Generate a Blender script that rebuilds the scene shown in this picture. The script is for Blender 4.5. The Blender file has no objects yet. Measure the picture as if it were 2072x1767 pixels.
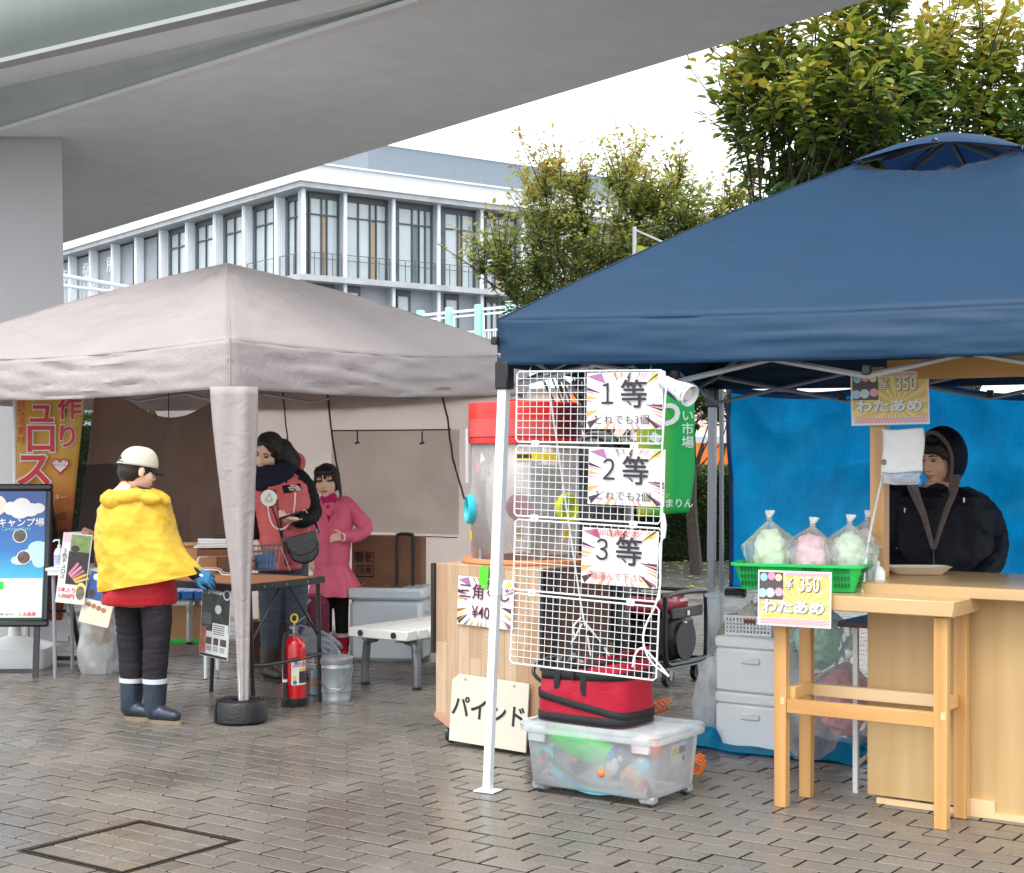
import bpy, bmesh, math, random
import numpy as np
from mathutils import Vector, Matrix, Euler, noise
R = math.radians
random.seed(7); np.random.seed(7)
SC = bpy.context.scene
COL = SC.collection
# ------------------------------------------------------------------ camera, sky, sun, exposure
EYE = 1.45; FOC = 3100.0; UC = 1036.0; VH = 930.0
cam = bpy.data.cameras.new('camera'); camo = bpy.data.objects.new('camera', cam); COL.objects.link(camo)
cam.sensor_width = 36; cam.lens = 36*FOC/2072; cam.shift_y = 46.5/2072
cam.clip_start = 0.1; cam.clip_end = 900
camo.location = (0, 0, EYE); camo.rotation_euler = (R(90), 0, 0)
SC.camera = camo
W = bpy.data.worlds.new('World'); SC.world = W; W.use_nodes = True
wn, wl = W.node_tree.nodes, W.node_tree.links
bg = wn['Background']; sky = wn.new('ShaderNodeTexSky'); sky.sky_type = 'NISHITA'; sky.sun_disc = False
SUN_EL, SUN_AZ = 58, 205
sky.sun_elevation = R(SUN_EL); sky.sun_rotation = R(SUN_AZ); sky.air_density = 1.0; sky.dust_density = 6.0; sky.ozone_density = 1.0
hs = wn.new('ShaderNodeHueSaturation'); hs.inputs['Saturation'].default_value = 0.12
mx = wn.new('ShaderNodeMix'); mx.data_type = 'RGBA'; mx.inputs[0].default_value = 0.72   # cloud layer over the clear sky
mx.inputs[7].default_value = (13.0, 13.5, 14.0, 1)
wl.new(sky.outputs[0], hs.inputs['Color']); wl.new(hs.outputs[0], mx.inputs[6]); wl.new(mx.outputs[2], bg.inputs['Color'])
bg.inputs['Strength'].default_value = 0.10
sl = bpy.data.lights.new('sun', 'SUN'); so = bpy.data.objects.new('sun', sl); COL.objects.link(so)
sl.energy = 0.8; sl.angle = R(25); sl.color = (1, .97, .93)
so.rotation_euler = (R(90-SUN_EL), 0, R(180-SUN_AZ))
so.location = (0, 0, 30)
vs = SC.view_settings
SC.display_settings.display_device = 'sRGB'
vs.view_transform = 'Standard'; vs.look = 'None'; vs.gamma = 1; vs.use_curve_mapping = False; vs.exposure = 1.05
SC.cycles.max_bounces = 9; SC.cycles.transparent_max_bounces = 16; SC.cycles.diffuse_bounces = 4; SC.cycles.transmission_bounces = 7
SC.cycles.use_denoising = True
# ------------------------------------------------------------------ helpers
def P(u, v, z): return Vector(((u-UC)/FOC*z, z, EYE-(v-VH)/FOC*z))       # photo direction at distance z
def G(u, v):
    z = FOC*EYE/(v-VH); return Vector(((u-UC)/FOC*z, z, 0))               # point of the ground
def s2l(c): c = c/255; return c/12.92 if c <= .04045 else ((c+.055)/1.055)**2.4
def S(r, g, b, k=1.0): return (s2l(r)*k, s2l(g)*k, s2l(b)*k, 1)
def rng(a, b): return random.uniform(a, b)
def fb(v, o=4): return noise.fractal(v, 1.0, 2.0, o)

class MB:
    """collects shapes; becomes ONE mesh object"""
    def __init__(s): s.v = []; s.f = []; s.m = []; s.T = Matrix(); s.mi = 0
    def add(s, vs, fs):
        n = len(s.v); T = s.T
        s.v += [tuple(T @ Vector(p)) for p in vs]
        s.f += [tuple(i+n for i in f) for f in fs]; s.m += [s.mi]*len(fs); return s
    def box(s, c, d, rot=None, bev=0.0):
        hx, hy, hz = d[0]/2, d[1]/2, d[2]/2
        Rm = Euler(rot).to_matrix() if rot else None
        def tr(p):
            p = Vector(p)
            if Rm: p = Rm @ p
            return p+Vector(c)
        if bev <= 0:
            vs = [tr((x*hx, y*hy, z*hz)) for x in (-1, 1) for y in (-1, 1) for z in (-1, 1)]
            return s.add(vs, [(0, 1, 3, 2), (4, 6, 7, 5), (0, 4, 5, 1), (2, 3, 7, 6), (0, 2, 6, 4), (1, 5, 7, 3)])
        b = min(bev, hx*.9, hy*.9, hz*.9); vs = []; idx = {}
        for x in (-1, 1):
            for y in (-1, 1):
                for z in (-1, 1):
                    for a in range(3):
                        q = [x*(hx-b), y*(hy-b), z*(hz-b)]; q[a] = (x*hx, y*hy, z*hz)[a]
                        idx[(x, y, z, a)] = len(vs); vs.append(tr(q))
        fs = []
        for a in range(3):
            o = [i for i in range(3) if i != a]
            for sg in (-1, 1):
                q = []
                for (p, r) in ((-1, -1), (1, -1), (1, 1), (-1, 1)):
                    k = [0, 0, 0]; k[a] = sg; k[o[0]] = p; k[o[1]] = r; q.append(idx[(*k, a)])
                if (sg > 0) == (a == 1): q.reverse()
                fs.append(tuple(q))
        for a in range(3):
            o = [i for i in range(3) if i != a]
            for p in (-1, 1):
                for r in (-1, 1):
                    k0 = [0, 0, 0]; k1 = [0, 0, 0]; k0[a] = -1; k1[a] = 1
                    k0[o[0]] = k1[o[0]] = p; k0[o[1]] = k1[o[1]] = r
                    q = [idx[(*k0, o[0])], idx[(*k1, o[0])], idx[(*k1, o[1])], idx[(*k0, o[1])]]
                    n = (vs[q[1]]-vs[q[0]]).cross(vs[q[2]]-vs[q[1]]); ctr = sum((vs[i] for i in q), Vector())/4-Vector(c)
                    if n.dot(ctr) < 0: q.reverse()
                    fs.append(tuple(q))
        for x in (-1, 1):
            for y in (-1, 1):
                for z in (-1, 1):
                    q = [idx[(x, y, z, a)] for a in range(3)]
                    n = (vs[q[1]]-vs[q[0]]).cross(vs[q[2]]-vs[q[1]])
                    if n.dot(vs[q[0]]-Vector(c)) < 0: q.reverse()
                    fs.append(tuple(q))
        return s.add(vs, fs)
    def tube(s, pts, r, n=8, closed=False, flat=1.0, roundcap=False, up=None):
        pts = [Vector(p) for p in pts]; m = len(pts)
        rs = list(r) if hasattr(r, '__len__') else [r]*m
        if roundcap and not closed:
            d0 = (pts[0]-pts[1]).normalized(); d1 = (pts[-1]-pts[-2]).normalized()
            a = [pts[0]+d0*rs[0]*.95, pts[0]+d0*rs[0]*.7, pts[0]+d0*rs[0]*.35]; b = [pts[-1]+d1*rs[-1]*.35, pts[-1]+d1*rs[-1]*.7, pts[-1]+d1*rs[-1]*.95]
            rs = [rs[0]*.28, rs[0]*.7, rs[0]*.93]+rs+[rs[-1]*.93, rs[-1]*.7, rs[-1]*.28]; pts = a+pts+b; m = len(pts)
        tang = []
        for i in range(m):
            if closed: t = pts[(i+1) % m]-pts[i-1]
            else: t = pts[min(i+1, m-1)]-pts[max(i-1, 0)]
            tang.append(t.normalized() if t.length > 1e-9 else Vector((0, 0, 1)))
        nrm = Vector(up) if up else Vector((0, 0, 1))
        if abs(tang[0].dot(nrm)) > .95: nrm = Vector((1, 0, 0))
        vs = []
        for i in range(m):
            nrm = (nrm-tang[i]*nrm.dot(tang[i]))
            if nrm.length < 1e-6: nrm = tang[i].orthogonal()
            nrm.normalize(); b = tang[i].cross(nrm)
            for k in range(n):
                a = 2*math.pi*k/n
                vs.append(pts[i]+(nrm*math.cos(a)*flat+b*math.sin(a))*rs[i])
        fs = []
        for i in range(m if closed else m-1):
            j = (i+1) % m
            for k in range(n):
                l = (k+1) % n; fs.append((i*n+k, i*n+l, j*n+l, j*n+k))
        if not closed:
            fs.append(tuple(range(n-1, -1, -1))); fs.append(tuple((m-1)*n+k for k in range(n)))
        return s.add(vs, fs)
    def cyl(s, p0, p1, r0, r1=None, n=16): return s.tube([p0, p1], [r0, r1 if r1 is not None else r0], n)
    def lathe(s, prof, n=24, c=(0, 0, 0), a0=0, a1=2*math.pi, sx=1, sy=1):
        full = abs(a1-a0-2*math.pi) < 1e-6; m = n if full else n+1
        vs = []; c = Vector(c)
        for (r, z) in prof:
            for k in range(m):
                a = a0+(a1-a0)*k/n; vs.append(c+Vector((r*math.cos(a)*sx, r*math.sin(a)*sy, z)))
        fs = []
        for i in range(len(prof)-1):
            for k in range(n):
                l = (k+1) % m; fs.append((i*m+k, i*m+l, (i+1)*m+l, (i+1)*m+k))
        if full:
            if prof[0][0] > 1e-6: fs.append(tuple(range(m-1, -1, -1)))
            if prof[-1][0] > 1e-6: fs.append(tuple((len(prof)-1)*m+k for k in range(m)))
        return s.add(vs, fs)
    def ell(s, c, rx, ry, rz, rot=None, n=14, k=9):
        prof = [(math.sin(math.pi*i/k), -math.cos(math.pi*i/k)) for i in range(k+1)]
        Rm = Euler(rot).to_matrix() if rot else Matrix.Identity(3); c = Vector(c)
        vs = [c+Rm @ Vector((0, 0, -rz))]; fs = []
        for (r, z) in prof[1:-1]:
            for j in range(n):
                a = 2*math.pi*j/n; vs.append(c+Rm @ Vector((r*math.cos(a)*rx, r*math.sin(a)*ry, z*rz)))
        vs.append(c+Rm @ Vector((0, 0, rz))); L = len(vs)-1
        for j in range(n):
            l = (j+1) % n; fs.append((0, 1+l, 1+j)); fs.append((L, L-n+j, L-n+l))
        for i in range(k-2):
            for j in range(n):
                l = (j+1) % n; fs.append((1+i*n+j, 1+i*n+l, 1+(i+1)*n+l, 1+(i+1)*n+j))
        return s.add(vs, fs)
    def loft(s, rings, n=24, cap=True, p=2.0):
        """rings of (x,y,z,rx,ry) stacked bottom to top"""
        vs = []; fs = []
        for (x, y, z, rx, ry) in rings:
            for k in range(n):
                a = 2*math.pi*k/n; ca, sa = math.cos(a), math.sin(a)
                vs.append((x+rx*math.copysign(abs(ca)**(2/p), ca), y+ry*math.copysign(abs(sa)**(2/p), sa), z))
        for i in range(len(rings)-1):
            for k in range(n):
                l = (k+1) % n; fs.append((i*n+k, i*n+l, (i+1)*n+l, (i+1)*n+k))
        if cap: fs.append(tuple(range(n-1, -1, -1))); fs.append(tuple((len(rings)-1)*n+k for k in range(n)))
        return s.add(vs, fs)
    def prism(s, poly, y0, y1):
        """outline in x,z pushed from y0 to y1 (counter-clockwise seen from -y)"""
        n = len(poly); vs = [(x, y0, z) for x, z in poly]+[(x, y1, z) for x, z in poly]
        fs = [tuple(range(n)), tuple(range(2*n-1, n-1, -1))]
        for i in range(n):
            j = (i+1) % n; fs.append((j, i, n+i, n+j))
        return s.add(vs, fs)
    def flat(s, poly, y=0.0): return s.add([(x, y, z) for x, z in poly], [tuple(range(len(poly)))])
    def disc(s, cx, cz, r, y=0.0, n=24, rz=None): return s.flat([(cx+r*math.cos(2*math.pi*k/n), cz+(rz or r)*math.sin(2*math.pi*k/n)) for k in range(n)], y)
    def rect(s, x0, z0, x1, z1, y=0.0): return s.flat([(x0, z0), (x1, z0), (x1, z1), (x0, z1)], y)
    def grid(s, fn, nu, nv, closed=False):
        vs = [fn(i/nu, j/nv) for j in range(nv+1) for i in range(nu+(0 if closed else 1))]; m = nu+(0 if closed else 1)
        fs = []
        for j in range(nv):
            for i in range(nu):
                k = (i+1) % m; fs.append((j*m+i, j*m+k, (j+1)*m+k, (j+1)*m+i))
        return s.add(vs, fs)
    def mesh(s, name, mats, smooth=40):
        me = bpy.data.meshes.new(name); me.from_pydata(s.v, [], s.f)
        for m in (mats if isinstance(mats, (list, tuple)) else [mats]): me.materials.append(m)
        if any(s.m): me.polygons.foreach_set('material_index', s.m)
        if smooth:
            me.polygons.foreach_set('use_smooth', [True]*len(me.polygons))
            if smooth < 180: me.set_sharp_from_angle(angle=R(smooth))
        me.update(); return me
    def build(s, name, mats, parent=None, smooth=40, sol=0, sub=0, label=None):
        return put(name, s.mesh(name, mats, smooth), parent, sol, sub, label)

def put(name, me, parent=None, sol=0, sub=0, label=None, loc=None, rot=None):
    o = bpy.data.objects.new(name, me); COL.objects.link(o)
    if parent: o.parent = parent
    if loc: o.location = loc
    if rot: o.rotation_euler = rot
    if sub:
        m = o.modifiers.new('sub', 'SUBSURF'); m.levels = sub; m.render_levels = sub
    if sol:
        m = o.modifiers.new('sol', 'SOLIDIFY'); m.thickness = sol; m.offset = 0
    if label: o['label'] = label
    return o
def tag(o, label, cat, group=None):
    o['label'] = label; o['category'] = cat
    if group: o['group'] = group
    return o
def thing(name, label, cat, loc=(0, 0, 0), rz=0, group=None, rot=None):
    o = bpy.data.objects.new(name, None); COL.objects.link(o); o.empty_display_size = .1
    o.location = loc; o.rotation_euler = rot if rot else (0, 0, rz)
    return tag(o, label, cat, group)
def struct(o): o['kind'] = 'structure'; return o
def stuff(o): o['kind'] = 'stuff'; return o
def copy_tree(o, parent=None):
    c = o.copy(); COL.objects.link(c)
    if parent: c.parent = parent
    for ch in list(o.children): copy_tree(ch, c)
    return c

# ---- materials
def newmat(name):
    m = bpy.data.materials.new(name); m.use_nodes = True
    nt = m.node_tree; return m, nt.nodes, nt.links, nt.nodes['Principled BSDF']
def noise_node(n, l, scale, detail=4, coord='Object', stretch=None, rough=.55, dist=0):
    tc = n.new('ShaderNodeTexCoord'); t = n.new('ShaderNodeTexNoise'); t.inputs['Scale'].default_value = scale
    t.inputs['Detail'].default_value = detail; t.inputs['Roughness'].default_value = rough; t.inputs['Distortion'].default_value = dist
    if stretch:
        mp = n.new('ShaderNodeMapping'); mp.inputs['Scale'].default_value = stretch
        l.new(tc.outputs[coord], mp.inputs[0]); l.new(mp.outputs[0], t.inputs['Vector'])
    else: l.new(tc.outputs[coord], t.inputs['Vector'])
    return t
def ramp(n, l, src, stops):
    r = n.new('ShaderNodeValToRGB'); e = r.color_ramp.elements
    while len(e) < len(stops): e.new(.5)
    for i, (p, c) in enumerate(stops): e[i].position = p; e[i].color = c
    l.new(src, r.inputs[0]); return r
def sc(c, k): return (c[0]*k, c[1]*k, c[2]*k, 1)
def M(name, col, rough=.5, metal=0.0, var=.12, vs=6, bump=0.0, bs=60, stretch=None, spec=.5, coat=0, transl=0, rvar=.1, sheen=0):
    m, n, l, b = newmat(name)
    t = noise_node(n, l, vs, 5, stretch=stretch)
    r = ramp(n, l, t.outputs[0], [(.25, sc(col, 1-var)), (.75, sc(col, 1+var))])
    l.new(r.outputs[0], b.inputs['Base Color'])
    b.inputs['Metallic'].default_value = metal; b.inputs['Specular IOR Level'].default_value = spec
    b.inputs['Coat Weight'].default_value = coat; b.inputs['Sheen Weight'].default_value = sheen
    t2 = noise_node(n, l, vs*2.3, 3); mr = n.new('ShaderNodeMapRange')
    mr.inputs[3].default_value = max(.02, rough-rvar); mr.inputs[4].default_value = min(1, rough+rvar)
    l.new(t2.outputs[0], mr.inputs[0]); l.new(mr.outputs[0], b.inputs['Roughness'])
    if bump:
        t3 = noise_node(n, l, bs, 4, stretch=stretch); bp = n.new('ShaderNodeBump'); bp.inputs['Strength'].default_value = bump; bp.inputs['Distance'].default_value = .01
        l.new(t3.outputs[0], bp.inputs['Height']); l.new(bp.outputs[0], b.inputs['Normal'])
    if transl:
        td = n.new('ShaderNodeBsdfTranslucent'); l.new(r.outputs[0], td.inputs[0]); mxs = n.new('ShaderNodeMixShader'); mxs.inputs[0].default_value = transl
        l.new(b.outputs[0], mxs.inputs[1]); l.new(td.outputs[0], mxs.inputs[2]); l.new(mxs.outputs[0], n['Material Output'].inputs[0])
    return m
def WOOD(name, c0, c1, axis=0, rough=.4, scale=14, coat=0, ring=.5):
    """grain that runs along one local axis"""
    m, n, l, b = newmat(name); st = [scale*.6]*3; st[axis] = scale*.05
    t = noise_node(n, l, 1.6, 6, stretch=st, dist=.6)
    w = n.new('ShaderNodeTexWave'); w.inputs['Scale'].default_value = .55; w.inputs['Distortion'].default_value = 5; w.inputs['Detail'].default_value = 3
    tc = n.new('ShaderNodeTexCoord'); mp = n.new('ShaderNodeMapping'); mp.inputs['Scale'].default_value = st; l.new(tc.outputs['Object'], mp.inputs[0]); l.new(mp.outputs[0], w.inputs[0])
    mxn = n.new('ShaderNodeMix'); mxn.inputs[0].default_value = ring*.6; l.new(t.outputs[0], mxn.inputs[2]); l.new(w.outputs[1], mxn.inputs[3])
    r = ramp(n, l, mxn.outputs[0], [(.25, c0), (.75, c1)]); l.new(r.outputs[0], b.inputs['Base Color'])
    b.inputs['Roughness'].default_value = rough; b.inputs['Coat Weight'].default_value = coat; b.inputs['Coat Roughness'].default_value = .15
    bp = n.new('ShaderNodeBump'); bp.inputs['Strength'].default_value = .12; bp.inputs['Distance'].default_value = .004; l.new(t.outputs[0], bp.inputs['Height']); l.new(bp.outputs[0], b.inputs['Normal'])
    return m
def CLEAR(name, col=(.95, .97, .97, 1), alpha=.25, rough=.12, film=None):
    """thin clear plastic: mostly see-through, glossy film, milky tint"""
    m, n, l, b = newmat(name)
    b.inputs['Base Color'].default_value = col; b.inputs['Roughness'].default_value = rough; b.inputs['Specular IOR Level'].default_value = .6
    tr = n.new('ShaderNodeBsdfTransparent'); mxs = n.new('ShaderNodeMixShader')
    t = noise_node(n, l, film or 9, 4); mr = n.new('ShaderNodeMapRange'); mr.inputs[1].default_value = .3; mr.inputs[2].default_value = .7
    mr.inputs[3].default_value = alpha*.55; mr.inputs[4].default_value = min(1, alpha*1.45); l.new(t.outputs[0], mr.inputs[0])
    fr = n.new('ShaderNodeFresnel'); fr.inputs[0].default_value = 1.35; ad = n.new('ShaderNodeMath'); ad.operation = 'ADD'; ad.use_clamp = True
    l.new(mr.outputs[0], ad.inputs[0]); l.new(fr.outputs[0], ad.inputs[1]); l.new(ad.outputs[0], mxs.inputs[0])
    l.new(tr.outputs[0], mxs.inputs[1]); l.new(b.outputs[0], mxs.inputs[2]); l.new(mxs.outputs[0], n['Material Output'].inputs[0])
    return m
def FLAT(name, col, rough=.45): return M(name, col, rough, var=.03, vs=3)

WHITE = M('white_paint', (.78, .8, .8, 1), .35, var=.04)
WHITEM = M('white_metal', (.74, .78, .8, 1), .3, var=.05)
PAPER = M('paper_white', (.8, .8, .8, 1), .35, var=.02, coat=.2)
BLACK = M('black_plastic', (.012, .012, .014, 1), .4, var=.3)
BLACKM = M('black_metal', (.014, .014, .015, 1), .35, var=.3)
INK = FLAT('ink_dark', (.03, .02, .03, 1)); INKR = FLAT('ink_red', S(215, 70, 75)); INKW = FLAT('ink_white', (.82, .82, .82, 1))
STEEL = M('steel', (.32, .34, .36, 1), .35, metal=.9, var=.15)
GREYM = M('grey_metal', (.3, .33, .36, 1), .4, metal=.3, var=.08)

# ---- lettering
_tc = {}
def text_mesh(s, size, bold, align, ext, lead):
    k = (s, round(size, 4), bold, align, ext, lead)
    if k in _tc: return _tc[k]
    c = bpy.data.curves.new('lettering', 'FONT'); c.body = s; c.size = size; c.align_x = align; c.align_y = 'CENTER'; c.space_line = lead
    c.offset = bold*size; c.extrude = ext; c.resolution_u = 3
    o = bpy.data.objects.new('lettering', c); COL.objects.link(o)
    dg = bpy.context.evaluated_depsgraph_get(); dg.update()
    me = bpy.data.meshes.new_from_object(o.evaluated_get(dg)); bpy.data.objects.remove(o); bpy.data.curves.remove(c)
    _tc[k] = me; return me
def text(s, size, mat, parent, x=0, z=0, y=-.001, bold=0.0, align='CENTER', sx=1.0, sz=1.0, rot=(R(90), 0, 0), name='lettering', ext=.0004, lead=1.0, tilt=0):
    me = text_mesh(s, size, bold, align, ext, lead).copy(); me.materials.clear(); me.materials.append(mat)
    o = put(name, me, parent); o.location = (x, y, z); o.rotation_euler = (rot[0], rot[1]+tilt, rot[2]); o.scale = (sx, sz, 1); return o

# ---- soft bodies and clothes: overlapping shapes fused into one skin
def blob(mb, name, mats, parent, voxel=.008, smooth=4, wr=None, label=None, keep=1.0):
    me = mb.mesh(name, mats, 0); o = bpy.data.objects.new(name, me); COL.objects.link(o)
    m = o.modifiers.new('r', 'REMESH'); m.mode = 'VOXEL'; m.voxel_size = voxel; m.use_smooth_shade = True
    if smooth:
        m2 = o.modifiers.new('s', 'SMOOTH'); m2.factor = .5; m2.iterations = smooth
    dg = bpy.context.evaluated_depsgraph_get(); dg.update()
    me2 = bpy.data.meshes.new_from_object(o.evaluated_get(dg)); bpy.data.objects.remove(o); bpy.data.meshes.remove(me)
    if wr:
        no = [v.normal.copy() for v in me2.vertices]
        for v, q in zip(me2.vertices, no): v.co += q*wr(v.co)
        me2.update()
    me2.name = name; me2.materials.clear()
    for m in (mats if isinstance(mats, (list, tuple)) else [mats]): me2.materials.append(m)
    return put(name, me2, parent, label=label)
def wrinkle(amp=.006, scale=9, st=(1, 1, .5), seed=0):
    def f(p):
        q = Vector((p.x*st[0], p.y*st[1], p.z*st[2]))*scale+Vector((seed, seed*2, 0))
        return amp*(1-2*abs(noise.noise(q+Vector((noise.noise(q*.6), noise.noise(q*.6+Vector((9, 1, 2))), 0))*.8)))
    return f
FR = R(-35)                                       # the paving's axes, shared by counter, bench and boxes
FA = Vector((math.cos(FR), math.sin(FR), 0)); FB = Vector((-math.sin(FR), math.cos(FR), 0))
# ------------------------------------------------------------------ ground and paving
def brick_mat():
    m, n, l, b = newmat('wet_concrete_brick')
    g = n.new('ShaderNodeNewGeometry'); mp = n.new('ShaderNodeMapping'); mp.inputs['Rotation'].default_value = (0, 0, -FR); l.new(g.outputs['Position'], mp.inputs[0])
    sx = n.new('ShaderNodeSeparateXYZ'); l.new(mp.outputs[0], sx.inputs[0])
    def mth(op, a, bb=None):
        q = n.new('ShaderNodeMath'); q.operation = op
        for i, x in enumerate((a, bb)):
            if x is None: continue
            if isinstance(x, (int, float)): q.inputs[i].default_value = x
            else: l.new(x, q.inputs[i])
        return q.outputs[0]
    row = mth('FLOOR', mth('DIVIDE', sx.outputs[1], .12)); par = mth('MULTIPLY', mth('MODULO', mth('ADD', row, 1000), 2.0), .5)
    cxx = mth('FLOOR', mth('ADD', mth('DIVIDE', sx.outputs[0], .21), par))
    cb = n.new('ShaderNodeCombineXYZ'); l.new(row, cb.inputs[0]); l.new(cxx, cb.inputs[1])
    wnn = n.new('ShaderNodeTexWhiteNoise'); wnn.noise_dimensions = '2D'; l.new(cb.outputs[0], wnn.inputs[0])
    base = ramp(n, l, wnn.outputs[0], [(0, (.152, .134, .117, 1)), (.35, (.170, .152, .133, 1)), (.7, (.182, .164, .145, 1)), (1, (.198, .172, .147, 1))])
    big = n.new('ShaderNodeTexNoise'); big.inputs['Scale'].default_value = 1.1; big.inputs['Detail'].default_value = 5; l.new(g.outputs['Position'], big.inputs[0])
    fine = n.new('ShaderNodeTexNoise'); fine.inputs['Scale'].default_value = 90; fine.inputs['Detail'].default_value = 4; l.new(g.outputs['Position'], fine.inputs[0])
    wet = n.new('ShaderNodeMapRange'); wet.inputs[1].default_value = .40; wet.inputs[2].default_value = .60; l.new(big.outputs[0], wet.inputs[0])
    spk = ramp(n, l, fine.outputs[0], [(.3, (.72, .72, .72, 1)), (.7, (1.22, 1.2, 1.18, 1))])
    m1 = n.new('ShaderNodeMix'); m1.data_type = 'RGBA'; m1.blend_type = 'MULTIPLY'; m1.inputs[0].default_value = 1; l.new(base.outputs[0], m1.inputs[6]); l.new(spk.outputs[0], m1.inputs[7])
    m2 = n.new('ShaderNodeMix'); m2.data_type = 'RGBA'; m2.blend_type = 'MULTIPLY'; l.new(wet.outputs[0], m2.inputs[0]); l.new(m1.outputs[2], m2.inputs[6]); m2.inputs[7].default_value = (.80, .79, .78, 1)
    l.new(m2.outputs[2], b.inputs['Base Color'])
    ro = n.new('ShaderNodeMapRange'); ro.inputs[3].default_value = .46; ro.inputs[4].default_value = .15; l.new(wet.outputs[0], ro.inputs[0]); l.new(ro.outputs[0], b.inputs['Roughness'])
    b.inputs['Specular IOR Level'].default_value = .5
    bp = n.new('ShaderNodeBump'); bp.inputs['Strength'].default_value = .3; bp.inputs['Distance'].default_value = .004; l.new(fine.outputs[0], bp.inputs['Height']); l.new(bp.outputs[0], b.inputs['Normal'])
    return m
BRICK = brick_mat()
MORTAR_SHADE = M('joint_sand_shade', (.022, .019, .017, 1), .6, var=.3, vs=30)  # sand of the joint bed; also the painted shade on brick sides
ASPH = M('wet_asphalt', (.095, .093, .088, 1), .22, var=.35, vs=1.2, bump=.25, bs=120, rvar=.15)
gm = MB()
gm.add([(-400, -30, -.016), (400, -30, -.016), (400, 600, -.016), (-400, 600, -.016)], [(0, 1, 2, 3)])
ground = struct(gm.build('ground', ASPH)); tag(ground, 'wet dark ground that runs on behind the stalls', 'ground')
pm = MB(); pm.T = Matrix.Rotation(FR, 4, 'Z')
pavement = None
cells = []
MH = (Vector((-1.755+1.042, 0, 0)),)
mc = Vector((-1.405, 5.80)); mu = FA.xy.dot(mc); mv = FB.xy.dot(mc)
mv0 = round((mv-.3)/.12)*.12; mv1 = mv0+.6; mu0 = mu-.29; mu1 = mu+.29
zmax = 17.0
BV = []; BF = []; SIDE = []
def in_view(x, y): return y > 3.2 and y < zmax and abs(x) < .42*y+1.3
corners = [FA.xy.dot(Vector(c))*1.0 for c in ((-7, 4), (7, 4), (-7, 18), (7, 18))]
bvs = []
def put_brick(u0, u1, v0, v1, dz, tx, ty):
    j = .0048; c = .0035; n = len(BV)
    u0 += j; u1 -= j; v0 += j*.85; v1 -= j*.85
    for (i, z) in ((c, 0), (0, -c*.8), (0, -.015)):
        for (a, q) in ((u0+i, v0+i), (u1-i, v0+i), (u1-i, v1-i), (u0+i, v1-i)):
            zz = z+(dz+tx*(a-(u0+u1)/2)+ty*(q-(v0+v1)/2) if z > -.01 else 0)
            w = FA*a+FB*q; BV.append((w.x, w.y, zz))
    BF.append((n, n+1, n+2, n+3))
    for k in range(4):
        l = (k+1) % 4
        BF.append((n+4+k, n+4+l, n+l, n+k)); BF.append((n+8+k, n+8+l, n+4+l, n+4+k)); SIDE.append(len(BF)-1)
cand = []
for rI in range(-100, 220):
    v0 = rI*.12; off = .105*((rI+1000) % 2)
    for cI in range(-115, 90):
        u0 = cI*.21-off; ctr = FA*(u0+.105)+FB*(v0+.06)
        if not in_view(ctr.x, ctr.y): continue
        dz = rng(-.0016, .0016); t1, t2 = rng(-.006, .006), rng(-.008, .008)
        if v0 > mv0-.05 and v0 < mv1-.05 and u0+.21 > mu0 and u0 < mu1:
            if u0 < mu0-.02: put_brick(u0, mu0, v0, v0+.12, dz, t1, t2)
            if u0+.21 > mu1+.02: put_brick(mu1, u0+.21, v0, v0+.12, dz, t1, t2)
            continue
        cand.append((ctr.y, u0, v0, dz, t1, t2, ctr))
cand.sort(key=lambda c: c[0])
vis = [c for c in cand if c[0] > 5.45 and abs(c[6].x) < .334*c[0]]
own = set((c[1], c[2]) for c in vis[:300])
for c in cand:
    if (c[1], c[2]) not in own: put_brick(c[1], c[1]+.21, c[2], c[2]+.12, c[3], c[4], c[5])
bm_ = bpy.data.meshes.new('brick_field'); bm_.from_pydata(BV, [], BF); bm_.materials.append(BRICK); bm_.materials.append(MORTAR_SHADE)
mi_ = np.zeros(len(BF), np.int32); mi_[SIDE] = 1; bm_.polygons.foreach_set('material_index', mi_)  # brick sides coloured dark to paint in the shade of the joints
# joint bed under the bricks
pm.add([(-14, -2, -.010), (14, -2, -.010), (14, 24, -.010), (-14, 24, -.010)], [(0, 1, 2, 3)])
pb = MB(); pb.add([(-9, 3, -.010), (9, 3, -.010), (9, zmax, -.010), (-9, zmax, -.010)], [(0, 1, 2, 3)])
pavement = struct(pb.build('pavement', MORTAR_SHADE)); tag(pavement, 'wet grey brown brick paving laid in staggered rows under the stalls', 'pavement')
stuff(put('brick_field', bm_, pavement))
variants = []
for k in range(6):
    BV.clear(); BF.clear(); SIDE.clear()
    put_brick(-.105, .105, -.06, .06, 0, rng(-.006, .006), rng(-.008, .008))
    vv = []
    for i, p in enumerate(BV):
        q = Vector(p); vv.append((q.x+rng(-.0012, .0012), q.y+rng(-.0012, .0012), q.z))
    me = bpy.data.meshes.new('brick'); me.from_pydata(vv, [], list(BF)); me.materials.append(BRICK); me.materials.append(MORTAR_SHADE); variants.append(me)
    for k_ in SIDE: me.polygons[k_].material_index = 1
for c in vis[:300]:
    put('brick', random.choice(variants), pavement, loc=(c[6].x, c[6].y, c[3]))
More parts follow.
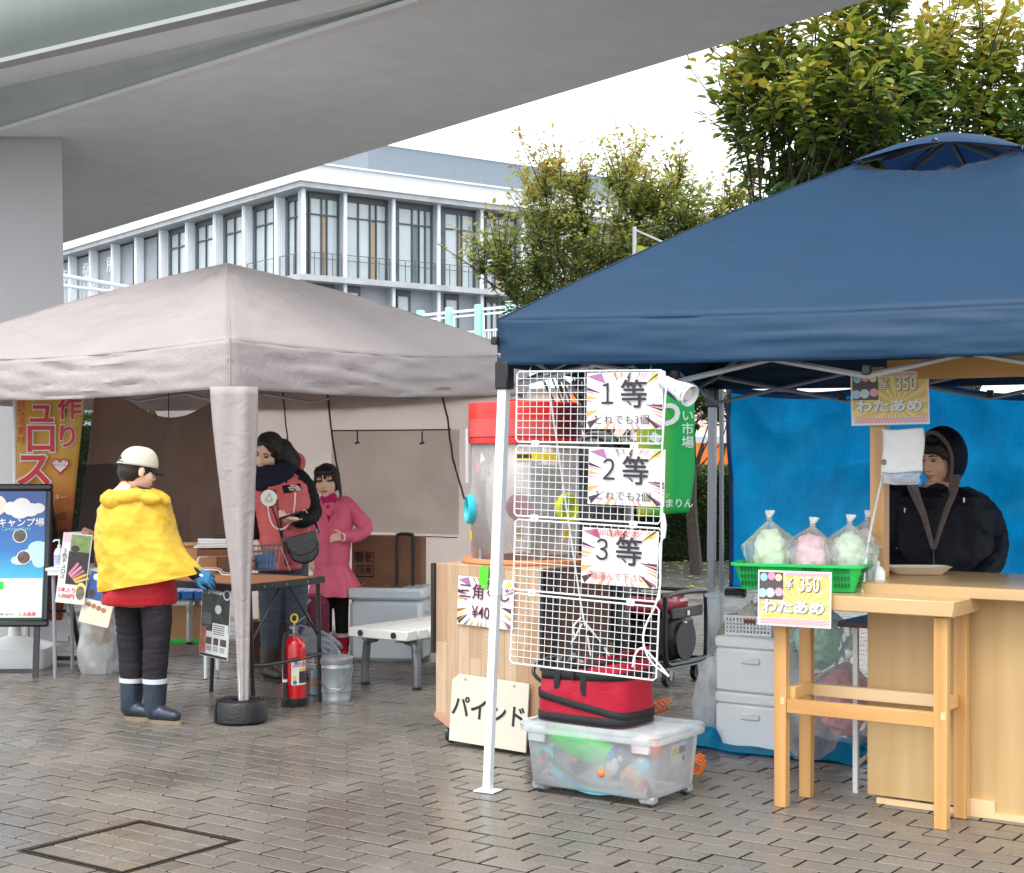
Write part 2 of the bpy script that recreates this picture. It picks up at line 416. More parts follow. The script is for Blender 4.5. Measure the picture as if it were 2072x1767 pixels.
# ---- the paved manhole cover
RUST = M('rusty_steel', (.035, .026, .022, 1), .5, metal=.4, var=.4, vs=14, bump=.3)
mh = thing('manhole_cover', 'square brick filled manhole cover with dark rusty rim in the paving', 'manhole', (0, 0, 0), FR)
def ring(mb, a0, a1, b0, b1, w, z0, z1):
    for (c, d) in ((((a0+a1)/2, b0+w/2), (a1-a0, w)), (((a0+a1)/2, b1-w/2), (a1-a0, w)), ((a0+w/2, (b0+b1)/2), (w, b1-b0-2*w)), ((a1-w/2, (b0+b1)/2), (w, b1-b0-2*w))):
        mb.box((c[0], c[1], (z0+z1)/2), (d[0], d[1], z1-z0))
q = MB(); ring(q, mu0, mu1, mv0, mv1, .013, -.013, -.001); q.build('outer_rim', RUST, mh)
q = MB(); ring(q, mu0+.019, mu1-.019, mv0+.019, mv1-.019, .012, -.013, .001); q.build('inner_rim', RUST, mh)
q = MB(); q.box(((mu0+mu1)/2, (mv0+mv1)/2, -.0125), (.53, .54, .004)); q.build('tray', RUST, mh)
q = MB()
for k in range(9):
    uu = mu0+.03; vv = mv0+.03
ux0, ux1, vx0, vx1 = mu0+.032, mu1-.032, mv0+.032, mv1-.032
rows = 5; rh = (vx1-vx0)/rows
for k in range(rows):
    a = vx0+k*rh; x = ux0-(.09 if k % 2 else .0); 
    while x < ux1-.01:
        x0, x1 = max(x, ux0), min(x+.205, ux1)
        if x1-x0 > .02:
            qb = MB(); qb.box((0, 0, -.006), (x1-x0-.006, rh-.006, .012), bev=.004)
            o = qb.build('brick', BRICK, mh, smooth=0); o.location = ((x0+x1)/2, a+rh/2, -.002+rng(-.001, .001))
        x += .205
# fallen leaves
# ------------------------------------------------------------------ elevated deck and its pier
def steel_paint(name, c):
    m, n, l, b = newmat(name); g = noise_node(n, l, .5, 6); g2 = noise_node(n, l, 1.2, 6, stretch=(3, 3, .25)); ga = n.new('ShaderNodeMath'); ga.operation = 'MULTIPLY_ADD'; l.new(g2.outputs[0], ga.inputs[0]); ga.inputs[1].default_value = .5; gh = n.new('ShaderNodeMath'); gh.operation = 'MULTIPLY'; l.new(g.outputs[0], gh.inputs[0]); gh.inputs[1].default_value = .5; l.new(gh.outputs[0], ga.inputs[2]); r = ramp(n, l, ga.outputs[0], [(.36, sc(c, .93)), (.62, sc(c, 1.04))]); l.new(r.outputs[0], b.inputs['Base Color'])
    b.inputs['Roughness'].default_value = .6
    t = noise_node(n, l, 40, 4); bp = n.new('ShaderNodeBump'); bp.inputs['Strength'].default_value = .12; bp.inputs['Distance'].default_value = .01; l.new(t.outputs[0], bp.inputs['Height']); l.new(bp.outputs[0], b.inputs['Normal']); return m
DECK = steel_paint('deck_paint', (.84, .875, .90, 1)); GIRD = steel_paint('girder_paint', (.60, .65, .62, 1)); FASC = steel_paint('fascia_paint', (.25, .28, .262, 1)); FLIP = steel_paint('fascia_flange', (.36, .38, .37, 1)); LIPM = steel_paint('flange_paint', (.78, .80, .79, 1)); PIERM = steel_paint('pier_paint', (.42, .42, .425, 1))
HD = 4.03
def at_h(u, v, h):
    z = (h-EYE)*FOC/(VH-v); return Vector(((u-UC)/FOC*z, z, h))
def ext(a, b, k0, k1): return a+(b-a)*k0, a+(b-a)*k1
far0, far1 = ext(at_h(135, 490, HD), at_h(1760, 0, HD), -1.6, 2.2)
nr0, nr1 = ext(at_h(0, 265, HD), at_h(850, 0, HD), -2.5, 2.4)
H2 = HD+.05
n20, n21 = ext(at_h(0, 127, H2), at_h(545, 0, H2), -2.5, 3.2)
deck = thing('footbridge_deck', 'grey steel deck of the elevated walkway passing over the stalls', 'bridge', (0, 12, HD))
def dm(): q = MB(); q.T = Matrix.Translation((0, -12, -HD)); return q
q = dm(); up = Vector((0, 0, 1.4))
def slab(mb, a0, a1, b0, b1, z0, z1):
    pts = [a0, a1, b1, b0]; mb.add([(p.x, p.y, z0) for p in pts]+[(p.x, p.y, z1) for p in pts], [(3, 2, 1, 0), (4, 5, 6, 7), (0, 1, 5, 4), (1, 2, 6, 5), (2, 3, 7, 6), (3, 0, 4, 7)])
slab(q, nr0, nr1, far0, far1, HD, HD+1.1); q.build('underside_box', DECK, deck, smooth=0)
# stepped underside: the step dies out towards the right
def stepz(p):                                      # height of the upper soffit at a point
    t = max(0, min(1, (p.x+4.2)/4.0)); return HD+.31*(1-t)**1.0+.012
nd = (nr1-nr0).normalized(); nn = Vector((-nd.y, nd.x, 0)); nn = nn if nn.y < 0 else -nn
q = dm(); vs = []; fs = []                         # web that faces us, narrowing to the right, rounded into the soffit
for i in range(61):
    a = nr0.lerp(nr1, i/60); hh = max(.012, .36*(1-max(0, min(1.15, (a.x+5.0)/4.3)))) if a.x > -5.0 else .36
    prof = [(0.0, .0), (.0, .35), (.01, .65), (.05, .88), (.13, 1.0)]
    for (o, z) in prof: w = a+nn*o; vs.append((w.x, w.y, HD+.02+hh*z))
for i in range(60):
    for k in range(4): fs.append((i*5+k, i*5+k+1, (i+1)*5+k+1, (i+1)*5+k))
q.add(vs, fs); q.build('girder_web', GIRD, deck, smooth=60, sol=.015)
q = dm(); a, b_ = nr0+nn*.06, nr1+nn*.06; slab(q, a, b_, nr0+nn*-.02, nr1-nn*.02, HD-.028, HD); q.build('bottom_flange', LIPM, deck, smooth=0)
N = 60; q = dm(); vs = []; fs = []
o2 = (n21-n20).normalized()
for i in range(N+1):
    a = nr0.lerp(nr1, i/N); hh = max(.012, .36*(1-max(0, min(1.15, (a.x+5.0)/4.3)))) if a.x > -5.0 else .36
    k = (n20.x-a.x, n20.y-a.y); det = nn.x*-o2.y+o2.x*nn.y; sdist = (k[0]*-o2.y+o2.x*k[1])/det; b_ = a+nn*max(.05, sdist)
    vs += [(a.x+nn.x*.13, a.y+nn.y*.13, HD+.02+hh), (b_.x, b_.y, H2+.02)]
for i in range(N): fs.append((2*i, 2*i+1, 2*i+3, 2*i+2))
q.add(vs, fs); q.build('upper_soffit', DECK, deck, smooth=0, sol=.02)
nd2 = (n21-n20).normalized(); n2 = Vector((-nd2.y, nd2.x, 0)); n2 = n2 if n2.y < 0 else -n2
q = dm(); vs = []; fs = []
for i in range(2):
    a = (n20, n21)[i]
    for (o, z) in [(0.0, .015), (.0, .35), (.04, .6), (.16, .86), (.3, 1.0)]: w = a+n2*o; vs.append((w.x, w.y, H2+.0+z*1.1))
for k in range(4): fs.append((k, k+1, 5+k+1, 5+k))
q.add(vs, fs); q.build('outer_web', FASC, deck, smooth=60, sol=.02)
q = dm(); slab(q, n20+n2*.07, n21+n2*.07, n20-n2*.04, n21-n2*.04, H2-.028, H2); q.build('outer_flange', FLIP, deck, smooth=0)
q = dm(); slab(q, n20+n2*.28, n21+n2*.28, far0+Vector((0, .1, 0)), far1+Vector((0, .1, 0)), HD+1.12, HD+1.3); q.build('walkway_slab', DECK, deck, smooth=0)
pier = thing('bridge_pier', 'broad grey painted pier holding up the walkway at the left edge', 'pier', (-4.9, 12.6, 0))
q = MB(); xr0, xr1 = -3.52+4.9, -3.55+4.9
pts0 = [(-1.9, -.35), (xr1, -.35), (xr1-.42, 1.0), (-1.9, 1.0)]
vs = [(x, y, -.01) for x, y in pts0]+[(x+(.0 if x < 0 else -.05), y, HD+.02) for x, y in pts0]
q.add(vs, [(3, 2, 1, 0), (4, 5, 6, 7), (0, 1, 5, 4), (1, 2, 6, 5), (2, 3, 7, 6), (3, 0, 4, 7)]); q.build('column', PIERM, pier, smooth=0)
q = MB(); q.box((-.3, -.352, 1.9), (.5, .006, .03)); q.build('weld_seam', PIERM, pier, smooth=0)
# ------------------------------------------------------------------ town hall
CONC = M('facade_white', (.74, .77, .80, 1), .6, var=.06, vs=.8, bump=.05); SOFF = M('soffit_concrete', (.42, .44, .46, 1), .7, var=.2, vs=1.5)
FIN = M('fin_white', (.78, .82, .86, 1), .5, var=.04); FIN_SHADE = M('fin_side_shade', (.40, .44, .48, 1), .6, var=.1); FRAME = M('window_frame', (.07, .082, .092, 1), .4); STONE = M('dark_stone', (.10, .11, .13, 1), .55, var=.25, vs=2)  # fin sides: shade of the recess put into a darker grey
GLASS = M('blind_glass', (.47, .54, .57, 1), .08, var=.12, vs=.6, spec=.8); GLASSD = M('tinted_glass', (.33, .39, .42, 1), .06, var=.2, vs=.5, spec=.9)
CURT = M('wood_blind', (.42, .33, .22, 1), .6, var=.2, vs=9, stretch=(6, 6, .1)); TEAL = M('teal_blind', (.14, .22, .21, 1), .5); ROOFM = M('dark_cladding', (.17, .205, .24, 1), .5, var=.12, vs=2.5, stretch=(6, 6, .15)); WALLG = M('grey_render', (.34, .37, .41, 1), .7, var=.15, vs=.7)
hall = thing('town_hall', 'long white town hall with vertical fins, tall windows and dark attic', 'building', (-9.1, 67, 0), math.atan2(.6, .8))
# local x: right facade, local y: left facade
LX, LY = 26.0, 36.0; ZT, ZS = 14.31, 13.55; F2, F2b = 9.52, 9.26
q = MB(); q.box((LX/2+.28, LY/2+.28, 6.6), (LX-.56, LY-.56, 13.2)); q.build('wall', WALLG, hall, smooth=0)
q = MB(); q.box((LX/2-.25, LY/2-.25, (ZT+ZS)/2), (LX+.5, LY+.5, ZT-ZS)); q.build('parapet', CONC, hall, smooth=0)
q = MB(); q.box((LX/2-.3, LY/2-.3, ZT+.04), (LX+.66, LY+.66, .08)); q.build('coping', FIN, hall, smooth=0)
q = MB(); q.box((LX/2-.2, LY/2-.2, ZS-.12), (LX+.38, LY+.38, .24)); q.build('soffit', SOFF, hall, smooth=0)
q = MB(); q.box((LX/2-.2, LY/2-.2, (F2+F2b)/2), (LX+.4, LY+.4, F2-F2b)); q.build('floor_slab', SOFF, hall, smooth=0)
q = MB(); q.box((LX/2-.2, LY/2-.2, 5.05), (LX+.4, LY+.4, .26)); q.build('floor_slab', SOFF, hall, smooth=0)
q = MB(); q.box((5.12+9, 3+13, ZT+1.1), (18, 26, 2.05)); q.build('attic', ROOFM, hall, smooth=0)
q = MB(); q.box((5.12+9, 3+13, ZT+2.15), (18.15, 26.15, .07)); q.build('attic_coping', FIN, hall, smooth=0)
fx = [0, 2.1, 4.65, 7.13, 9.6, 12.03, 14.5, 17, 19.5, 22]; fy = [2.62, 5.8, 8.86, 12.0, 15.17, 18.3, 21.5, 24.7, 27.9, 31]
def fin(x, y, along, zz0, zz1):
    q = MB()
    if along == 'x':
        q.box((x, .03, (zz0+zz1)/2), (.15, .10, zz1-zz0)); q2 = MB(); q2.box((x, .26, (zz0+zz1)/2), (.11, .36, zz1-zz0)); q2.build('fin_side', FIN_SHADE, hall, smooth=0)
    else:
        q.box((.21, y, (zz0+zz1)/2), (.46, .16, zz1-zz0))
        for k in range(4): q.box((.06+k*.115, y-.10, (zz0+zz1)/2), (.05, .04, zz1-zz0-.02))
    q.build('fin', FIN, hall, smooth=0)
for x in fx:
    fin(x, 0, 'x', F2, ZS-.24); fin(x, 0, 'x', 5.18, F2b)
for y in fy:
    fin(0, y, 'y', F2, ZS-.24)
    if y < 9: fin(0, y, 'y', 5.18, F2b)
def window(org, dx, w, z0, z1, cols, fills, trans):
    """org: point in hall space; dx: unit direction of the facade"""
    root = MB(); dn = Vector((dx.y, -dx.x, 0)); h = z1-z0
    if dn.dot(Vector((-1, -1, 0))) < 0: dn = -dn
    Tm = Matrix(((dx.x, -dn.x, 0, org.x), (dx.y, -dn.y, 0, org.y), (0, 0, 1, z0), (0, 0, 0, 1)))
    fr = MB(); fr.T = Tm; t = .07
    fr.box((w/2, 0, h-.13), (w, .12, .26)); fr.box((w/2, 0, .04), (w, .12, .08)); fr.box((t/2, 0, h/2-.09), (t, .12, h-.34)); fr.box((w-t/2, 0, h/2-.09), (t, .12, h-.34))
    win = fr.build('window', FRAME, hall, smooth=0)
    xs = [0]+cols+[1]
    for i in range(len(xs)-1):
        a, b_ = xs[i]*w, xs[i+1]*w
        if i: mq = MB(); mq.T = Tm; mq.box((a, -.004, h/2-.09), (.055, .13, h-.34)); mq.build('mullion', FRAME, win, smooth=0)
        g1 = MB(); g1.T = Tm; zt = trans*h; m_ = fills[i]
        g1.box(((a+b_)/2, .03, (.08+zt)/2), (b_-a-.06, .02, zt-.1)); g1.build('pane', m_, win, smooth=0)
        g2 = MB(); g2.T = Tm; g2.box(((a+b_)/2, .03, (zt+h-.26)/2), (b_-a-.05, .02, h-.26-zt-.03)); g2.build('pane', GLASSD if m_ in (CURT, TEAL) else GLASS, win, smooth=0)
    tq = MB(); tq.T = Tm; tq.box((w/2, -.006, trans*h), (w-.14, .13, .055)); tq.build('transom', FRAME, win, smooth=0)
X = Vector((1, 0, 0)); Y = Vector((0, 1, 0)); wz0, wz1 = F2+.02, ZS-.26
cfg = [(.52, 1.50, [.42, .6], [GLASS, CURT, GLASS], None), (.10, 2.36, [.36, .62, .76], [GLASS, GLASS, CURT, GLASS], None), (.5, 1.9, [.42, .62, .8], [GLASS, TEAL, GLASS, GLASS], .05),
       (.6, 1.75, [.45, .58], [GLASS, CURT, GLASS], .1), (.55, 1.8, [.3, .66], [GLASS, CURT, GLASS], .1), (.1, 2.3, [.4, .6], [GLASS, CURT, GLASS], None), (.1, 2.3, [.4, .6], [GLASS, GLASS, GLASS], None), (.1, 2.3, [.4, .7], [GLASS, CURT, GLASS], None), (.1, 2.3, [.4, .7], [GLASS, CURT, GLASS], None)]
for i in range(9):
    o, w, cols, fills, st = cfg[i]
    window(Vector((fx[i]+o, .50, 0)), X, w, wz0, wz1, cols, fills, .74)
    if st is not None:
        for k in range(3):
            q = MB(); q.box((fx[i]+.1+(o-.1)/2, .47, F2+.03+1.26*k+.62), (o-.14, .16, 1.24)); q.build('stone_panel', STONE, hall, smooth=0)
    lo = [(.52, 1.30, [.55], [GLASS, GLASS]), (.25, .8, [], [GLASS]), (.45, .75, [], [GLASS]), (.65, .8, [], [GLASS]), (.55, .75, [.5], [GLASS, GLASS]), (.3, 1.4, [.5], [GLASS]*2), (.3, 1.4, [.5], [GLASS]*2), (.3, 1.4, [.5], [GLASS]*2), (.3, 1.4, [.5], [GLASS]*2)][i]
    window(Vector((fx[i]+lo[0], .50, 0)), X, lo[1], 5.2, F2b-.02, lo[2], lo[3], .45)
    q = MB(); a, b_ = fx[i]+.15, fx[i+1]-.15
    for zz in (F2+1.05, F2+.8): q.box(((a+b_)/2, .12, zz), (b_-a, .03, .03))
    for k in range(5): q.box((a+(b_-a)*k/4, .12, F2+.52), (.025, .025, 1.04))
    q.build('balcony_rail', FRAME, hall, smooth=0)
fyy = [.1]+fy
for i in range(10):
    a, b_ = fyy[i]+.2, fyy[i+1]-.2 if i < 9 else fyy[i]+2.8
    if i >= len(fyy)-1: break
    w = b_-a
    if i == 0: a = .52; w = b_-a
    if i < 5: window(Vector((.50, a, 0)), Y, w-.1, wz0, wz1, [.3, .62], [CURT if i != 0 else GLASSD, GLASS, GLASS], .74)
    elif i < 7: window(Vector((.50, a, 0)), Y, w*.42, wz0, wz1, [.55], [GLASS, GLASS], .66)
    q = MB()
    for zz in (F2+1.05,): q.box((.12, (a+b_)/2, zz), (.03, b_-a, .03))
    for k in range(4): q.box((.12, a+(b_-a)*k/3, F2+.52), (.025, .025, 1.04))
    q.build('balcony_rail', FRAME, hall, smooth=0)
    if i < 2: window(Vector((.50, a+.2, 0)), Y, w-.6, 5.2, F2b-.02, [.5], [GLASS, GLASS], .5)
for s_, y in (('市', 30.0), ('役', 26.6), ('所', 23.0)):
    t_ = text(s_, .95, FIN, hall, x=.53, z=12.3, y=y, bold=.02, rot=(R(90), 0, R(-90)), ext=.03)
# ------------------------------------------------------------------ raised walkway with mint posts, and its white handrail
MINT = M('mint_paint', S(175, 240, 225, .85), .4, var=.05); RAILW = M('rail_white', (.75, .79, .82, 1), .4, var=.05); MESHP = M('screen_panel', (.55, .6, .63, 1), .4, var=.1)
wk = thing('raised_walkway', 'raised walkway with mint posts and white railing panels behind the tents', 'bridge', (-2.1, 32, 0))
p0, p1 = P(833, 638, 32), P(1067, 615, 29.66); dv = (p1-p0); L_ = dv.length; dv.normalize(); 
wk.location = (p0.x, p0.y, 0); wk.rotation_euler = (0, 0, math.atan2(dv.y, dv.x)); zt = p0.z
q = MB(); q.box((1.6, .8, zt-1.5), (13, 1.6, .3)); q.build('deck', RAILW, wk, smooth=0)
q = MB(); q.box((1.6, 0, zt-.02), (13, .05, .05)); q.box((1.6, 0, zt-1.25), (13, .05, .05)); q.build('rail', RAILW, wk, smooth=0)
for k in range(-6, 13):
    x = .42+k*.86-.1
    q = MB(); q.box((x, -.04, zt-.55), (.13, .13, 1.25), bev=.01); q.build('post', MINT, wk)
    q = MB(); c = x+.43
    q.box((c, .0, zt-.12), (.66, .03, .04)); q.box((c, .0, zt-.45), (.66, .03, .04)); q.box((c-.33, 0, zt-.6), (.035, .03, 1.0)); q.box((c+.33, 0, zt-.6), (.035, .03, 1.0))
    for j in range(9): q.box((c-.28+j*.07, .01, zt-.85), (.014, .014, .8))
    q.build('railing_panel', RAILW, wk, smooth=0)
for k in (-4.0, 6.0):
    q = MB(); q.cyl((k, .8, 0), (k, .8, zt-1.65), .25, n=12); q.build('leg', RAILW, wk)
hr = thing('white_handrail', 'white sloping handrail with thin balusters seen beside the pier', 'railing', (0, 0, 0))
a0, a1 = P(60, 546, 33), P(420, 610, 36.2); b0, b1 = P(60, 570, 33), P(420, 614, 36.2)
hr.location = (a0.x, a0.y, 0); Tm = Matrix.Translation((-a0.x, -a0.y, 0))
for (s0, s1, r) in ((a0, a1, .045), (b0, b1, .035), (a0-Vector((0, 0, .74)), a1-Vector((0, 0, .74)), .04)):
    q = MB(); q.T = Tm; q.tube([s0, s1], r, 8); q.build('rail', RAILW, hr)
q = MB(); q.T = Tm
for k in range(50):
    w = a0.lerp(a1, k/49); q.box((w.x, w.y, w.z-.38), (.012, .012, .72))
stuff(q.build('baluster_row', MESHP, hr, smooth=0))
q = MB(); q.T = Tm; lo = Vector((0, 0, .78)); w0, w1 = a0-lo, a1-lo
q.add([(w0.x, w0.y, w0.z-.5), (w1.x, w1.y, w1.z-.5), (w1.x, w1.y, w1.z), (w0.x, w0.y, w0.z), (w0.x, w0.y+.3, w0.z-.5), (w1.x, w1.y+.3, w1.z-.5), (w1.x, w1.y+.3, w1.z), (w0.x, w0.y+.3, w0.z)], [(0, 1, 2, 3), (7, 6, 5, 4), (3, 2, 6, 7), (0, 4, 5, 1), (0, 3, 7, 4), (1, 5, 6, 2)])
q.build('stringer', RAILW, hr, smooth=0)
for w in (w0, w1):
    q = MB(); q.T = Tm; q.cyl((w.x, w.y+.15, 0), (w.x, w.y+.15, w.z-.4), .1, n=10); q.build('post', RAILW, hr)
# ------------------------------------------------------------------ what closes the view between the tents
PEACH = M('peach_wall', S(235, 205, 190, .85), .7, var=.05); ORANGE = M('barrier_orange', S(235, 120, 45), .5, var=.1); 
sh = thing('site_office', 'pale peach site building with orange frame behind the hedge', 'building', (3.2, 40, 0))
q = MB(); q.box((0, 2, 1.6), (11, 4, 3.2)); q.build('wall', PEACH, sh, smooth=0)
q = MB(); q.box((0, 2, 3.27), (11.3, 4.3, .12)); q.build('roof', WHITE, sh, smooth=0)
for x in (-4.2, -1.6, .9, 2.6, 4.4):
    q = MB(); q.box((x, -.05, 1.6), (.1, .08, 3.2)); q.build('frame_post', ORANGE, sh, smooth=0)
for x in (-2.9, 1.75):
    q = MB(); q.box((x, -.03, 1.7), (1.2, .06, .9)); w_ = q.build('window', WHITE, sh, smooth=0)
    q = MB(); q.box((x, -.065, 1.7), (1.0, .02, .7)); q.build('pane', GLASSD, w_, smooth=0)
for k, (u0, z) in enumerate(((1392, 27.5), (1200, 27.5))):
    b = thing('barrier_board', ('orange board with black diagonal stripes beyond the hedge, beside the green banner', 'orange board with black diagonal stripes, mostly hidden behind the wire racks')[k], 'barrier', (P(u0, 930, z).x+.6, z, 0), 0, 'striped construction barriers')
    q = MB(); q.box((0, 0, 1.47), (1.9, .05, .56)); q.build('panel', ORANGE, b, smooth=0)
    q = MB()
    for j in range(9):
        x = -.9+j*.2; q.flat([(x, 1.2), (x+.07, 1.2), (x+.2, 1.74), (x+.13, 1.74)], -.028)
    q.build('stripe', BLACK, b, smooth=0)
    for x in (-.8, .8): q = MB(); q.box((x, .04, .95), (.06, .06, 1.9)); q.build('post', ORANGE, b, smooth=0)
# grass strip and leaf litter
GRASSM = M('grass', (.10, .16, .035, 1), .7, var=.3, vs=4)
def leafmat(name, stops, transl=.35, rough=.4):
    m, n, l, b = newmat(name); a = n.new('ShaderNodeAttribute'); a.attribute_name = 'tint'
    r = ramp(n, l, a.outputs['Fac'], stops); l.new(r.outputs[0], b.inputs['Base Color']); b.inputs['Roughness'].default_value = rough; b.inputs['Specular IOR Level'].default_value = .4
    td = n.new('ShaderNodeBsdfTranslucent'); gm_ = n.new('ShaderNodeMix'); gm_.data_type = 'RGBA'; gm_.blend_type = 'MULTIPLY'; gm_.inputs[0].default_value = 1; l.new(r.outputs[0], gm_.inputs[6]); gm_.inputs[7].default_value = (1.25, 1.2, .6, 1); l.new(gm_.outputs[2], td.inputs[0])
    mxs = n.new('ShaderNodeMixShader'); mxs.inputs[0].default_value = transl; l.new(b.outputs[0], mxs.inputs[1]); l.new(td.outputs[0], mxs.inputs[2]); l.new(mxs.outputs[0], n['Material Output'].inputs[0]); return m
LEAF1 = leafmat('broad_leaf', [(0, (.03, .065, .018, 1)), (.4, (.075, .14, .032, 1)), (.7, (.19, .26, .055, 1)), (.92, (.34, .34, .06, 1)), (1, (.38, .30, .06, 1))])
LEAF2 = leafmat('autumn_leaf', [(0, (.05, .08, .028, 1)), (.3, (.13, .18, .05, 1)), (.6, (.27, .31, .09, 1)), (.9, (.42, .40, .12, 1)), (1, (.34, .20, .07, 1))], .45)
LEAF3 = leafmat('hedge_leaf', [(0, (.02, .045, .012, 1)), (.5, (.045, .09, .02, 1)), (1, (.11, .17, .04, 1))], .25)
BARK = M('bark', (.05, .038, .03, 1), .8, var=.35, vs=20, bump=.4, bs=30)
LV = np.array([(0, 0, 0), (.26, .30, .05), (.22, .68, .03), (0, 1.0, -.10), (-.22, .68, .03), (-.26, .30, .05), (0, .34, -.03), (0, .70, -.05)], float)
LFc = [(0, 1, 6), (1, 2, 7, 6), (2, 3, 7), (3, 4, 7), (4, 5, 6, 7), (5, 0, 6)]
def leaf_arrays(pts, dirs, ups, sizes):
    pts, dirs, ups = map(np.asarray, (pts, dirs, ups)); sizes = np.asarray(sizes)
    d = dirs/np.linalg.norm(dirs, axis=1)[:, None]; x = np.cross(d, ups); x /= (np.linalg.norm(x, axis=1)[:, None]+1e-9); nz = np.cross(x, d)
    return pts[:, None, :]+sizes[:, None, None]*(LV[None, :, 0, None]*x[:, None, :]+LV[None, :, 1, None]*d[:, None, :]+LV[None, :, 2, None]*nz[:, None, :])
def leaf_mesh(name, V, tint, mat):
    n = len(V); me = bpy.data.meshes.new(name); fs = []
    for i in range(n):
        b = i*8; fs += [tuple(b+k for k in f) for f in LFc]
    me.from_pydata(V.reshape(-1, 3).tolist(), [], fs); me.materials.append(mat)
    at = me.attributes.new('tint', 'FLOAT', 'POINT'); at.data.foreach_set('value', np.repeat(np.asarray(tint), 8).astype(np.float32)); return me
gq = MB(); gq.grid(lambda s, t: (1.0+s*9, 23.6+t*7, .02+.05*t+.02*noise.noise(Vector((s*20, t*9, 1)))), 60, 30)
gs = gq.build('lawn', GRASSM); gs['kind'] = 'structure'; tag(gs, 'strip of grass behind the clipped hedge', 'lawn')
pts = []; dr = []; 
for k in range(9000): pts.append((rng(1, 10), rng(23.6, 30), .03)); dr.append((rng(-.4, .4), rng(-.4, .4), 1))
V = leaf_arrays(pts, dr, [(rng(-1, 1), rng(-1, 1), .1) for _ in pts], [rng(.05, .12) for _ in pts]); V = V*1.0
gl = put('grass_blades', leaf_mesh('grass_blades', V, [rng(.6, 1) for _ in pts], LEAF3)); tag(stuff(gl), 'short green grass growing on the strip behind the hedge', 'grass')
pts = [(rng(1.2, 5.5), rng(17.3, 22), .008) for _ in range(260)]; an = [rng(0, 6.28) for _ in pts]
V = leaf_arrays(pts, [(math.cos(a), math.sin(a), .05) for a in an], [(rng(-.2, .2), rng(-.2, .2), 1) for _ in pts], [rng(.05, .1) for _ in pts])
lt = put('leaf_litter', leaf_mesh('leaf_litter', V, [rng(.7, 1) for _ in pts], LEAF2)); tag(stuff(lt), 'fallen yellow leaves lying on the wet ground by the hedge', 'leaves')
def hedge(x0, x1, y0, y1, h, n, label):
    t = thing('clipped_hedge', label, 'hedge', ((x0+x1)/2, (y0+y1)/2, 0)); cx, cy = (x0+x1)/2, (y0+y1)/2
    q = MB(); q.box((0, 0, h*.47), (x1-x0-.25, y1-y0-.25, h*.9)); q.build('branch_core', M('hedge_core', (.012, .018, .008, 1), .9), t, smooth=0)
    pts, dr, up, sz = [], [], [], []
    for k in range(n):
        f = random.random(); x, y, z = rng(x0, x1)-cx, rng(y0, y1)-cy, rng(.05, h)
        if f < .6: y = y0-cy+abs(random.gauss(0, .05)); o = Vector((0, -1, .3))
        elif f < .9: z = h-abs(random.gauss(0, .05)); o = Vector((0, -.2, 1))
        else: x = (x0-cx) if rng(0, 1) < .5 else (x1-cx); o = Vector((math.copysign(1, x), 0, .3))
        bump = .07*noise.noise(Vector((x*1.7, y*1.7, z*1.7))); p = Vector((x, y, z))+o.normalized()*bump
        d = o+Vector((rng(-.9, .9), rng(-.9, .9), rng(-.5, .9))); pts.append(p); dr.append(d); up.append((rng(-1, 1), rng(-1, 1), 1)); sz.append(rng(.035, .075))
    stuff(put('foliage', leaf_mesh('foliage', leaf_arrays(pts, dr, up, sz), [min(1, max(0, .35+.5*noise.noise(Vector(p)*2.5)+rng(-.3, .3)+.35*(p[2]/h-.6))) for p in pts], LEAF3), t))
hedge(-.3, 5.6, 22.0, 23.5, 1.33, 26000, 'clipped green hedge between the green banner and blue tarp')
hedge(-8.2, -4.4, 21.5, 23, 2.1, 9000, 'green hedge glimpsed between pier and brown curtain at left')
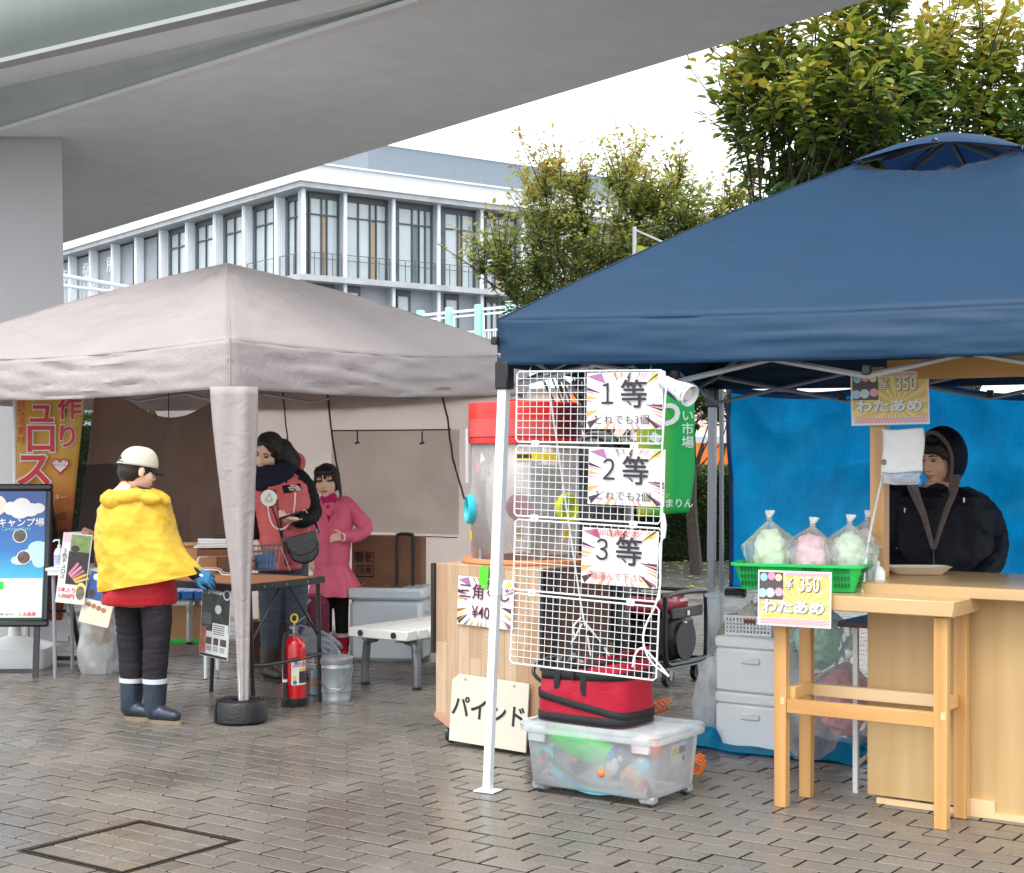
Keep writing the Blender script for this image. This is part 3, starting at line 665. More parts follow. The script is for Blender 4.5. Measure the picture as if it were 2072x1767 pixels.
# ------------------------------------------------------------------ trees
def limb(mb, a, d, L, r0, r1, curl, n=6):
    pts = [Vector(a)]; d = Vector(d).normalized()
    for k in range(n):
        d = (d+Vector((rng(-1, 1), rng(-1, 1), rng(-.4, .9)))*curl).normalized(); pts.append(pts[-1]+d*L/n)
    mb.tube(pts, [r0+(r1-r0)*k/n for k in range(n+1)], 6); return pts
def tree(name, label, base, th, crown, nl, lsize, mat, ncl, own_leaves, spread, tintbase):
    """crown: centre(rel), radii; shoots rise from limb ends and carry alternate leaves"""
    t = thing(name, label, 'tree', base); tm = MB(); rad = th*.028+.03
    tp = limb(tm, (0, 0, -.02), (0, 0, 1), th, rad, rad*.7, .08, 6); tm.build('trunk', BARK, t)
    lm = MB(); ends = []; C = Vector(crown[0]); Rr = Vector(crown[1])
    for k in range(ncl):
        while True:
            v = Vector((rng(-1, 1), rng(-1, 1), rng(-1, 1)))
            if .25 < v.length < 1: break
        e = C+Vector((v.x*Rr.x, v.y*Rr.y, v.z*Rr.z)); s = tp[-1-random.randint(0, 2)]
        mid = s.lerp(e, .5)+Vector((rng(-.2, .2), rng(-.2, .2), rng(.0, .3)))
        lm.tube([s, mid, e], [rad*.17, rad*.10, .006], 5); ends.append((e, (e-s).normalized()))
    pts, dr, up, sz, ti = [], [], [], [], []
    per = nl//max(1, ncl)
    for (e, d0) in ends:
        nsh = 7; cl = .55*noise.noise(e*.8+Vector((3, 1, 7)))
        for j in range(nsh):
            d = (d0*.6+Vector((rng(-.8, .8), rng(-.8, .8), rng(.1, 1.5)))).normalized(); L = rng(.35, 1.0)*spread; m = max(3, per//nsh)
            sp = [e+d*L*i/4+Vector((0, 0, -.05*L*(i/4)**2)) for i in range(5)]; lm.tube(sp, [.009, .007, .006, .005, .003], 4)
            for i in range(m):
                f = rng(.02, 1.02); p = e+d*L*f; side = Vector((rng(-1, 1), rng(-1, 1), rng(-.55, .35))); p = p+side*lsize*.35
                pts.append(p); dr.append(d*.35+side); up.append((rng(-.5, .5), rng(-.5, .5)-.2, 1)); sz.append(lsize*rng(.65, 1.15))
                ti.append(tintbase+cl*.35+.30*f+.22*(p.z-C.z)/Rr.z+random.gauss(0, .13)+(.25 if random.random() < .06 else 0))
    for i in range(int(nl*.45)):
        while True:
            v = Vector((rng(-1, 1), rng(-1, 1), rng(-1, 1)))
            if v.length < 1: break
        q0 = C+Vector((v.x*Rr.x, v.y*Rr.y, v.z*Rr.z))*.98
        if noise.noise(q0*1.6+Vector((7, 2, 5))) < -.12: continue
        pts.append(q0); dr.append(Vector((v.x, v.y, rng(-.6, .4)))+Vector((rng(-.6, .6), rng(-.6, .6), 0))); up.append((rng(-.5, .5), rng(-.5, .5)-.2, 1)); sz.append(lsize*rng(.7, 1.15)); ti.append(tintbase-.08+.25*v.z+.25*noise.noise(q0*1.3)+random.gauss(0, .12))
    lm.build('limb', BARK, t); ti = np.clip(ti, 0, 1); V = leaf_arrays(pts, dr, up, sz)
    wp = np.asarray(pts)+np.asarray(base); uu = 1036+3100*wp[:, 0]/wp[:, 1]; vv = 930-3100*(wp[:, 2]-1.45)/wp[:, 1]
    vis = np.where((uu > 0) & (uu < 2072) & (vv > 0) & (vv < 600))[0]
    own = vis[np.argsort((wp[vis, 1])/np.asarray(sz)[vis])][:own_leaves]
    rest = np.ones(len(pts), bool); rest[own] = False
    stuff(put('foliage', leaf_mesh('foliage', V[rest], ti[rest], mat), t))
    for i in own:
        c = V[i].mean(0); o = put('leaf', leaf_mesh('leaf', (V[i]-c)[None], [ti[i]], mat), t, loc=tuple(c))
    return t
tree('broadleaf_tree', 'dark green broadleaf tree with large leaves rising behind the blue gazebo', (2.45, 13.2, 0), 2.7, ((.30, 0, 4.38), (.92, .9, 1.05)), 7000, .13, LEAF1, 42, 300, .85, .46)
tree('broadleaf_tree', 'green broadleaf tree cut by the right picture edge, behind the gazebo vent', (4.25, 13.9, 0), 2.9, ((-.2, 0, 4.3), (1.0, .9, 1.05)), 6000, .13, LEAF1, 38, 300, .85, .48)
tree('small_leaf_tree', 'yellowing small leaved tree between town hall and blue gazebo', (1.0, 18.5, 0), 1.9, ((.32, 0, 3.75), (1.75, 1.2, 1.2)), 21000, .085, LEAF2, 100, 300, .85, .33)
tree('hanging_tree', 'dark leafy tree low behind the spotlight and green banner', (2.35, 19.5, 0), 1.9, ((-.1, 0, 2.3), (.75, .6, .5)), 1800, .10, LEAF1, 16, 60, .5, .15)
# ------------------------------------------------------------------ the two pop-up tents
def fabric(name, col, transl=.25, rough=.6, weave=260, var=.05, stretch=None, crumple=.25, cs=7):
    m, n, l, b = newmat(name)
    t = noise_node(n, l, 2.2, 4, stretch=stretch); r = ramp(n, l, t.outputs[0], [(.3, sc(col, 1-var)), (.7, sc(col, 1+var))]); l.new(r.outputs[0], b.inputs['Base Color'])
    b.inputs['Roughness'].default_value = rough; dk = max(col[:3]) < .08; b.inputs['Sheen Weight'].default_value = 0 if dk else .08; b.inputs['Specular IOR Level'].default_value = .16 if dk else .3
    t2 = noise_node(n, l, cs, 6, rough=.6, dist=1.2); t3 = noise_node(n, l, weave, 2)
    b1 = n.new('ShaderNodeBump'); b1.inputs['Strength'].default_value = crumple; b1.inputs['Distance'].default_value = .04; l.new(t2.outputs[0], b1.inputs['Height'])
    b2 = n.new('ShaderNodeBump'); b2.inputs['Strength'].default_value = .1; b2.inputs['Distance'].default_value = .002; l.new(t3.outputs[0], b2.inputs['Height']); l.new(b1.outputs[0], b2.inputs['Normal']); l.new(b2.outputs[0], b.inputs['Normal'])
    td = n.new('ShaderNodeBsdfTranslucent'); l.new(r.outputs[0], td.inputs[0]); mxs = n.new('ShaderNodeMixShader'); mxs.inputs[0].default_value = transl
    l.new(b.outputs[0], mxs.inputs[1]); l.new(td.outputs[0], mxs.inputs[2]); l.new(mxs.outputs[0], n['Material Output'].inputs[0]); return m
BLUEF = fabric('navy_blue_fabric', S(38, 84, 124, .50), .10, .5, crumple=.12, cs=5)
BEIGEF = fabric('beige_fabric', S(206, 197, 196), .42, .65, crumple=.36, cs=11)
BEIGEW = fabric('beige_wall_fabric', S(240, 231, 226), .78, .65, crumple=.35, cs=6)
BROWNF = fabric('brown_blanket', S(146, 124, 114), .06, .85, crumple=.3, cs=4, var=.15); CHARF = fabric('charcoal_blanket', S(88, 79, 76), .03, .85, crumple=.3, cs=4, var=.15)
WINF = fabric('grey_window_film', S(214, 209, 205), .78, .35, crumple=.6, cs=5)
SEAM = FLAT('dark_seam', (.03, .026, .026, 1)); TRUSS = M('truss_steel', (.42, .44, .46, 1), .4, metal=.4, var=.1)
def canopy(root, c, zt, zb, apex, bulge, mat, nu=44, nv=26, wr=.010, sag=.03, out=.03, hemsag=None, seed=0, top=1.0):
    """four roof panels and the hanging skirt; c: corners (x,y) in order, zt/zb eave heights of each"""
    q = MB(); A = Vector(apex)
    for i in range(4):
        j = (i+1) % 4; a = Vector((*c[i], zt[i])); b = Vector((*c[j], zt[j])); e = (b-a).normalized(); nrm = Vector((e.y, -e.x, 0))
        def roof(s, t):
            dip = .045*math.sin(math.pi*s)*max(0, (t-.75)/.25)**2 if top < 1 else 0; t *= top
            p = a.lerp(b, s); p.z -= sag*math.sin(math.pi*s); r = p.lerp(A, t)
            r.z += bulge*math.sin(math.pi*t)*(1-.55*math.sin(math.pi*s)**.7)
            k = min(1, 6*min(s, 1-s)+.25)*min(1, t*5+.1)*min(1, (1-t)*4)
            n1 = noise.noise(Vector((s*7+seed, t*16+i*9, seed))); n2 = 1-2*abs(noise.noise(Vector((s*4+t*5+seed*2, t*22-s*9+i*5, 3))))
            r.z += wr*k*(n1+1.1*n2)-dip; return r
        q.grid(roof, nu, nv)
        def skirt(s, t):
            p = a.lerp(b, s); p.z -= sag*math.sin(math.pi*s); zbb = zb[i]+(zb[j]-zb[i])*s-(hemsag or sag*.8)*math.sin(math.pi*s)
            z = p.z+(zbb-p.z)*t; k = math.sin(math.pi*min(1, max(0, s)))**.4
            o = out*math.sin(t*math.pi*.55)*k+wr*1.3*k*noise.noise(Vector((s*10+seed, t*7+i*3, 5)))+wr*.45*k*(1-2*abs(noise.noise(Vector((s*5+seed, t*5+i, 9)))))*math.sin(math.pi*t)
            return Vector((p.x, p.y, z))+nrm*o
        q.grid(skirt, nu, 12)
    o = q.build('canopy', mat, root, smooth=50, sol=.002)
    s = MB()
    for i in range(4):
        a = Vector((*c[i], zt[i])); s.tube([a.lerp(A, t)+Vector((0, 0, bulge*math.sin(math.pi*t)+.003)) for t in [k/16 for k in range(17)]], .004, 5)
        s.tube([(*c[i], zt[i]), (*c[i], zb[i])], .004, 5)
        j = (i+1) % 4
        h = [Vector((*c[i], zb[i])).lerp(Vector((*c[j], zb[j])), t)-Vector((0, 0, (hemsag or sag*.8)*math.sin(math.pi*t))) for t in [k/16 for k in range(17)]]
    s.build('seam', mat, o, smooth=60)
    return o
def scissor(root, a, b, z0, z1, n, mat):
    a, b = Vector(a), Vector(b)
    for k in range(n):
        p, q_ = a.lerp(b, k/n), a.lerp(b, (k+1)/n)
        for (za, zb_) in ((z0, z1), (z1, z0)):
            m = MB(); m.tube([(p.x, p.y, za), (q_.x, q_.y, zb_)], .011, 4); m.build('truss_bar', mat, root, smooth=0)
# ---- blue gazebo
gz = thing('blue_gazebo', 'navy blue pop up gazebo with vented peak over the cotton candy stall', 'gazebo', (-.06, 6.66, 0), R(-28))
W3, D3 = 3.2, 2.6; cs = [(0, 0), (W3, 0), (W3, D3), (0, D3)]
canopy(gz, cs, [2.056, 2.03, 2.05, 2.05], [1.858, 1.835, 1.86, 1.86], (1.64, 1.36, 2.965), .045, BLUEF, wr=.009, sag=.02, out=.035, hemsag=.012, seed=3, top=.79)
# peak cap, lifted above the opening, with arched edges
capc = Vector((1.64, 1.36, 2.955)); ch = .36
def capf(i):
    cc = [(-ch, -ch), (ch, -ch), (ch, ch), (-ch, ch)]; a = Vector((*cc[i], -.155)); b = Vector((*cc[(i+1) % 4], -.155))
    def f(s, t):
        p = a.lerp(b, s); p.z += .06*math.sin(math.pi*s); k = 1-.10*math.sin(math.pi*s); p.x *= k; p.y *= k
        r = p.lerp(Vector((0, 0, 0)), t); r.z += .02*math.sin(math.pi*t); return r+capc
    return f
q = MB()
for i in range(4): q.grid(capf(i), 14, 8)
q.build('peak_cap', fabric('vent_cap_fabric', S(80, 122, 168, .95), .6, .5, crumple=.1, cs=5), gz, smooth=50, sol=.003)
for (sx_, sy_) in ((-1, -1), (1, -1), (1, 1), (-1, 1), (0, -1), (1, 0), (0, 1), (-1, 0)):
    m = MB(); m.tube([capc+Vector((0, 0, -.02)), capc+Vector((sx_*ch*.9, sy_*ch*.9, -.15 if sx_*sy_ else -.09))], .012, 5); m.build('cap_rib', BLACKM, gz)
labels = []
for i, (x, y) in enumerate(cs):
    t = MB(); dx = (-.05 if i == 0 else 0)
    x2 = x+.02*(1 if x == 0 else -1); y2 = y+.02*(1 if y == 0 else -1); xb = x+dx*1.05; t.tube([(x2, y2, 1.80), (x2+(xb-x2)*.52, y2+(y-y2)*.52, .86)], .029, 4, up=(1, 1, 0)); t.tube([(x2+(xb-x2)*.5, y2+(y-y2)*.5, .9), (xb, y, .0)], .024, 4, up=(1, 1, 0))
    lg = t.build('leg', WHITEM if i < 2 else GREYM, gz, smooth=0)
    t = MB(); t.box((x+dx*1.05, y, .006), (.10, .085, .008), bev=.003); t.build('foot_plate', WHITEM, lg, smooth=0)
    t = MB(); t.box((x+.02*(1 if x == 0 else -1), y+.02*(1 if y == 0 else -1), 1.815), (.065, .065, .12), bev=.006); t.build('corner_joint', BLACK, gz)
    t = MB(); t.box((x-.005, y-.02, 1.965), (.03, .03, .035), bev=.004); t.build('velcro_tab', BLACK, gz)
for (a, b) in ((0, 1), (1, 2), (2, 3), (3, 0)):
    pa, pb_ = Vector((*cs[a], 0)), Vector((*cs[b], 0)); d = (pb_-pa).normalized()*.05; inn = Vector((W3/2, D3/2, 0)); o_ = (inn-(pa+pb_)/2).normalized()*.06
    scissor(gz, pa+d+o_, pb_-d+o_, 1.775, 1.93, 4, TRUSS)
    for k in (1, 2, 3):
        w = (pa+o_).lerp(pb_+o_, k/4); m = MB(); m.box((w.x, w.y, 1.80), (.035, .035, .04), bev=.004); m.build('truss_joint', BLACK, gz)
for i, (x, y) in enumerate(cs):
    m = MB(); m.tube([(x, y, 1.9), (1.64, 1.36, 2.80)], .014, 5); m.build('roof_pole', TRUSS, gz)
# ---- beige tent
dgl = Vector((-.19, .982, 0)); C0 = Vector((-1.562, 8.48, 0)); S3 = 3.0
e1 = Vector((dgl.x*math.cos(R(-45))-dgl.y*math.sin(R(-45)), dgl.x*math.sin(R(-45))+dgl.y*math.cos(R(-45)), 0)); e2 = Vector((-e1.y, e1.x, 0))
bt = thing('beige_tent', 'beige square pop up tent with side walls over the camp goods stall', 'tent', C0)
cb = [(0, 0), tuple((e1*S3).xy), tuple(((e1+e2)*S3).xy), tuple((e2*S3).xy)]; ap = (e1+e2)*S3/2
canopy(bt, cb, [2.115, 2.20, 2.15, 2.12], [1.845, 1.925, 1.86, 1.86], (ap.x, ap.y, 2.80), .045, BEIGEF, wr=.019, sag=.05, out=.025, hemsag=.0, seed=11)
for i, (x, y) in enumerate(cb):
    if i == 0: pts = [(x+.03, y+.03, 1.84), (x+.072, y+.005, 0.03)]
    else: pts = [(x, y, 1.95), (x, y, .0)]
    t = MB(); t.tube(pts, .022, 4, up=(1, 1, 0)); t.build('leg', WHITEM, bt, smooth=0)
# corner sleeve gathered round the front leg
q = MB()
def sleeve(s, t):
    a = s*2*math.pi; z = 1.852-1.77*t; kk = [0, .13, .27, .42, .57, .78, 1.0]
    xl = np.interp(t, kk, [-.112, -.095, -.070, -.036, .002, .034, .050]); xr = np.interp(t, kk, [.150, .146, .140, .128, .114, .108, .104])
    f = 1+.16*math.sin(a*5+t*4)*(.3+min(1, t*1.5))+.14*noise.noise(Vector((math.cos(a)*2, math.sin(a)*2, t*5))); w = (xr-xl)/2
    return Vector(((xl+xr)/2+w*(1+.35*(f-1))*math.cos(a), .01+(w*.55+.012)*f*math.sin(a), z))
q.grid(sleeve, 40, 40, closed=True); q.build('corner_sleeve', BEIGEF, bt, smooth=60, sol=.002)
inn = (Vector(ap)-Vector((0, 0, 0))).normalized()
for (a, b) in ((0, 1), (1, 2), (2, 3), (3, 0)):
    pa, pb_ = Vector((*cb[a], 0)), Vector((*cb[b], 0)); o_ = (Vector((ap.x, ap.y, 0))-(pa+pb_)/2).normalized()*.05
    scissor(bt, pa+o_, pb_+o_, 1.90, 2.05, 3, TRUSS)
for (x, y) in cb:
    m = MB(); m.tube([(x, y, 2.0), (ap.x, ap.y, 2.72)], .014, 5); m.build('roof_pole', TRUSS, bt)
def wall(name, a, b, z0, z1, mat, parent, folds=5, amp=.03, seed=0, nu=50, nv=34, sagtop=0, inward=Vector((0, 0, 0))):
    a, b = Vector((a[0], a[1], 0)), Vector((b[0], b[1], 0)); e = (b-a).normalized(); nr = Vector((e.y, -e.x, 0))
    def f(s, t):
        p = a.lerp(b, s)+inward; zt_ = z1-sagtop*abs(math.sin(math.pi*s*2))
        o = amp*(noise.noise(Vector((s*folds+seed, t*1.6, seed)))+.5*(1-2*abs(noise.noise(Vector((s*folds*1.3+t*1.5+seed, t*3-s*2, 4))))))
        return Vector((p.x, p.y, zt_+(z0-zt_)*t))+nr*o
    q = MB(); q.grid(f, nu, nv); return q.build(name, mat, parent, smooth=60, sol=.002), f
rB = Vector((*cb[2], 0)); rR = Vector((*cb[1], 0)); rL = Vector((*cb[3], 0))
inn1 = -e1*.06*0
wob, wf = wall('back_wall', rB, rR, .12, 2.0, BEIGEW, bt, 5, .022, 2)
def onwall(pts, off=-.012):
    r = []
    for (s, t) in pts:
        p = wf(s, t); e = (rR-rB).normalized(); nr = Vector((e.y, -e.x, 0)); r.append(p+nr*(-off if nr.y < 0 else off))
    return r
# window film, piping, toggles; (s,t) runs along and down the wall
def uv2st(u, v):
    best = None
    for i in range(601):
        s = i/600; p = rB.lerp(rR, s)+C0; uu = UC+p.x/p.y*FOC
        if best is None or abs(uu-u) < best[0]: best = (abs(uu-u), s, p)
    s, p = best[1], best[2]; z = EYE-(v-VH)/FOC*p.y; return s, (2.0-z)/(2.0-.12)
s0, t0 = uv2st(676, 873); s1, t1 = uv2st(934, 1082)
q = MB(); nrw = Vector(((rR-rB).y, -(rR-rB).x, 0)).normalized(); nrw = nrw if nrw.y < 0 else -nrw
def film(s, t): return wf(s0+(s1-s0)*s, t0+(t1-t0)*t)+nrw*(.012+.012*(1-2*abs(noise.noise(Vector((s*6, t*5, 8)))))*min(1, t*2))
q.grid(film, 40, 30); q.build('window_film', WINF, bt, smooth=60)
def seam(path, r=.006):
    pts = []
    for k in range(len(path)-1):
        for j in range(8):
            f = j/8; pts.append((path[k][0]*(1-f)+path[k+1][0]*f, path[k][1]*(1-f)+path[k+1][1]*f))
    pts.append(path[-1]); m = MB(); m.tube([wf(*uv2st(*p))+nrw*.02 for p in pts], r, 5); m.build('piping', SEAM, bt)
seam([(676, 872), (800, 871), (912, 870), (918, 868)]); seam([(667, 792), (676, 872), (690, 960), (699, 1030)], .008); seam([(900, 800), (912, 850), (922, 930), (945, 1010)], .008)
seam([(575, 790), (584, 860), (590, 900)], .006); seam([(700, 1082), (800, 1084), (930, 1088)], .004)
for u in (728, 861):
    a = wf(*uv2st(u, 873))+nrw*.03; m = MB(); m.tube([a, a-Vector((0, 0, .09))], .006, 5); m.tube([a+Vector((-.018, 0, -.095)), a+Vector((.018, 0, -.085))], .008, 5); m.build('toggle', SEAM, bt)
_, _ = wall('back_wall', rB+Vector((.02, .02, 0)), rL, .1, 2.0, BEIGEW, bt, 4, .03, 6) if False else (None, None)
q = MB(); q.add([tuple(rB+Vector((0, .05, 2.0))), tuple(rB.lerp(rL, .30)+Vector((0, .05, 2.0))), tuple(rB.lerp(rL, .02)+Vector((0, .05, .8)))], [(0, 1, 2)]); q.build('wall_flap', BEIGEW, bt, smooth=0)
# brown blanket curtain hung along the left back side
cu = thing('brown_curtain', 'dark brown blanket hung as a curtain inside the beige tent, charcoal at left', 'curtain', tuple(C0))
PA, PB = P(163, 930, 11.15)-C0, P(478, 930, 12.1)-C0; PA.z = PB.z = 0
def curt(s, t):
    p = PA.lerp(PB, s); top = 1.93-.16*math.sin(math.pi*min(1, max(0, (s-.12)/.78)))**1.4; bot = .50+.25*s
    sl = .06*t*(1-s)
    o = .08*noise.noise(Vector((s*9, t*1.2, 3)))*(.3+t)+.05*(1-2*abs(noise.noise(Vector((s*6+t, t*2.2, 7)))))
    return Vector((p.x-sl+.18*(1-s)*(1-t)*.5, p.y+o, top+(bot-top)*t))
q = MB(); q.grid(curt, 70, 44)
o = q.mesh('curtain', [BROWNF, CHARF], 60); nu = 70
for i, pl in enumerate(o.polygons):
    s, t = (i % nu)/nu, (i//nu)/44
    if s < .42-.32*max(0, (.9-t))*0+.06*math.sin(t*9) and t > .36 and s < .46-.2*(t-.36): pl.material_index = 1
put('cloth', o, cu, sol=.004)
for s in (.01, .14, .5, .86, .98):
    p = curt(s, 0); m = MB(); m.tube([p, Vector((p.x, p.y, 2.0))], .004, 4); m.build('tie', SEAM, cu)
# ring shaped weight round the front leg
wt = thing('leg_weight', 'black two part plastic weight clamped round the beige tent leg', 'tent weight', (-1.50, 8.47, 0), R(15))
RUB = M('ribbed_black', (.014, .014, .016, 1), .35, var=.3, bump=.5, bs=90)
for (a0, a1) in ((-155, 20), (28, 198)):
    m = MB(); pr = [(.05, .004), (.138, .004), (.148, .014), (.148, .105), (.138, .122), (.118, .128), (.112, .118), (.06, .118), (.05, .124), (.05, .004)]
    m.lathe(pr, 24, a0=R(a0), a1=R(a1)); n_ = len(pr)
    k = 25; base = 0
    m.add([m.v[i*k] for i in range(n_-1)], [tuple(range(n_-1))]); m.add([m.v[i*k+24] for i in range(n_-1)], [tuple(range(n_-2, -1, -1))])
    m.build('half_ring', RUB, wt)
# ---- blue tarpaulin hung at the back of the gazebo
def tarp_mat():
    m, n, l, b = newmat('blue_tarpaulin')
    t = noise_node(n, l, 3.2, 8, rough=.72, stretch=(1, 1, .8)); t2 = noise_node(n, l, 5, 6, stretch=(.6, 1, 9), rough=.7); t3 = noise_node(n, l, 5, 6, stretch=(14, 1, .6), rough=.7)
    a = n.new('ShaderNodeMath'); a.operation = 'ADD'; l.new(t2.outputs[0], a.inputs[0]); l.new(t3.outputs[0], a.inputs[1]); h = n.new('ShaderNodeMath'); h.operation = 'MULTIPLY_ADD'; l.new(a.outputs[0], h.inputs[0]); h.inputs[1].default_value = .28; l.new(t.outputs[0], h.inputs[2])
    r = ramp(n, l, h.outputs[0], [(.48, (.0, .35, .60, 1)), (.76, (.005, .49, .77, 1)), (.98, (.03, .60, .88, 1))]); l.new(r.outputs[0], b.inputs['Base Color']); b.inputs['Roughness'].default_value = .38
    w = noise_node(n, l, 300, 2, stretch=(1, 1, 1)); bp = n.new('ShaderNodeBump'); bp.inputs['Strength'].default_value = .15; bp.inputs['Distance'].default_value = .003; l.new(w.outputs[0], bp.inputs['Height']); l.new(bp.outputs[0], b.inputs['Normal'])
    td = n.new('ShaderNodeBsdfTranslucent'); l.new(r.outputs[0], td.inputs[0]); mxs = n.new('ShaderNodeMixShader'); mxs.inputs[0].default_value = .7; l.new(b.outputs[0], mxs.inputs[1]); l.new(td.outputs[0], mxs.inputs[2]); l.new(mxs.outputs[0], n['Material Output'].inputs[0]); return m
TARP = tarp_mat(); TARPE = M('tarp_hem', (.005, .06, .22, 1), .4)
tp = thing('blue_tarp_wall', 'bright blue tarpaulin hung as the back wall of the gazebo', 'tarp', tuple(P(1468, 930, 8.98).xy)+(0,), R(-28))
TW = 2.9
ties = [(0, 1.885), (.93, 1.875), (1.18, 1.90), (1.75, 1.80), (2.1, 1.875), (2.9, 1.87)]
def ttop(x):
    for k in range(len(ties)-1):
        if ties[k][0] <= x <= ties[k+1][0]:
            f = (x-ties[k][0])/(ties[k+1][0]-ties[k][0]); w = ties[k+1][0]-ties[k][0]
            return ties[k][1]*(1-f)+ties[k+1][1]*f-.05*w*math.sin(math.pi*f)
    return 1.87
def tarpf(s, t):
    x = s*TW; zt_ = ttop(min(x, TW)); z = zt_+(.70-zt_)*t
    o = .045*noise.noise(Vector((x*2.2, t*1.5, 2)))+.032*(1-2*abs(noise.noise(Vector((x*1.6+t*2, t*2.2-x, 6)))))
    for (tx, _) in ties[1:5]: o += .012*math.exp(-abs(x-tx+.35*t)*7)*(1-t)
    return Vector((x+.02*math.sin(t*3), o, z))
q = MB(); q.grid(tarpf, 110, 60); cl = q.mesh('sheet', [TARP, TARPE], 60)
for i, pl in enumerate(cl.polygons):
    if (i//110) < 2 or (i % 110) < 1: pl.material_index = 1
put('sheet', cl, tp, sol=.0015)
for (x, z) in ties:
    m = MB(); m.lathe([(.014, -.002), (.014, .002), (.008, .002), (.008, -.002), (.014, -.002)], 12); 
    o = m.build('eyelet', STEEL, tp); o.location = (x+.02, -.008, z-.03); o.rotation_euler = (R(90), 0, 0)
    m = MB(); m.tube([(x+.02, -.012, z-.03), (x, 0, z+.03), (x+.03, .02, z+.10)], .004, 5); m.build('tie', WHITE, tp)
m = MB(); m.tube([(-.035, .03, 1.9), (-.035, .03, .0)], .014, 6); m.build('side_pole', GREYM, tp)
# ------------------------------------------------------------------ prize machine on its wooden cabinet
def plank_mat():
    m, n, l, b = newmat('printed_wood_sheet')
    tc = n.new('ShaderNodeTexCoord'); s = n.new('ShaderNodeSeparateXYZ'); l.new(tc.outputs['Object'], s.inputs[0])
    ad = n.new('ShaderNodeMath'); ad.operation = 'ADD'; l.new(s.outputs[0], ad.inputs[0]); l.new(s.outputs[1], ad.inputs[1])
    dv_ = n.new('ShaderNodeMath'); dv_.operation = 'DIVIDE'; l.new(ad.outputs[0], dv_.inputs[0]); dv_.inputs[1].default_value = .072
    fl = n.new('ShaderNodeMath'); fl.operation = 'FLOOR'; l.new(dv_.outputs[0], fl.inputs[0])
    zz = n.new('ShaderNodeMath'); zz.operation = 'MULTIPLY_ADD'; l.new(fl.outputs[0], zz.inputs[0]); zz.inputs[1].default_value = .37; l.new(s.outputs[2], zz.inputs[2])
    zf = n.new('ShaderNodeMath'); zf.operation = 'DIVIDE'; l.new(zz.outputs[0], zf.inputs[0]); zf.inputs[1].default_value = .52
    z2 = n.new('ShaderNodeMath'); z2.operation = 'FLOOR'; l.new(zf.outputs[0], z2.inputs[0])
    cb = n.new('ShaderNodeCombineXYZ'); l.new(fl.outputs[0], cb.inputs[0]); l.new(z2.outputs[0], cb.inputs[1])
    wn_ = n.new('ShaderNodeTexWhiteNoise'); wn_.noise_dimensions = '2D'; l.new(cb.outputs[0], wn_.inputs[0])
    r = ramp(n, l, wn_.outputs[0], [(0, S(176, 144, 114)), (.5, S(188, 158, 128)), (1, S(200, 174, 146))])
    t = noise_node(n, l, 2, 6, stretch=(40, 40, 2.0), dist=1.5); r2 = ramp(n, l, t.outputs[0], [(.3, (.82, .80, .78, 1)), (.7, (1.08, 1.06, 1.04, 1))])
    fr = n.new('ShaderNodeMath'); fr.operation = 'FRACT'; l.new(dv_.outputs[0], fr.inputs[0]); ed = n.new('ShaderNodeMath'); ed.operation = 'GREATER_THAN'; ed.inputs[1].default_value = .035; l.new(fr.outputs[0], ed.inputs[0])
    # chevron figure down the middle of some boards
    c1 = n.new('ShaderNodeMath'); c1.operation = 'SUBTRACT'; l.new(fr.outputs[0], c1.inputs[0]); c1.inputs[1].default_value = .5
    c2 = n.new('ShaderNodeMath'); c2.operation = 'ABSOLUTE'; l.new(c1.outputs[0], c2.inputs[0])
    c3 = n.new('ShaderNodeMath'); c3.operation = 'MULTIPLY_ADD'; l.new(c2.outputs[0], c3.inputs[0]); c3.inputs[1].default_value = .06; l.new(s.outputs[2], c3.inputs[2])
    c4 = n.new('ShaderNodeMath'); c4.operation = 'MULTIPLY'; l.new(c3.outputs[0], c4.inputs[0]); c4.inputs[1].default_value = 330
    c5 = n.new('ShaderNodeMath'); c5.operation = 'SINE'; l.new(c4.outputs[0], c5.inputs[0])
    md = n.new('ShaderNodeMath'); md.operation = 'MODULO'; aa = n.new('ShaderNodeMath'); aa.operation = 'ADD'; l.new(fl.outputs[0], aa.inputs[0]); aa.inputs[1].default_value = 1001; l.new(aa.outputs[0], md.inputs[0]); md.inputs[1].default_value = 2
    ce = n.new('ShaderNodeMapRange'); l.new(c2.outputs[0], ce.inputs[0]); ce.inputs[1].default_value = .30; ce.inputs[2].default_value = .2; ce.inputs[3].default_value = 0; ce.inputs[4].default_value = .13
    k1 = n.new('ShaderNodeMath'); k1.operation = 'MULTIPLY'; l.new(ce.outputs[0], k1.inputs[0]); l.new(md.outputs[0], k1.inputs[1])
    k2 = n.new('ShaderNodeMath'); k2.operation = 'MULTIPLY_ADD'; l.new(c5.outputs[0], k2.inputs[0]); l.new(k1.outputs[0], k2.inputs[1]); k2.inputs[2].default_value = 1.0
    m1 = n.new('ShaderNodeMix'); m1.data_type = 'RGBA'; m1.blend_type = 'MULTIPLY'; m1.inputs[0].default_value = 1; l.new(r.outputs[0], m1.inputs[6]); l.new(r2.outputs[0], m1.inputs[7])
    vm = n.new('ShaderNodeVectorMath'); vm.operation = 'SCALE'; l.new(m1.outputs[2], vm.inputs[0]); l.new(k2.outputs[0], vm.inputs['Scale'])
    m2 = n.new('ShaderNodeMix'); m2.data_type = 'RGBA'; l.new(ed.outputs[0], m2.inputs[0]); m2.inputs[6].default_value = S(150, 115, 85); l.new(vm.outputs[0], m2.inputs[7])
    l.new(m2.outputs[2], b.inputs['Base Color']); b.inputs['Roughness'].default_value = .45; return m
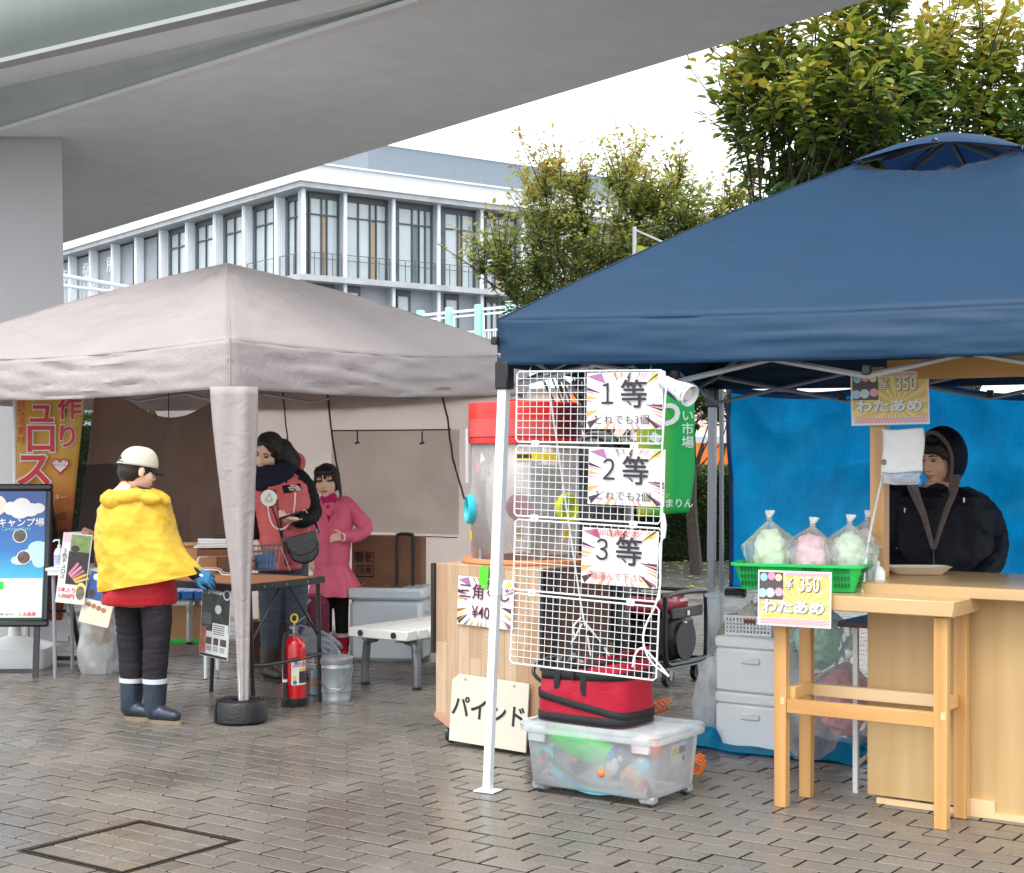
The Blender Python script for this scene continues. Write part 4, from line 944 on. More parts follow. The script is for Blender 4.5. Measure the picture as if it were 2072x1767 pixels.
PLANK = plank_mat(); DKW = WOOD('dark_side_wood', S(112, 78, 58), S(140, 100, 76), 2, .5); ORW = WOOD('orange_varnish', S(205, 130, 80), S(228, 158, 108), 0, .3)
REDP = M('red_plastic', S(215, 45, 38), .35, var=.08, vs=3); REDL = M('red_label', S(205, 82, 80), .45, var=.08); YELP = M('yellow_plastic', S(235, 205, 30), .4); LIME = M('lime_plastic', S(205, 215, 40), .35); CYANP = M('cyan_plastic', S(50, 190, 205), .35); CYAND = M('teal_plastic', S(25, 130, 150), .35); MAGP = M('magenta_plastic', S(195, 60, 110), .4)
ACRYL = CLEAR('scuffed_acrylic', (.78, .76, .75, 1), .26, .25, 4)
cab = thing('prize_cabinet', 'wood patterned cabinet on casters with black edge strips under the prize drum', 'cabinet', (-.392, 7.85, 0), FR)
q = MB(); q.box((.33, .33, .52), (.66, .66, .80), bev=.004); q.build('body', [PLANK], cab, smooth=0)
q = MB(); q.box((.663, .33, .53), (.006, .60, .76)); q.build('side_panel', DKW, cab, smooth=0)
q = MB(); q.add([(.0, -.012, .14), (.66, -.012, .12), (.66, .0, .13), (0, 0, .16), (.0, -.006, .14), (.12, -.03, .085), (.02, .1, .08)], [(0, 1, 2, 3), (0, 5, 1), (0, 6, 5)]); q.build('curled_skirt', M('torn_sheet', S(165, 120, 95), .5), cab, smooth=0, sol=.003)
for (x, y, z0, z1) in ((-.008, -.004, .46, .92), (.665, -.005, .42, .91), (.70, .04, .42, .90), (.665, .655, .5, .9)):
    m = MB(); m.box((x, y, (z0+z1)/2), (.022, .028, z1-z0), bev=.003); m.build('edge_strip', BLACK, cab)
for (x, y) in ((.07, .05), (.6, .07), (.6, .6), (.07, .6)):
    m = MB(); m.box((x, y, .108), (.06, .05, .03), bev=.004); cs_ = m.build('caster', BLACK, cab)
    m = MB(); m.tube([(x-.012, y, .045), (x+.012, y, .045)], .045, 18); m.build('wheel', RUB, cs_)
    m = MB(); m.tube([(x-.016, y, .045), (x+.016, y, .045)], .016, 10); m.box((x, y-.03, .07), (.02, .04, .012)); m.build('brake', STEEL, cs_)
drum = thing('prize_drum', 'clear lottery drum with red lid and coloured hand holes on the wooden cabinet', 'lottery drum', (.067, 7.93, .92), 0)
q = MB(); q.lathe([(.0, 0), (.322, 0), (.33, .008), (.33, .02), (.322, .026), (.0, .026)], 48); q.build('base_disc', ORW, drum)
q = MB(); q.lathe([(.28, .026), (.28, .64)], 48); q.build('cylinder', ACRYL, drum, smooth=180)
q = MB(); q.lathe([(.283, .61), (.292, .612), (.292, .64), (.286, .645), (.286, .70)], 48); q.build('lid_band', REDP, drum)
q = MB(); q.lathe([(.286, .70), (.292, .70), (.292, .815), (.29, .82), (.27, .822), (0.0, .822)], 48); q.build('lid', REDP, drum)
q = MB(); q.lathe([(.2935, .645), (.2935, .735)], 40, a0=R(150), a1=R(330)); q.build('lid_label', REDL, drum, smooth=180)
MESHR = M('dark_red_mesh', S(120, 22, 24), .5, var=.2, vs=30); q = MB(); q.lathe([(.2945, .645), (.2945, .81)], 30, a0=R(300), a1=R(400)); q.build('dark_mesh_band', MESHR, drum, smooth=180)
q = MB(); q.box((-.05, -.05, .83), (.10, .03, .018), rot=(0, 0, .3)); q.build('handle', REDP, drum)
def port(ang, z, ma, mb_, r=.068):
    a = R(ang); o = Matrix.Translation((.283*math.cos(a), .283*math.sin(a), z)) @ Matrix.Rotation(a+R(90), 4, 'Z') @ Matrix.Rotation(R(90), 4, 'X')
    m = MB(); m.T = o; m.lathe([(r, -.02), (r+.008, .0), (r+.008, .02), (r-.004, .026), (r-.008, .012), (r-.008, 0)], 28); h = m.build('hand_hole', ma, drum)
    m = MB(); m.T = o; m.lathe([(r-.008, .006), (r*.4, .012), (0, .004)], 20); m.build('flap', mb_, h)
    m = MB(); m.T = o
    for k in range(3): aa = k*2.09+.4; m.box((.02*math.cos(aa), .02*math.sin(aa), .013), (.045, .003, .003), rot=(0, 0, aa))
    m.build('slit', BLACK, h, smooth=0)
    m = MB(); m.T = Matrix.Translation((.284*math.cos(a), .284*math.sin(a), z-.135)) @ Matrix.Rotation(a+R(90), 4, 'Z'); m.box((0, 0, 0), (.036, .004, .05)); m.build('sticker', YELP, drum, smooth=0)
port(192, .275, CYANP, CYANP); port(-43, .285, LIME, LIME); port(95, .275, MAGP, MAGP)
m = MB()
m.lathe([(.285, .525), (.285, .565)], 16, a0=R(-100), a1=R(-52)); m.build('yellow_strip', YELP, drum, smooth=180)
m = MB(); m.lathe([(.2865, .537), (.2865, .556)], 8, a0=R(-99), a1=R(-84)); m.build('strip_print', INK, drum, smooth=180)
for (a, z, sx_, c) in ((200, .45, .08, REDL), (212, .51, .05, INKW), (-115, .45, .03, INK), (-135, .44, .03, INK), (-50, .47, .02, INK), (215, .40, .03, INK), (-75, .48, .02, INK), (225, .475, .015, INK)):
    a_ = R(a); m = MB(); m.T = Matrix.Translation((.27*math.cos(a_), .27*math.sin(a_), z)) @ Matrix.Rotation(a_+R(90), 4, 'Z'); m.flat([(0, 0), (sx_, .02), (sx_*.2, sx_*1.2)]); m.build('ticket', c, drum, smooth=0, sol=.001)
m = MB()
for k in range(26):
    a = rng(0, 6.28); r = rng(.02, .25); m.T = Matrix.Translation((r*math.cos(a), r*math.sin(a), .03+rng(0, .012))) @ Matrix.Rotation(rng(0, 6), 4, 'Z') @ Matrix.Rotation(R(90), 4, 'X'); m.flat([(0, 0), (.05, 0), (.0, .05)])
m.build('ticket_pile', REDL, drum, smooth=0, sol=.001)
for (a, z) in ((-120, .05), (-142, .05), (-38, .05), (-72, .06)):
    a_ = R(a); m = MB(); m.T = Matrix.Translation((.285*math.cos(a_), .285*math.sin(a_), z)) @ Matrix.Rotation(a_+R(90), 4, 'Z'); m.box((0, 0, 0), (.016, .012, .05)); m.build('bracket', GREYM, drum, smooth=0)
m = MB(); m.T = Matrix.Translation((-.30, -.02, .63)) @ Matrix.Rotation(R(-80), 4, 'Z'); m.rect(-.05, -.22, .04, .06); m.build('hanging_paper', PAPER, drum, smooth=0, sol=.001)
# ---- printed signs
PAL = [FLAT('print_purple', S(168, 110, 160)), FLAT('print_orange', S(238, 170, 90)), FLAT('print_dark', S(70, 48, 58)), FLAT('print_pink', S(222, 150, 185)), FLAT('print_yellow', S(240, 205, 110)), FLAT('print_olive', S(150, 140, 90))]
def burst(parent, w, h, y=-.003, seed=1, inner=.62):
    rd = random.Random(seed); q = MB(); k = 0
    def edge(a, f):
        c, s = math.cos(a), math.sin(a); t = min((w/2)/max(abs(c), 1e-6), (h/2)/max(abs(s), 1e-6)); return (c*t*f, s*t*f)
    big = [(2.45, .30, 0), (.62, .2, 4), (-.18, .16, 2), (-.62, .13, 2), (3.7, .16, 2), (2.85, .07, 2), (3.45, .12, 1), (-2.2, .10, 1), (1.95, .10, 5), (-1.05, .10, 3), (-.38, .05, 1), (3.05, .09, 1)]
    for (a, wd, c) in big+[(rd.uniform(-3.14, 3.14), rd.uniform(.015, .05), rd.choice([0, 1, 2, 3, 3, 4])) for _ in range(34)]:
        q.mi = c; f = inner*rd.uniform(.85, 1.25); q.flat([edge(a-wd/2, .985), edge(a+wd/2, .985), edge(a, min(.93, f))][::1], y-.0001*k); k += 1
    for _ in range(9):
        q.mi = rd.choice([0, 1, 3, 5]); a = rd.uniform(-3.14, 3.14); e = edge(a, rd.uniform(.6, .85)); q.disc(e[0], e[1], rd.uniform(.003, .006), y-.0001*k, 10); k += 1
    q.mi = 2; z0 = h*.36; x0 = .02
    q.flat([(x0+.004, z0+.03), (x0-.008, z0+.008), (x0-.001, z0+.008), (x0-.006, z0-.02), (x0+.010, z0+.012), (x0+.003, z0+.012), (x0+.012, z0+.03)], y-.006)
    return stuff(q.build('burst_print', PAL, parent, smooth=0))
def board(parent, w, h, mat=PAPER, name='sheet'):
    q = MB(); q.box((0, 0, 0), (w, .003, h)); return q.build(name, mat, parent, smooth=0)
def on_face(x, z): return FA*x+Vector((-.392, 7.85, z))-FB*.012
w = on_face(.325, .735); s1 = thing('lottery_price_sign', 'price sign for the triangle lottery taped to the wooden cabinet', 'sign', w, FR, rot=(0, R(2), FR))
board(s1, .345, .245); burst(s1, .345, .245, seed=4)
text('三角くじ', .082, FLAT('ink_maroon', S(90, 25, 55)), s1, x=-.002, z=.045, y=-.008, bold=.006, sx=.98); text('¥400', .085, FLAT('ink_maroon2', S(90, 25, 55)), s1, x=-.005, z=-.055, y=-.008, bold=.004, sx=.85)
m = MB(); m.box((-.01, -.006, .125), (.055, .003, .11)); m.build('green_tape', M('green_tape', S(90, 210, 50), .4), s1, smooth=0)
w = on_face(.36, .195)-FB*.02; s2 = thing('cream_sign', 'cream board with black katakana leaning on the foot of the wooden cabinet', 'sign', w, FR, rot=(R(-3), R(1.5), FR))
CREAM = M('cream_card', S(228, 222, 205, .82), .6, var=.04, vs=3)
q = MB(); q.prism([(-.235, -.17), (.235, -.17), (.235, .165), (-.19, .17), (-.235, .135)], -.004, .004); q.build('card', CREAM, s2, smooth=0)
text('パインド', .115, BLACK, s2, x=.0, z=-.005, y=-.006, bold=.018, tilt=R(2))
m = MB(); m.disc(-.15, .145, .006, -.006, 10); m.disc(.15, .145, .006, -.006, 10); m.build('pin', STEEL, s2, smooth=0)
# ---- four wire racks hung one under the other from the gazebo edge
GW = .68; GH = .302; gdir = R(-28); g0 = Vector((.022, 6.60, 1.828))
def rack_proto():
    q = MB(); r = .0016
    fr = [(0.012, 0, 0), (GW-.012, 0, 0), (GW, 0, -.012), (GW, 0, -GH+.012), (GW-.012, 0, -GH), (.012, 0, -GH), (0, 0, -GH+.012), (0, 0, -.012)]
    q.tube(fr, .0042, 6, closed=True); fm = q.mesh('frame', WHITE)
    q = MB()
    for k in range(1, 21): x = GW*k/21; q.tube([(x, 0, 0), (x, 0, -GH)], r, 4)
    for k in range(1, 10): z = -GH*k/10; q.tube([(0, -.004, z), (GW, -.004, z)], r, 4)
    return fm, q.mesh('wire_grid', WHITE)
fm, wm = rack_proto(); racks = []
lab = ['uppermost white wire rack, hooked under the gazebo edge', 'second white wire rack from the top, clipped below the first', 'third white wire rack from the top, above the red bag', 'lowest white wire rack, empty, in front of the red bag']
for k in range(4):
    off = Vector((-.004*k if k < 3 else -.02, 0, -.318*k)); p = g0+Vector((off.x*math.cos(gdir), off.x*math.sin(gdir), off.z))
    rk = thing('wire_rack', lab[k], 'wire rack', p, 0, 'white wire racks hung in a column', rot=(0, R([1.0, 1.9, 2.2, 2.6][k]), gdir)); racks.append(rk); put('frame', fm, rk); put('wire_grid', wm, rk)
    if k:
        for x in (.095, .555):
            m = MB(); m.box((x, -.006, .010), (.034, .012, .03), bev=.002); c_ = m.build('clip', WHITE, rk); m = MB(); m.tube([(x, -.013, .008), (x, -.011, .008)], .004, 8); m.build('clip_pin', GREYM, c_)
    else:
        for x in (.06, .33, .62): m = MB(); m.tube([(x, 0, 0), (x, .015, .03), (x, .03, .05), (x, .05, .03)], .003, 5); m.build('hook', STEEL, rk)
def rack_sign(k, x, z, num, line, lb, red=None):
    p = Vector((x, -.012, z)); Mw = Matrix.Translation(racks[k].location) @ racks[k].rotation_euler.to_matrix().to_4x4(); w = Mw @ p
    s = thing('prize_sign', lb, 'sign', w, 0, 'prize signs on the wire racks', rot=(0, R([.6, 1.6, 2.0][k]), gdir))
    board(s, .345, .235); burst(s, .345, .235, seed=11)
    text(num, .118, INK, s, x=-.075, z=.022, y=-.0095, bold=.004, sx=.85); text('等', .125, INK, s, x=.045, z=.018, y=-.0095, bold=.012)
    text(line, .043 if not red else .036, INK if not red else INKR, s, x=-.01, z=-.082, y=-.0095, bold=-.002, sx=1.08 if not red else 1.0)
    if red: text(red, .032, INKR, s, x=-.02, z=.098, y=-.0095, bold=0)
    return s
rack_sign(0, .512, -.125, '１', 'どれでも3個', 'first prize sign with 1 on the uppermost wire rack')
rack_sign(1, .525, -.115, '２', 'どれでも2個', 'second prize sign with 2 on the second wire rack')
rack_sign(2, .50, -.13, '３', '1個選んで下さい', 'third prize sign with 3 and red lines on the third wire rack', red='無印は3等です')
# ---- clip lamp with its cable
lp = thing('clip_lamp', 'white cone shaped spotlight clipped to the top right of the wire racks', 'lamp', P(1350, 775, 6.24), 0)
ax = (P(1405, 803, 6.14)-P(1350, 772, 6.24)); axl = ax.length; ax.normalize(); qn = ax.to_track_quat('Z', 'Y').to_matrix().to_4x4()
m = MB(); m.T = qn; m.lathe([(.018, -.03), (.026, -.01), (.028, .03), (.03, .05), (.043, .10), (.046, .135), (.043, .135), (.040, .10), (.026, .05), (.0, .045)], 24); sh_ = m.build('shade', WHITE, lp)
m = MB(); m.T = qn; m.lathe([(.0, .05), (.022, .06), (.033, .10), (.026, .118), (0, .122)], 18); m.build('bulb', M('frosted_bulb', (.7, .7, .68, 1), .3), lp)
m = MB(); m.T = qn
for k in range(8):
    a = k*.785
    m.box((.0375*math.cos(a), .0375*math.sin(a), .08), (.004, .016, .005), rot=(0, 0, a)); m.box((.0465*math.cos(a), .0465*math.sin(a), .12), (.003, .022, .004), rot=(0, 0, a))
m.build('vent_slot', GREYM, lp, smooth=0)
m = MB(); m.box((-.02, .02, .02), (.03, .03, .06), bev=.005); m.build('clip', WHITE, lp)
cp = [P(*c) for c in ((1348, 780, 6.2), (1338, 950, 6.22), (1341, 1050, 6.2), (1346, 1075, 6.2), (1335, 1110, 6.2), (1336, 1180, 6.2), (1326, 1225, 6.2), (1306, 1268, 6.22), (1302, 1300, 6.2), (1316, 1338, 6.2), (1345, 1362, 6.2), (1352, 1367, 6.2), (1325, 1335, 6.21), (1300, 1312, 6.22), (1285, 1325, 6.22), (1280, 1350, 6.22))]
def spline(p, n=6):
    r = []
    for i in range(len(p)-1):
        a, b, c, d = p[max(i-1, 0)], p[i], p[i+1], p[min(i+2, len(p)-1)]
        for k in range(n):
            t = k/n; r.append(.5*((2*b)+(c-a)*t+(2*a-5*b+4*c-d)*t*t+(3*b-3*c+d-a)*t**3))
    r.append(p[-1]); return r
m = MB(); m.T = Matrix.Translation(-lp.location); m.tube(spline(cp), .0042, 6); m.build('cable', WHITE, lp)
m = MB(); m.T = Matrix.Translation(-lp.location); a = P(1343, 1062, 6.2); m.tube([a+Vector((0, 0, .04)), a, a-Vector((0, 0, .05))], [.006, .013, .008], 8, roundcap=True); m.build('switch', WHITE, lp)
# ---- diagonal white strap tied off above the red bag
gy = thing('white_strap', 'white strap running down behind the wire racks, tied in loops', 'strap', P(1108, 770, 7.25))
pp = [P(1108, 765, 7.3), P(1135, 950, 7.2), P(1172, 1200, 7.05), P(1184, 1268, 7.0)]
m = MB(); m.T = Matrix.Translation(-gy.location); m.tube(spline(pp), .009, 6, flat=.5); m.build('band', WHITE, gy)
for (a, b, c) in (((1178, 1262), (1150, 1330), (1176, 1395)), ((1180, 1255), (1215, 1300), (1235, 1330)), ((1186, 1262), (1196, 1330), (1212, 1352)), ((1176, 1250), (1160, 1270), (1166, 1300))):
    m = MB(); m.T = Matrix.Translation(-gy.location); m.tube(spline([P(*a, 7.0), P(*b, 6.98), P(*c, 6.97)]), .005, 5); m.build('loose_end', WHITE, gy)
# ---- clear storage bin with toys, red carrier bag on top
BINM = CLEAR('milky_plastic', (.80, .84, .87, 1), .29, .22, 3); LIDM = CLEAR('milky_lid', (.74, .78, .81, 1), .42, .3, 3)
bo = Vector((.437, 6.675, 0))
bn = thing('storage_bin', 'translucent plastic storage bin on small wheels under the red bag', 'storage box', bo, FR)
def rrect(w, d, r, z, n=5):
    p = []
    for (cx, cy, a0) in ((w/2-r, d/2-r, 0), (-w/2+r, d/2-r, 90), (-w/2+r, -d/2+r, 180), (w/2-r, -d/2+r, 270)):
        for k in range(n): a = R(a0+90*k/(n-1)); p.append((cx+r*math.cos(a), cy+r*math.sin(a), z))
    return p
def shell(mb, secs, cap0=True, cap1=False):
    n = len(secs[0]); vs = [p for s in secs for p in s]; fs = []
    for i in range(len(secs)-1):
        for k in range(n): l = (k+1) % n; fs.append((i*n+k, i*n+l, (i+1)*n+l, (i+1)*n+k))
    if cap0: fs.append(tuple(range(n-1, -1, -1)))
    if cap1: fs.append(tuple((len(secs)-1)*n+k for k in range(n)))
    return mb.add(vs, fs)
m = MB(); shell(m, [rrect(.60, .37, .04, .035), rrect(.615, .385, .045, .045), rrect(.66, .42, .05, .285), rrect(.685, .44, .05, .287), rrect(.685, .44, .05, .265)]); m.build('tub', BINM, bn, smooth=50)
m = MB(); shell(m, [rrect(.70, .455, .05, .268), rrect(.71, .465, .055, .30), rrect(.69, .445, .05, .312), rrect(.64, .39, .04, .312), rrect(.63, .38, .04, .304)], cap0=False, cap1=True); m.build('lid', LIDM, bn, smooth=50)
for (x, y) in ((-.25, -.21), (.27, -.21)):
    m = MB(); m.box((x, y-.005, .262), (.09, .02, .07), bev=.006); m.build('latch', LIDM, bn)
for (x, y) in ((-.27, -.155), (.27, -.155), (.27, .155), (-.27, .155)):
    m = MB(); m.box((x, y, .03), (.07, .05, .034), bev=.008); f_ = m.build('wheel_housing', BINM, bn); m = MB(); m.tube([(x, y-.014, .014), (x, y+.014, .014)], .014, 12); m.build('wheel', BLACK, f_)
m = MB(); m.box((.3165, .02, .20), (.003, .12, .085)); lb_ = m.build('label', PAPER, bn, smooth=0)
for (yy, zz, wy, wz, c) in ((-.015, .215, .04, .035, YELP), (.048, .215, .055, .03, BLACK), (.06, .18, .02, .02, BLACK)): m = MB(); m.box((.3185, yy+.0, zz), (.002, wy, wz)); m.build('label_print', c, lb_, smooth=0)
T_G = M('toy_green', S(40, 205, 75), .35); T_B = M('toy_blue', S(30, 120, 190), .35); T_W = M('toy_white', (.75, .77, .76, 1), .4); T_O = M('toy_orange', S(250, 120, 60), .4); T_T = M('toy_tan', S(240, 180, 90), .4); T_P = M('toy_pink', S(215, 70, 110), .4); T_D = M('toy_dark', S(50, 62, 85), .5); T_GD = M('toy_dark_green', S(20, 135, 70), .4); T_C = M('toy_cyan', S(95, 205, 220), .4); T_R = M('toy_maroon', S(120, 35, 45), .4)
def toy(name, label, cat, x, y, z, rot=(0, 0, 0)):
    t = thing(name, label, cat, bo+FA*x+FB*y+Vector((0, 0, z))); t.rotation_euler = (Matrix.Rotation(FR, 3, 'Z') @ Euler(rot).to_matrix()).to_euler(); return t
t = toy('toy_bat', 'green inflatable toy bat with blue tip lying in the clear bin', 'toy', -.03, -.13, .205, (0, R(14), 0))
m = MB(); m.T = Matrix.Rotation(R(90), 4, 'Y'); m.lathe([(.02, -.22), (.05, -.16), (.062, -.05), (.060, .05), (.052, .11)], 20); m.build('shaft', T_G, t)
m = MB(); m.T = Matrix.Rotation(R(90), 4, 'Y'); m.lathe([(.052, .11), (.045, .135), (.03, .155), (0, .165)], 20); m.build('tip', T_B, t)
t = toy('toy_sword', 'green and white toy sword reading Pirate at the bottom of the bin', 'toy', -.02, -.172, .095, (0, R(10), 0))
m = MB(); arc = [(-.20+.4*k/14, -.05*math.sin(math.pi*k/14)*1.0) for k in range(15)]
m.prism([(x, z-.03+.02*(i/14)) for i, (x, z) in enumerate(arc)]+[(x, z+.03-.02*(i/14)) for i, (x, z) in reversed(list(enumerate(arc)))], -.006, .006); m.build('blade', T_C, t, smooth=0)
m = MB(); m.prism([(x, z+.012-.005*(i/14)) for i, (x, z) in enumerate(arc)]+[(x, z+.034-.02*(i/14)) for i, (x, z) in reversed(list(enumerate(arc)))], -.008, .008); m.build('blade_edge', T_GD, t, smooth=0)
m = MB(); m.prism([(-.28, .0), (-.24, -.055), (-.20, 0.0), (-.24, .055)], -.009, .009); m.build('hilt', T_GD, t, smooth=0); m = MB(); m.prism([(-.26, .0), (-.24, -.03), (-.22, 0.0), (-.24, .03)], -.012, -.0095); m.build('hilt_gem', T_P, t, smooth=0)
text('Pirate', .045, T_B, t, x=-.06, z=-.045, y=-.0075, bold=.01, tilt=R(8))
t = toy('toy_football', 'small tan toy football lying at the right of the bin', 'toy', .19, -.15, .10, (0, R(25), 0)); m = MB(); m.ell((0, 0, 0), .065, .03, .034); m.build('ball', T_T, t)
m = MB()
for k in (-.018, 0, .018): m.box((k, -.030, 0), (.004, .004, .035)); 
for k in (-.009, .009): m.box((0, -.030, k), (.05, .004, .004))
m.build('lacing', INK, t, smooth=0)
t = toy('toy_ball', 'orange ball at the upper right inside the bin', 'toy', .20, -.05, .225); m = MB(); m.ell((0, 0, 0), .075, .075, .055, n=20, k=12); tag(m.build('sphere', T_O, t), '', '') if False else m.build('sphere', T_O, t)
t = toy('toy_penguin', 'dark blue and white plush with star print near the middle of the bin', 'toy', .10, -.12, .16, (0, R(25), 0)); m = MB(); m.ell((0, 0, 0), .06, .05, .085); m.build('plush', T_D, t); m = MB(); m.ell((.0, -.03, -.01), .035, .03, .05); m.build('belly', T_W, t)
m = MB()
for (x, z, r) in ((.03, .05, .022), (-.01, .0, .02)): m.flat([(x+r*(1 if i % 2 == 0 else .4)*math.sin(i*.628), z+r*(1 if i % 2 == 0 else .4)*math.cos(i*.628)) for i in range(9, -1, -1)], -.062)
m.build('star', T_W, t, smooth=0)
t = toy('toy_disc', 'round cyan badge toy with pink figure at the left of the bin', 'toy', -.235, -.165, .165); m = MB(); m.tube([(0, -.008, 0), (0, .008, 0)], .042, 24); m.build('disc', T_C, t); m = MB(); m.prism([(-.02, -.03), (.0, -.02), (.03, -.03), (.025, .0), (.01, .015), (-.01, .01), (-.025, .02)], -.012, -.009); m.build('figure', T_P, t, smooth=0); m = MB(); m.box((-.01, -.01, -.045), (.08, .006, .018), rot=(0, .15, 0)); m.build('banner', T_P, t)
for i, (x, y, z, c, lb2, r) in enumerate(((-.22, -.12, .235, T_P, 'pink wrapped toy at the upper left corner of the bin', .03), (-.2, -.15, .21, T_W, 'white round toy just above the cyan badge', .018), (-.1, -.10, .13, T_D, 'dark blue toy behind the green bat', .07), (.02, -.08, .12, T_R, 'maroon toy in the middle of the bin', .05), (.05, -.16, .09, T_C, 'light blue toy above the sword', .04), (.06, -.165, .125, T_T, 'tan flat toy beside the plush', .05), (.2, -.165, .135, T_T, 'small tan toy above the football', .04), (.24, -.15, .07, T_R, 'maroon toy at the right end behind the football', .055), (.25, -.165, .06, T_W, 'white hook shaped toy in the lower right corner', .03), (.23, -.14, .165, T_C, 'pale blue toy below the orange ball', .045), (-.24, -.14, .085, T_W, 'white toy in the lower left corner', .04), (-.12, -.05, .2, T_GD, 'dark green toy behind the bat tip', .06))):
    t = toy('small_toy', lb2, 'toy', x, y, z, (rng(-.5, .5), rng(-1, 1), rng(-.5, .5))); t['group'] = 'toys in the clear bin'
    m = MB()
    if i % 3 == 0: m.ell((0, 0, 0), r, r*.7, r*.8)
    elif i % 3 == 1: m.tube([(-r, 0, -r*.3), (0, 0, r*.3), (r*.9, 0, -r*.1)], [r*.3, r*.5, r*.25], 10, roundcap=True)
    else: m.box((0, 0, 0), (r*1.8, r*.8, r*1.1), bev=r*.3)
    m.build('toy_body', c, t)
    m = MB(); m.ell((r*.3, -r*.5, r*.3), r*.35, r*.3, r*.3); m.build('toy_detail', [T_W, T_P, T_O][i % 3], t)
# red carrier
REDC = fabric('red_nylon', S(200, 25, 58, .8), .05, .5, crumple=.35, cs=9); WEB = M('black_webbing', (.012, .012, .014, 1), .7, var=.2, bump=.3, bs=200)
rb = thing('pet_carrier', 'red soft carrier bag with black trim standing on the clear bin', 'bag', bo+FA*-.085+FB*.0+Vector((0, 0, .313)), FR-R(3))
def bag(z, k): return rrect(.47*k, .29*k, .06*k, z, 7)
def bagf(u, t):                                   # walls: front lower, back right end higher
    n = 40; a = u*2*math.pi; ca, sa = math.cos(a), math.sin(a); e = 2/5
    x = .235*math.copysign(abs(ca)**e, ca); y = .145*math.copysign(abs(sa)**e, sa)
    top = .205+.09*(x/.235+1)/2+.015*(y/.145)
    z = top*t; bl = 1+.05*math.sin(math.pi*t)-.08*t
    return Vector((x*bl+.004*noise.noise(Vector((x*14, y*14, z*14))), y*bl+.012*noise.noise(Vector((x*9, y*9, z*12+3))), z))
m = MB(); m.grid(bagf, 64, 16, closed=True); m.add([(.23*math.cos(a*.3927)*.9, .14*math.sin(a*.3927)*.9, .002) for a in range(16)], [tuple(range(15, -1, -1))]); m.build('shell', REDC, rb, smooth=60, sol=.006)
def band(z0a, z0b, hgt, name='trim_band'):
    m = MB()
    def f(u, t):
        p = bagf(u, .5); x = p.x/.235; zz = z0a+(z0b-z0a)*(x+1)/2; q_ = bagf(u, min(.99, max(.01, zz/(.205+.09*(x+1)/2)))); o = Vector((q_.x, q_.y, 0)).normalized()*.006; return Vector((q_.x, q_.y, zz+(t-.5)*hgt))+o
    m.grid(f, 64, 2, closed=True); m.build(name, WEB, rb, smooth=60, sol=.004)
band(.015, .02, .035); band(.19, .215, .035); band(.115, .045, .032); band(.205-.002, .287, .02, 'top_zip')
m = MB(); m.add([bagf(u/24+.0, .995) for u in range(24)], [tuple(range(24))]); inner_ = m.build('lining', M('bag_lining', S(120, 30, 45), .8), rb, smooth=0); inner_.location = (0, 0, -.06)
m = MB(); m.grid(lambda s, t: Vector((.02+.2*s, .11-.02*t, 0.235+.035*s+.055*t-.02*(1-s)*t+.01*noise.noise(Vector((s*5, t*4, 1))))), 12, 8); m.build('raised_flap', REDC, rb, smooth=60, sol=.006)
for (x0) in (-.10, .04):
    hp = [(x0, -.150, .12), (x0, -.147, .20), (x0+.02, -.12, .27), (x0+.06, -.06, .36), (x0+.075, -.02, .375), (x0+.09, .03, .34), (x0+.085, .10, .25)]
    m = MB(); m.tube(spline([Vector(p) for p in hp]), .017, 6, flat=.2, up=(0, 1, 0)); m.build('strap', WEB, rb)
m = MB(); m.tube(spline([Vector(p) for p in ((-.238, -.08, .15), (-.275, -.09, .19), (-.27, -.05, .235), (-.20, .0, .255), (-.14, .05, .25))]), .009, 8); m.build('side_handle', BLACK, rb)
m = MB(); m.box((-.015, -.15, .205), (.014, .012, .045), bev=.003); m.build('buckle', BLACK, rb)
jar = thing('glass_jar', 'round clear jar standing inside the open red carrier', 'jar', bo+FA*-.19+FB*.02+Vector((0, 0, .42)), FR, rot=(R(15), R(-20), 0))
m = MB(); m.lathe([(.0, 0), (.055, 0), (.075, .02), (.08, .10), (.07, .125), (.045, .135), (.045, .15)], 24); m.build('body', CLEAR('jar_glass', (.85, .86, .84, 1), .35, .05, 6), jar)
m = MB(); m.lathe([(.049, .148), (.05, .17), (.0, .172)], 20); m.build('lid', STEEL, jar)
for (u, v, lb2, nt, rz_) in ((1333, 1452, 'orange coiled air hose on the paving behind the red bag', 34, 0.6), (1413, 1572, 'orange coiled hose end poking out at the right of the clear bin', 26, 1.2)):
    ch_ = thing('coiled_hose', lb2, 'hose', G(u, v), rz_)
    m = MB(); pts = [Vector((-.07+.0042*k, .032*math.cos(k*.85), .045+.0008*k+.032*math.sin(k*.85))) for k in range(nt)]; m.tube(pts, .007, 6); m.build('coil', ORANGE, ch_)
# ---- black wrapped bundle behind the racks
bd = thing('black_bundle', 'tall bundle wrapped in black plastic behind the wire racks', 'bundle', (.545, 9.15, 0))
PLB = M('black_polythene', (.010, .010, .012, 1), .25, var=.3); m = MB()
m.loft([(0, 0, 0, .14, .13), (0, 0, .5, .15, .14), (.0, 0, 1.0, .145, .13), (.01, 0, 1.35, .15, .14), (0, 0, 1.5, .15, .13), (-.02, 0, 1.56, .12, .1), (-.03, 0, 1.60, .05, .05)], 24); 
blob(m, 'wrapping', PLB, bd, .012, 2, wrinkle(.02, 7, (1, 1, .35)))
m = MB(); m.tube([(.10, -.10, 1.56), (.17, -.12, 1.53), (.2, -.1, 1.47)], [.03, .035, .01], 8, roundcap=True); m.build('loose_fold', PLB, bd)
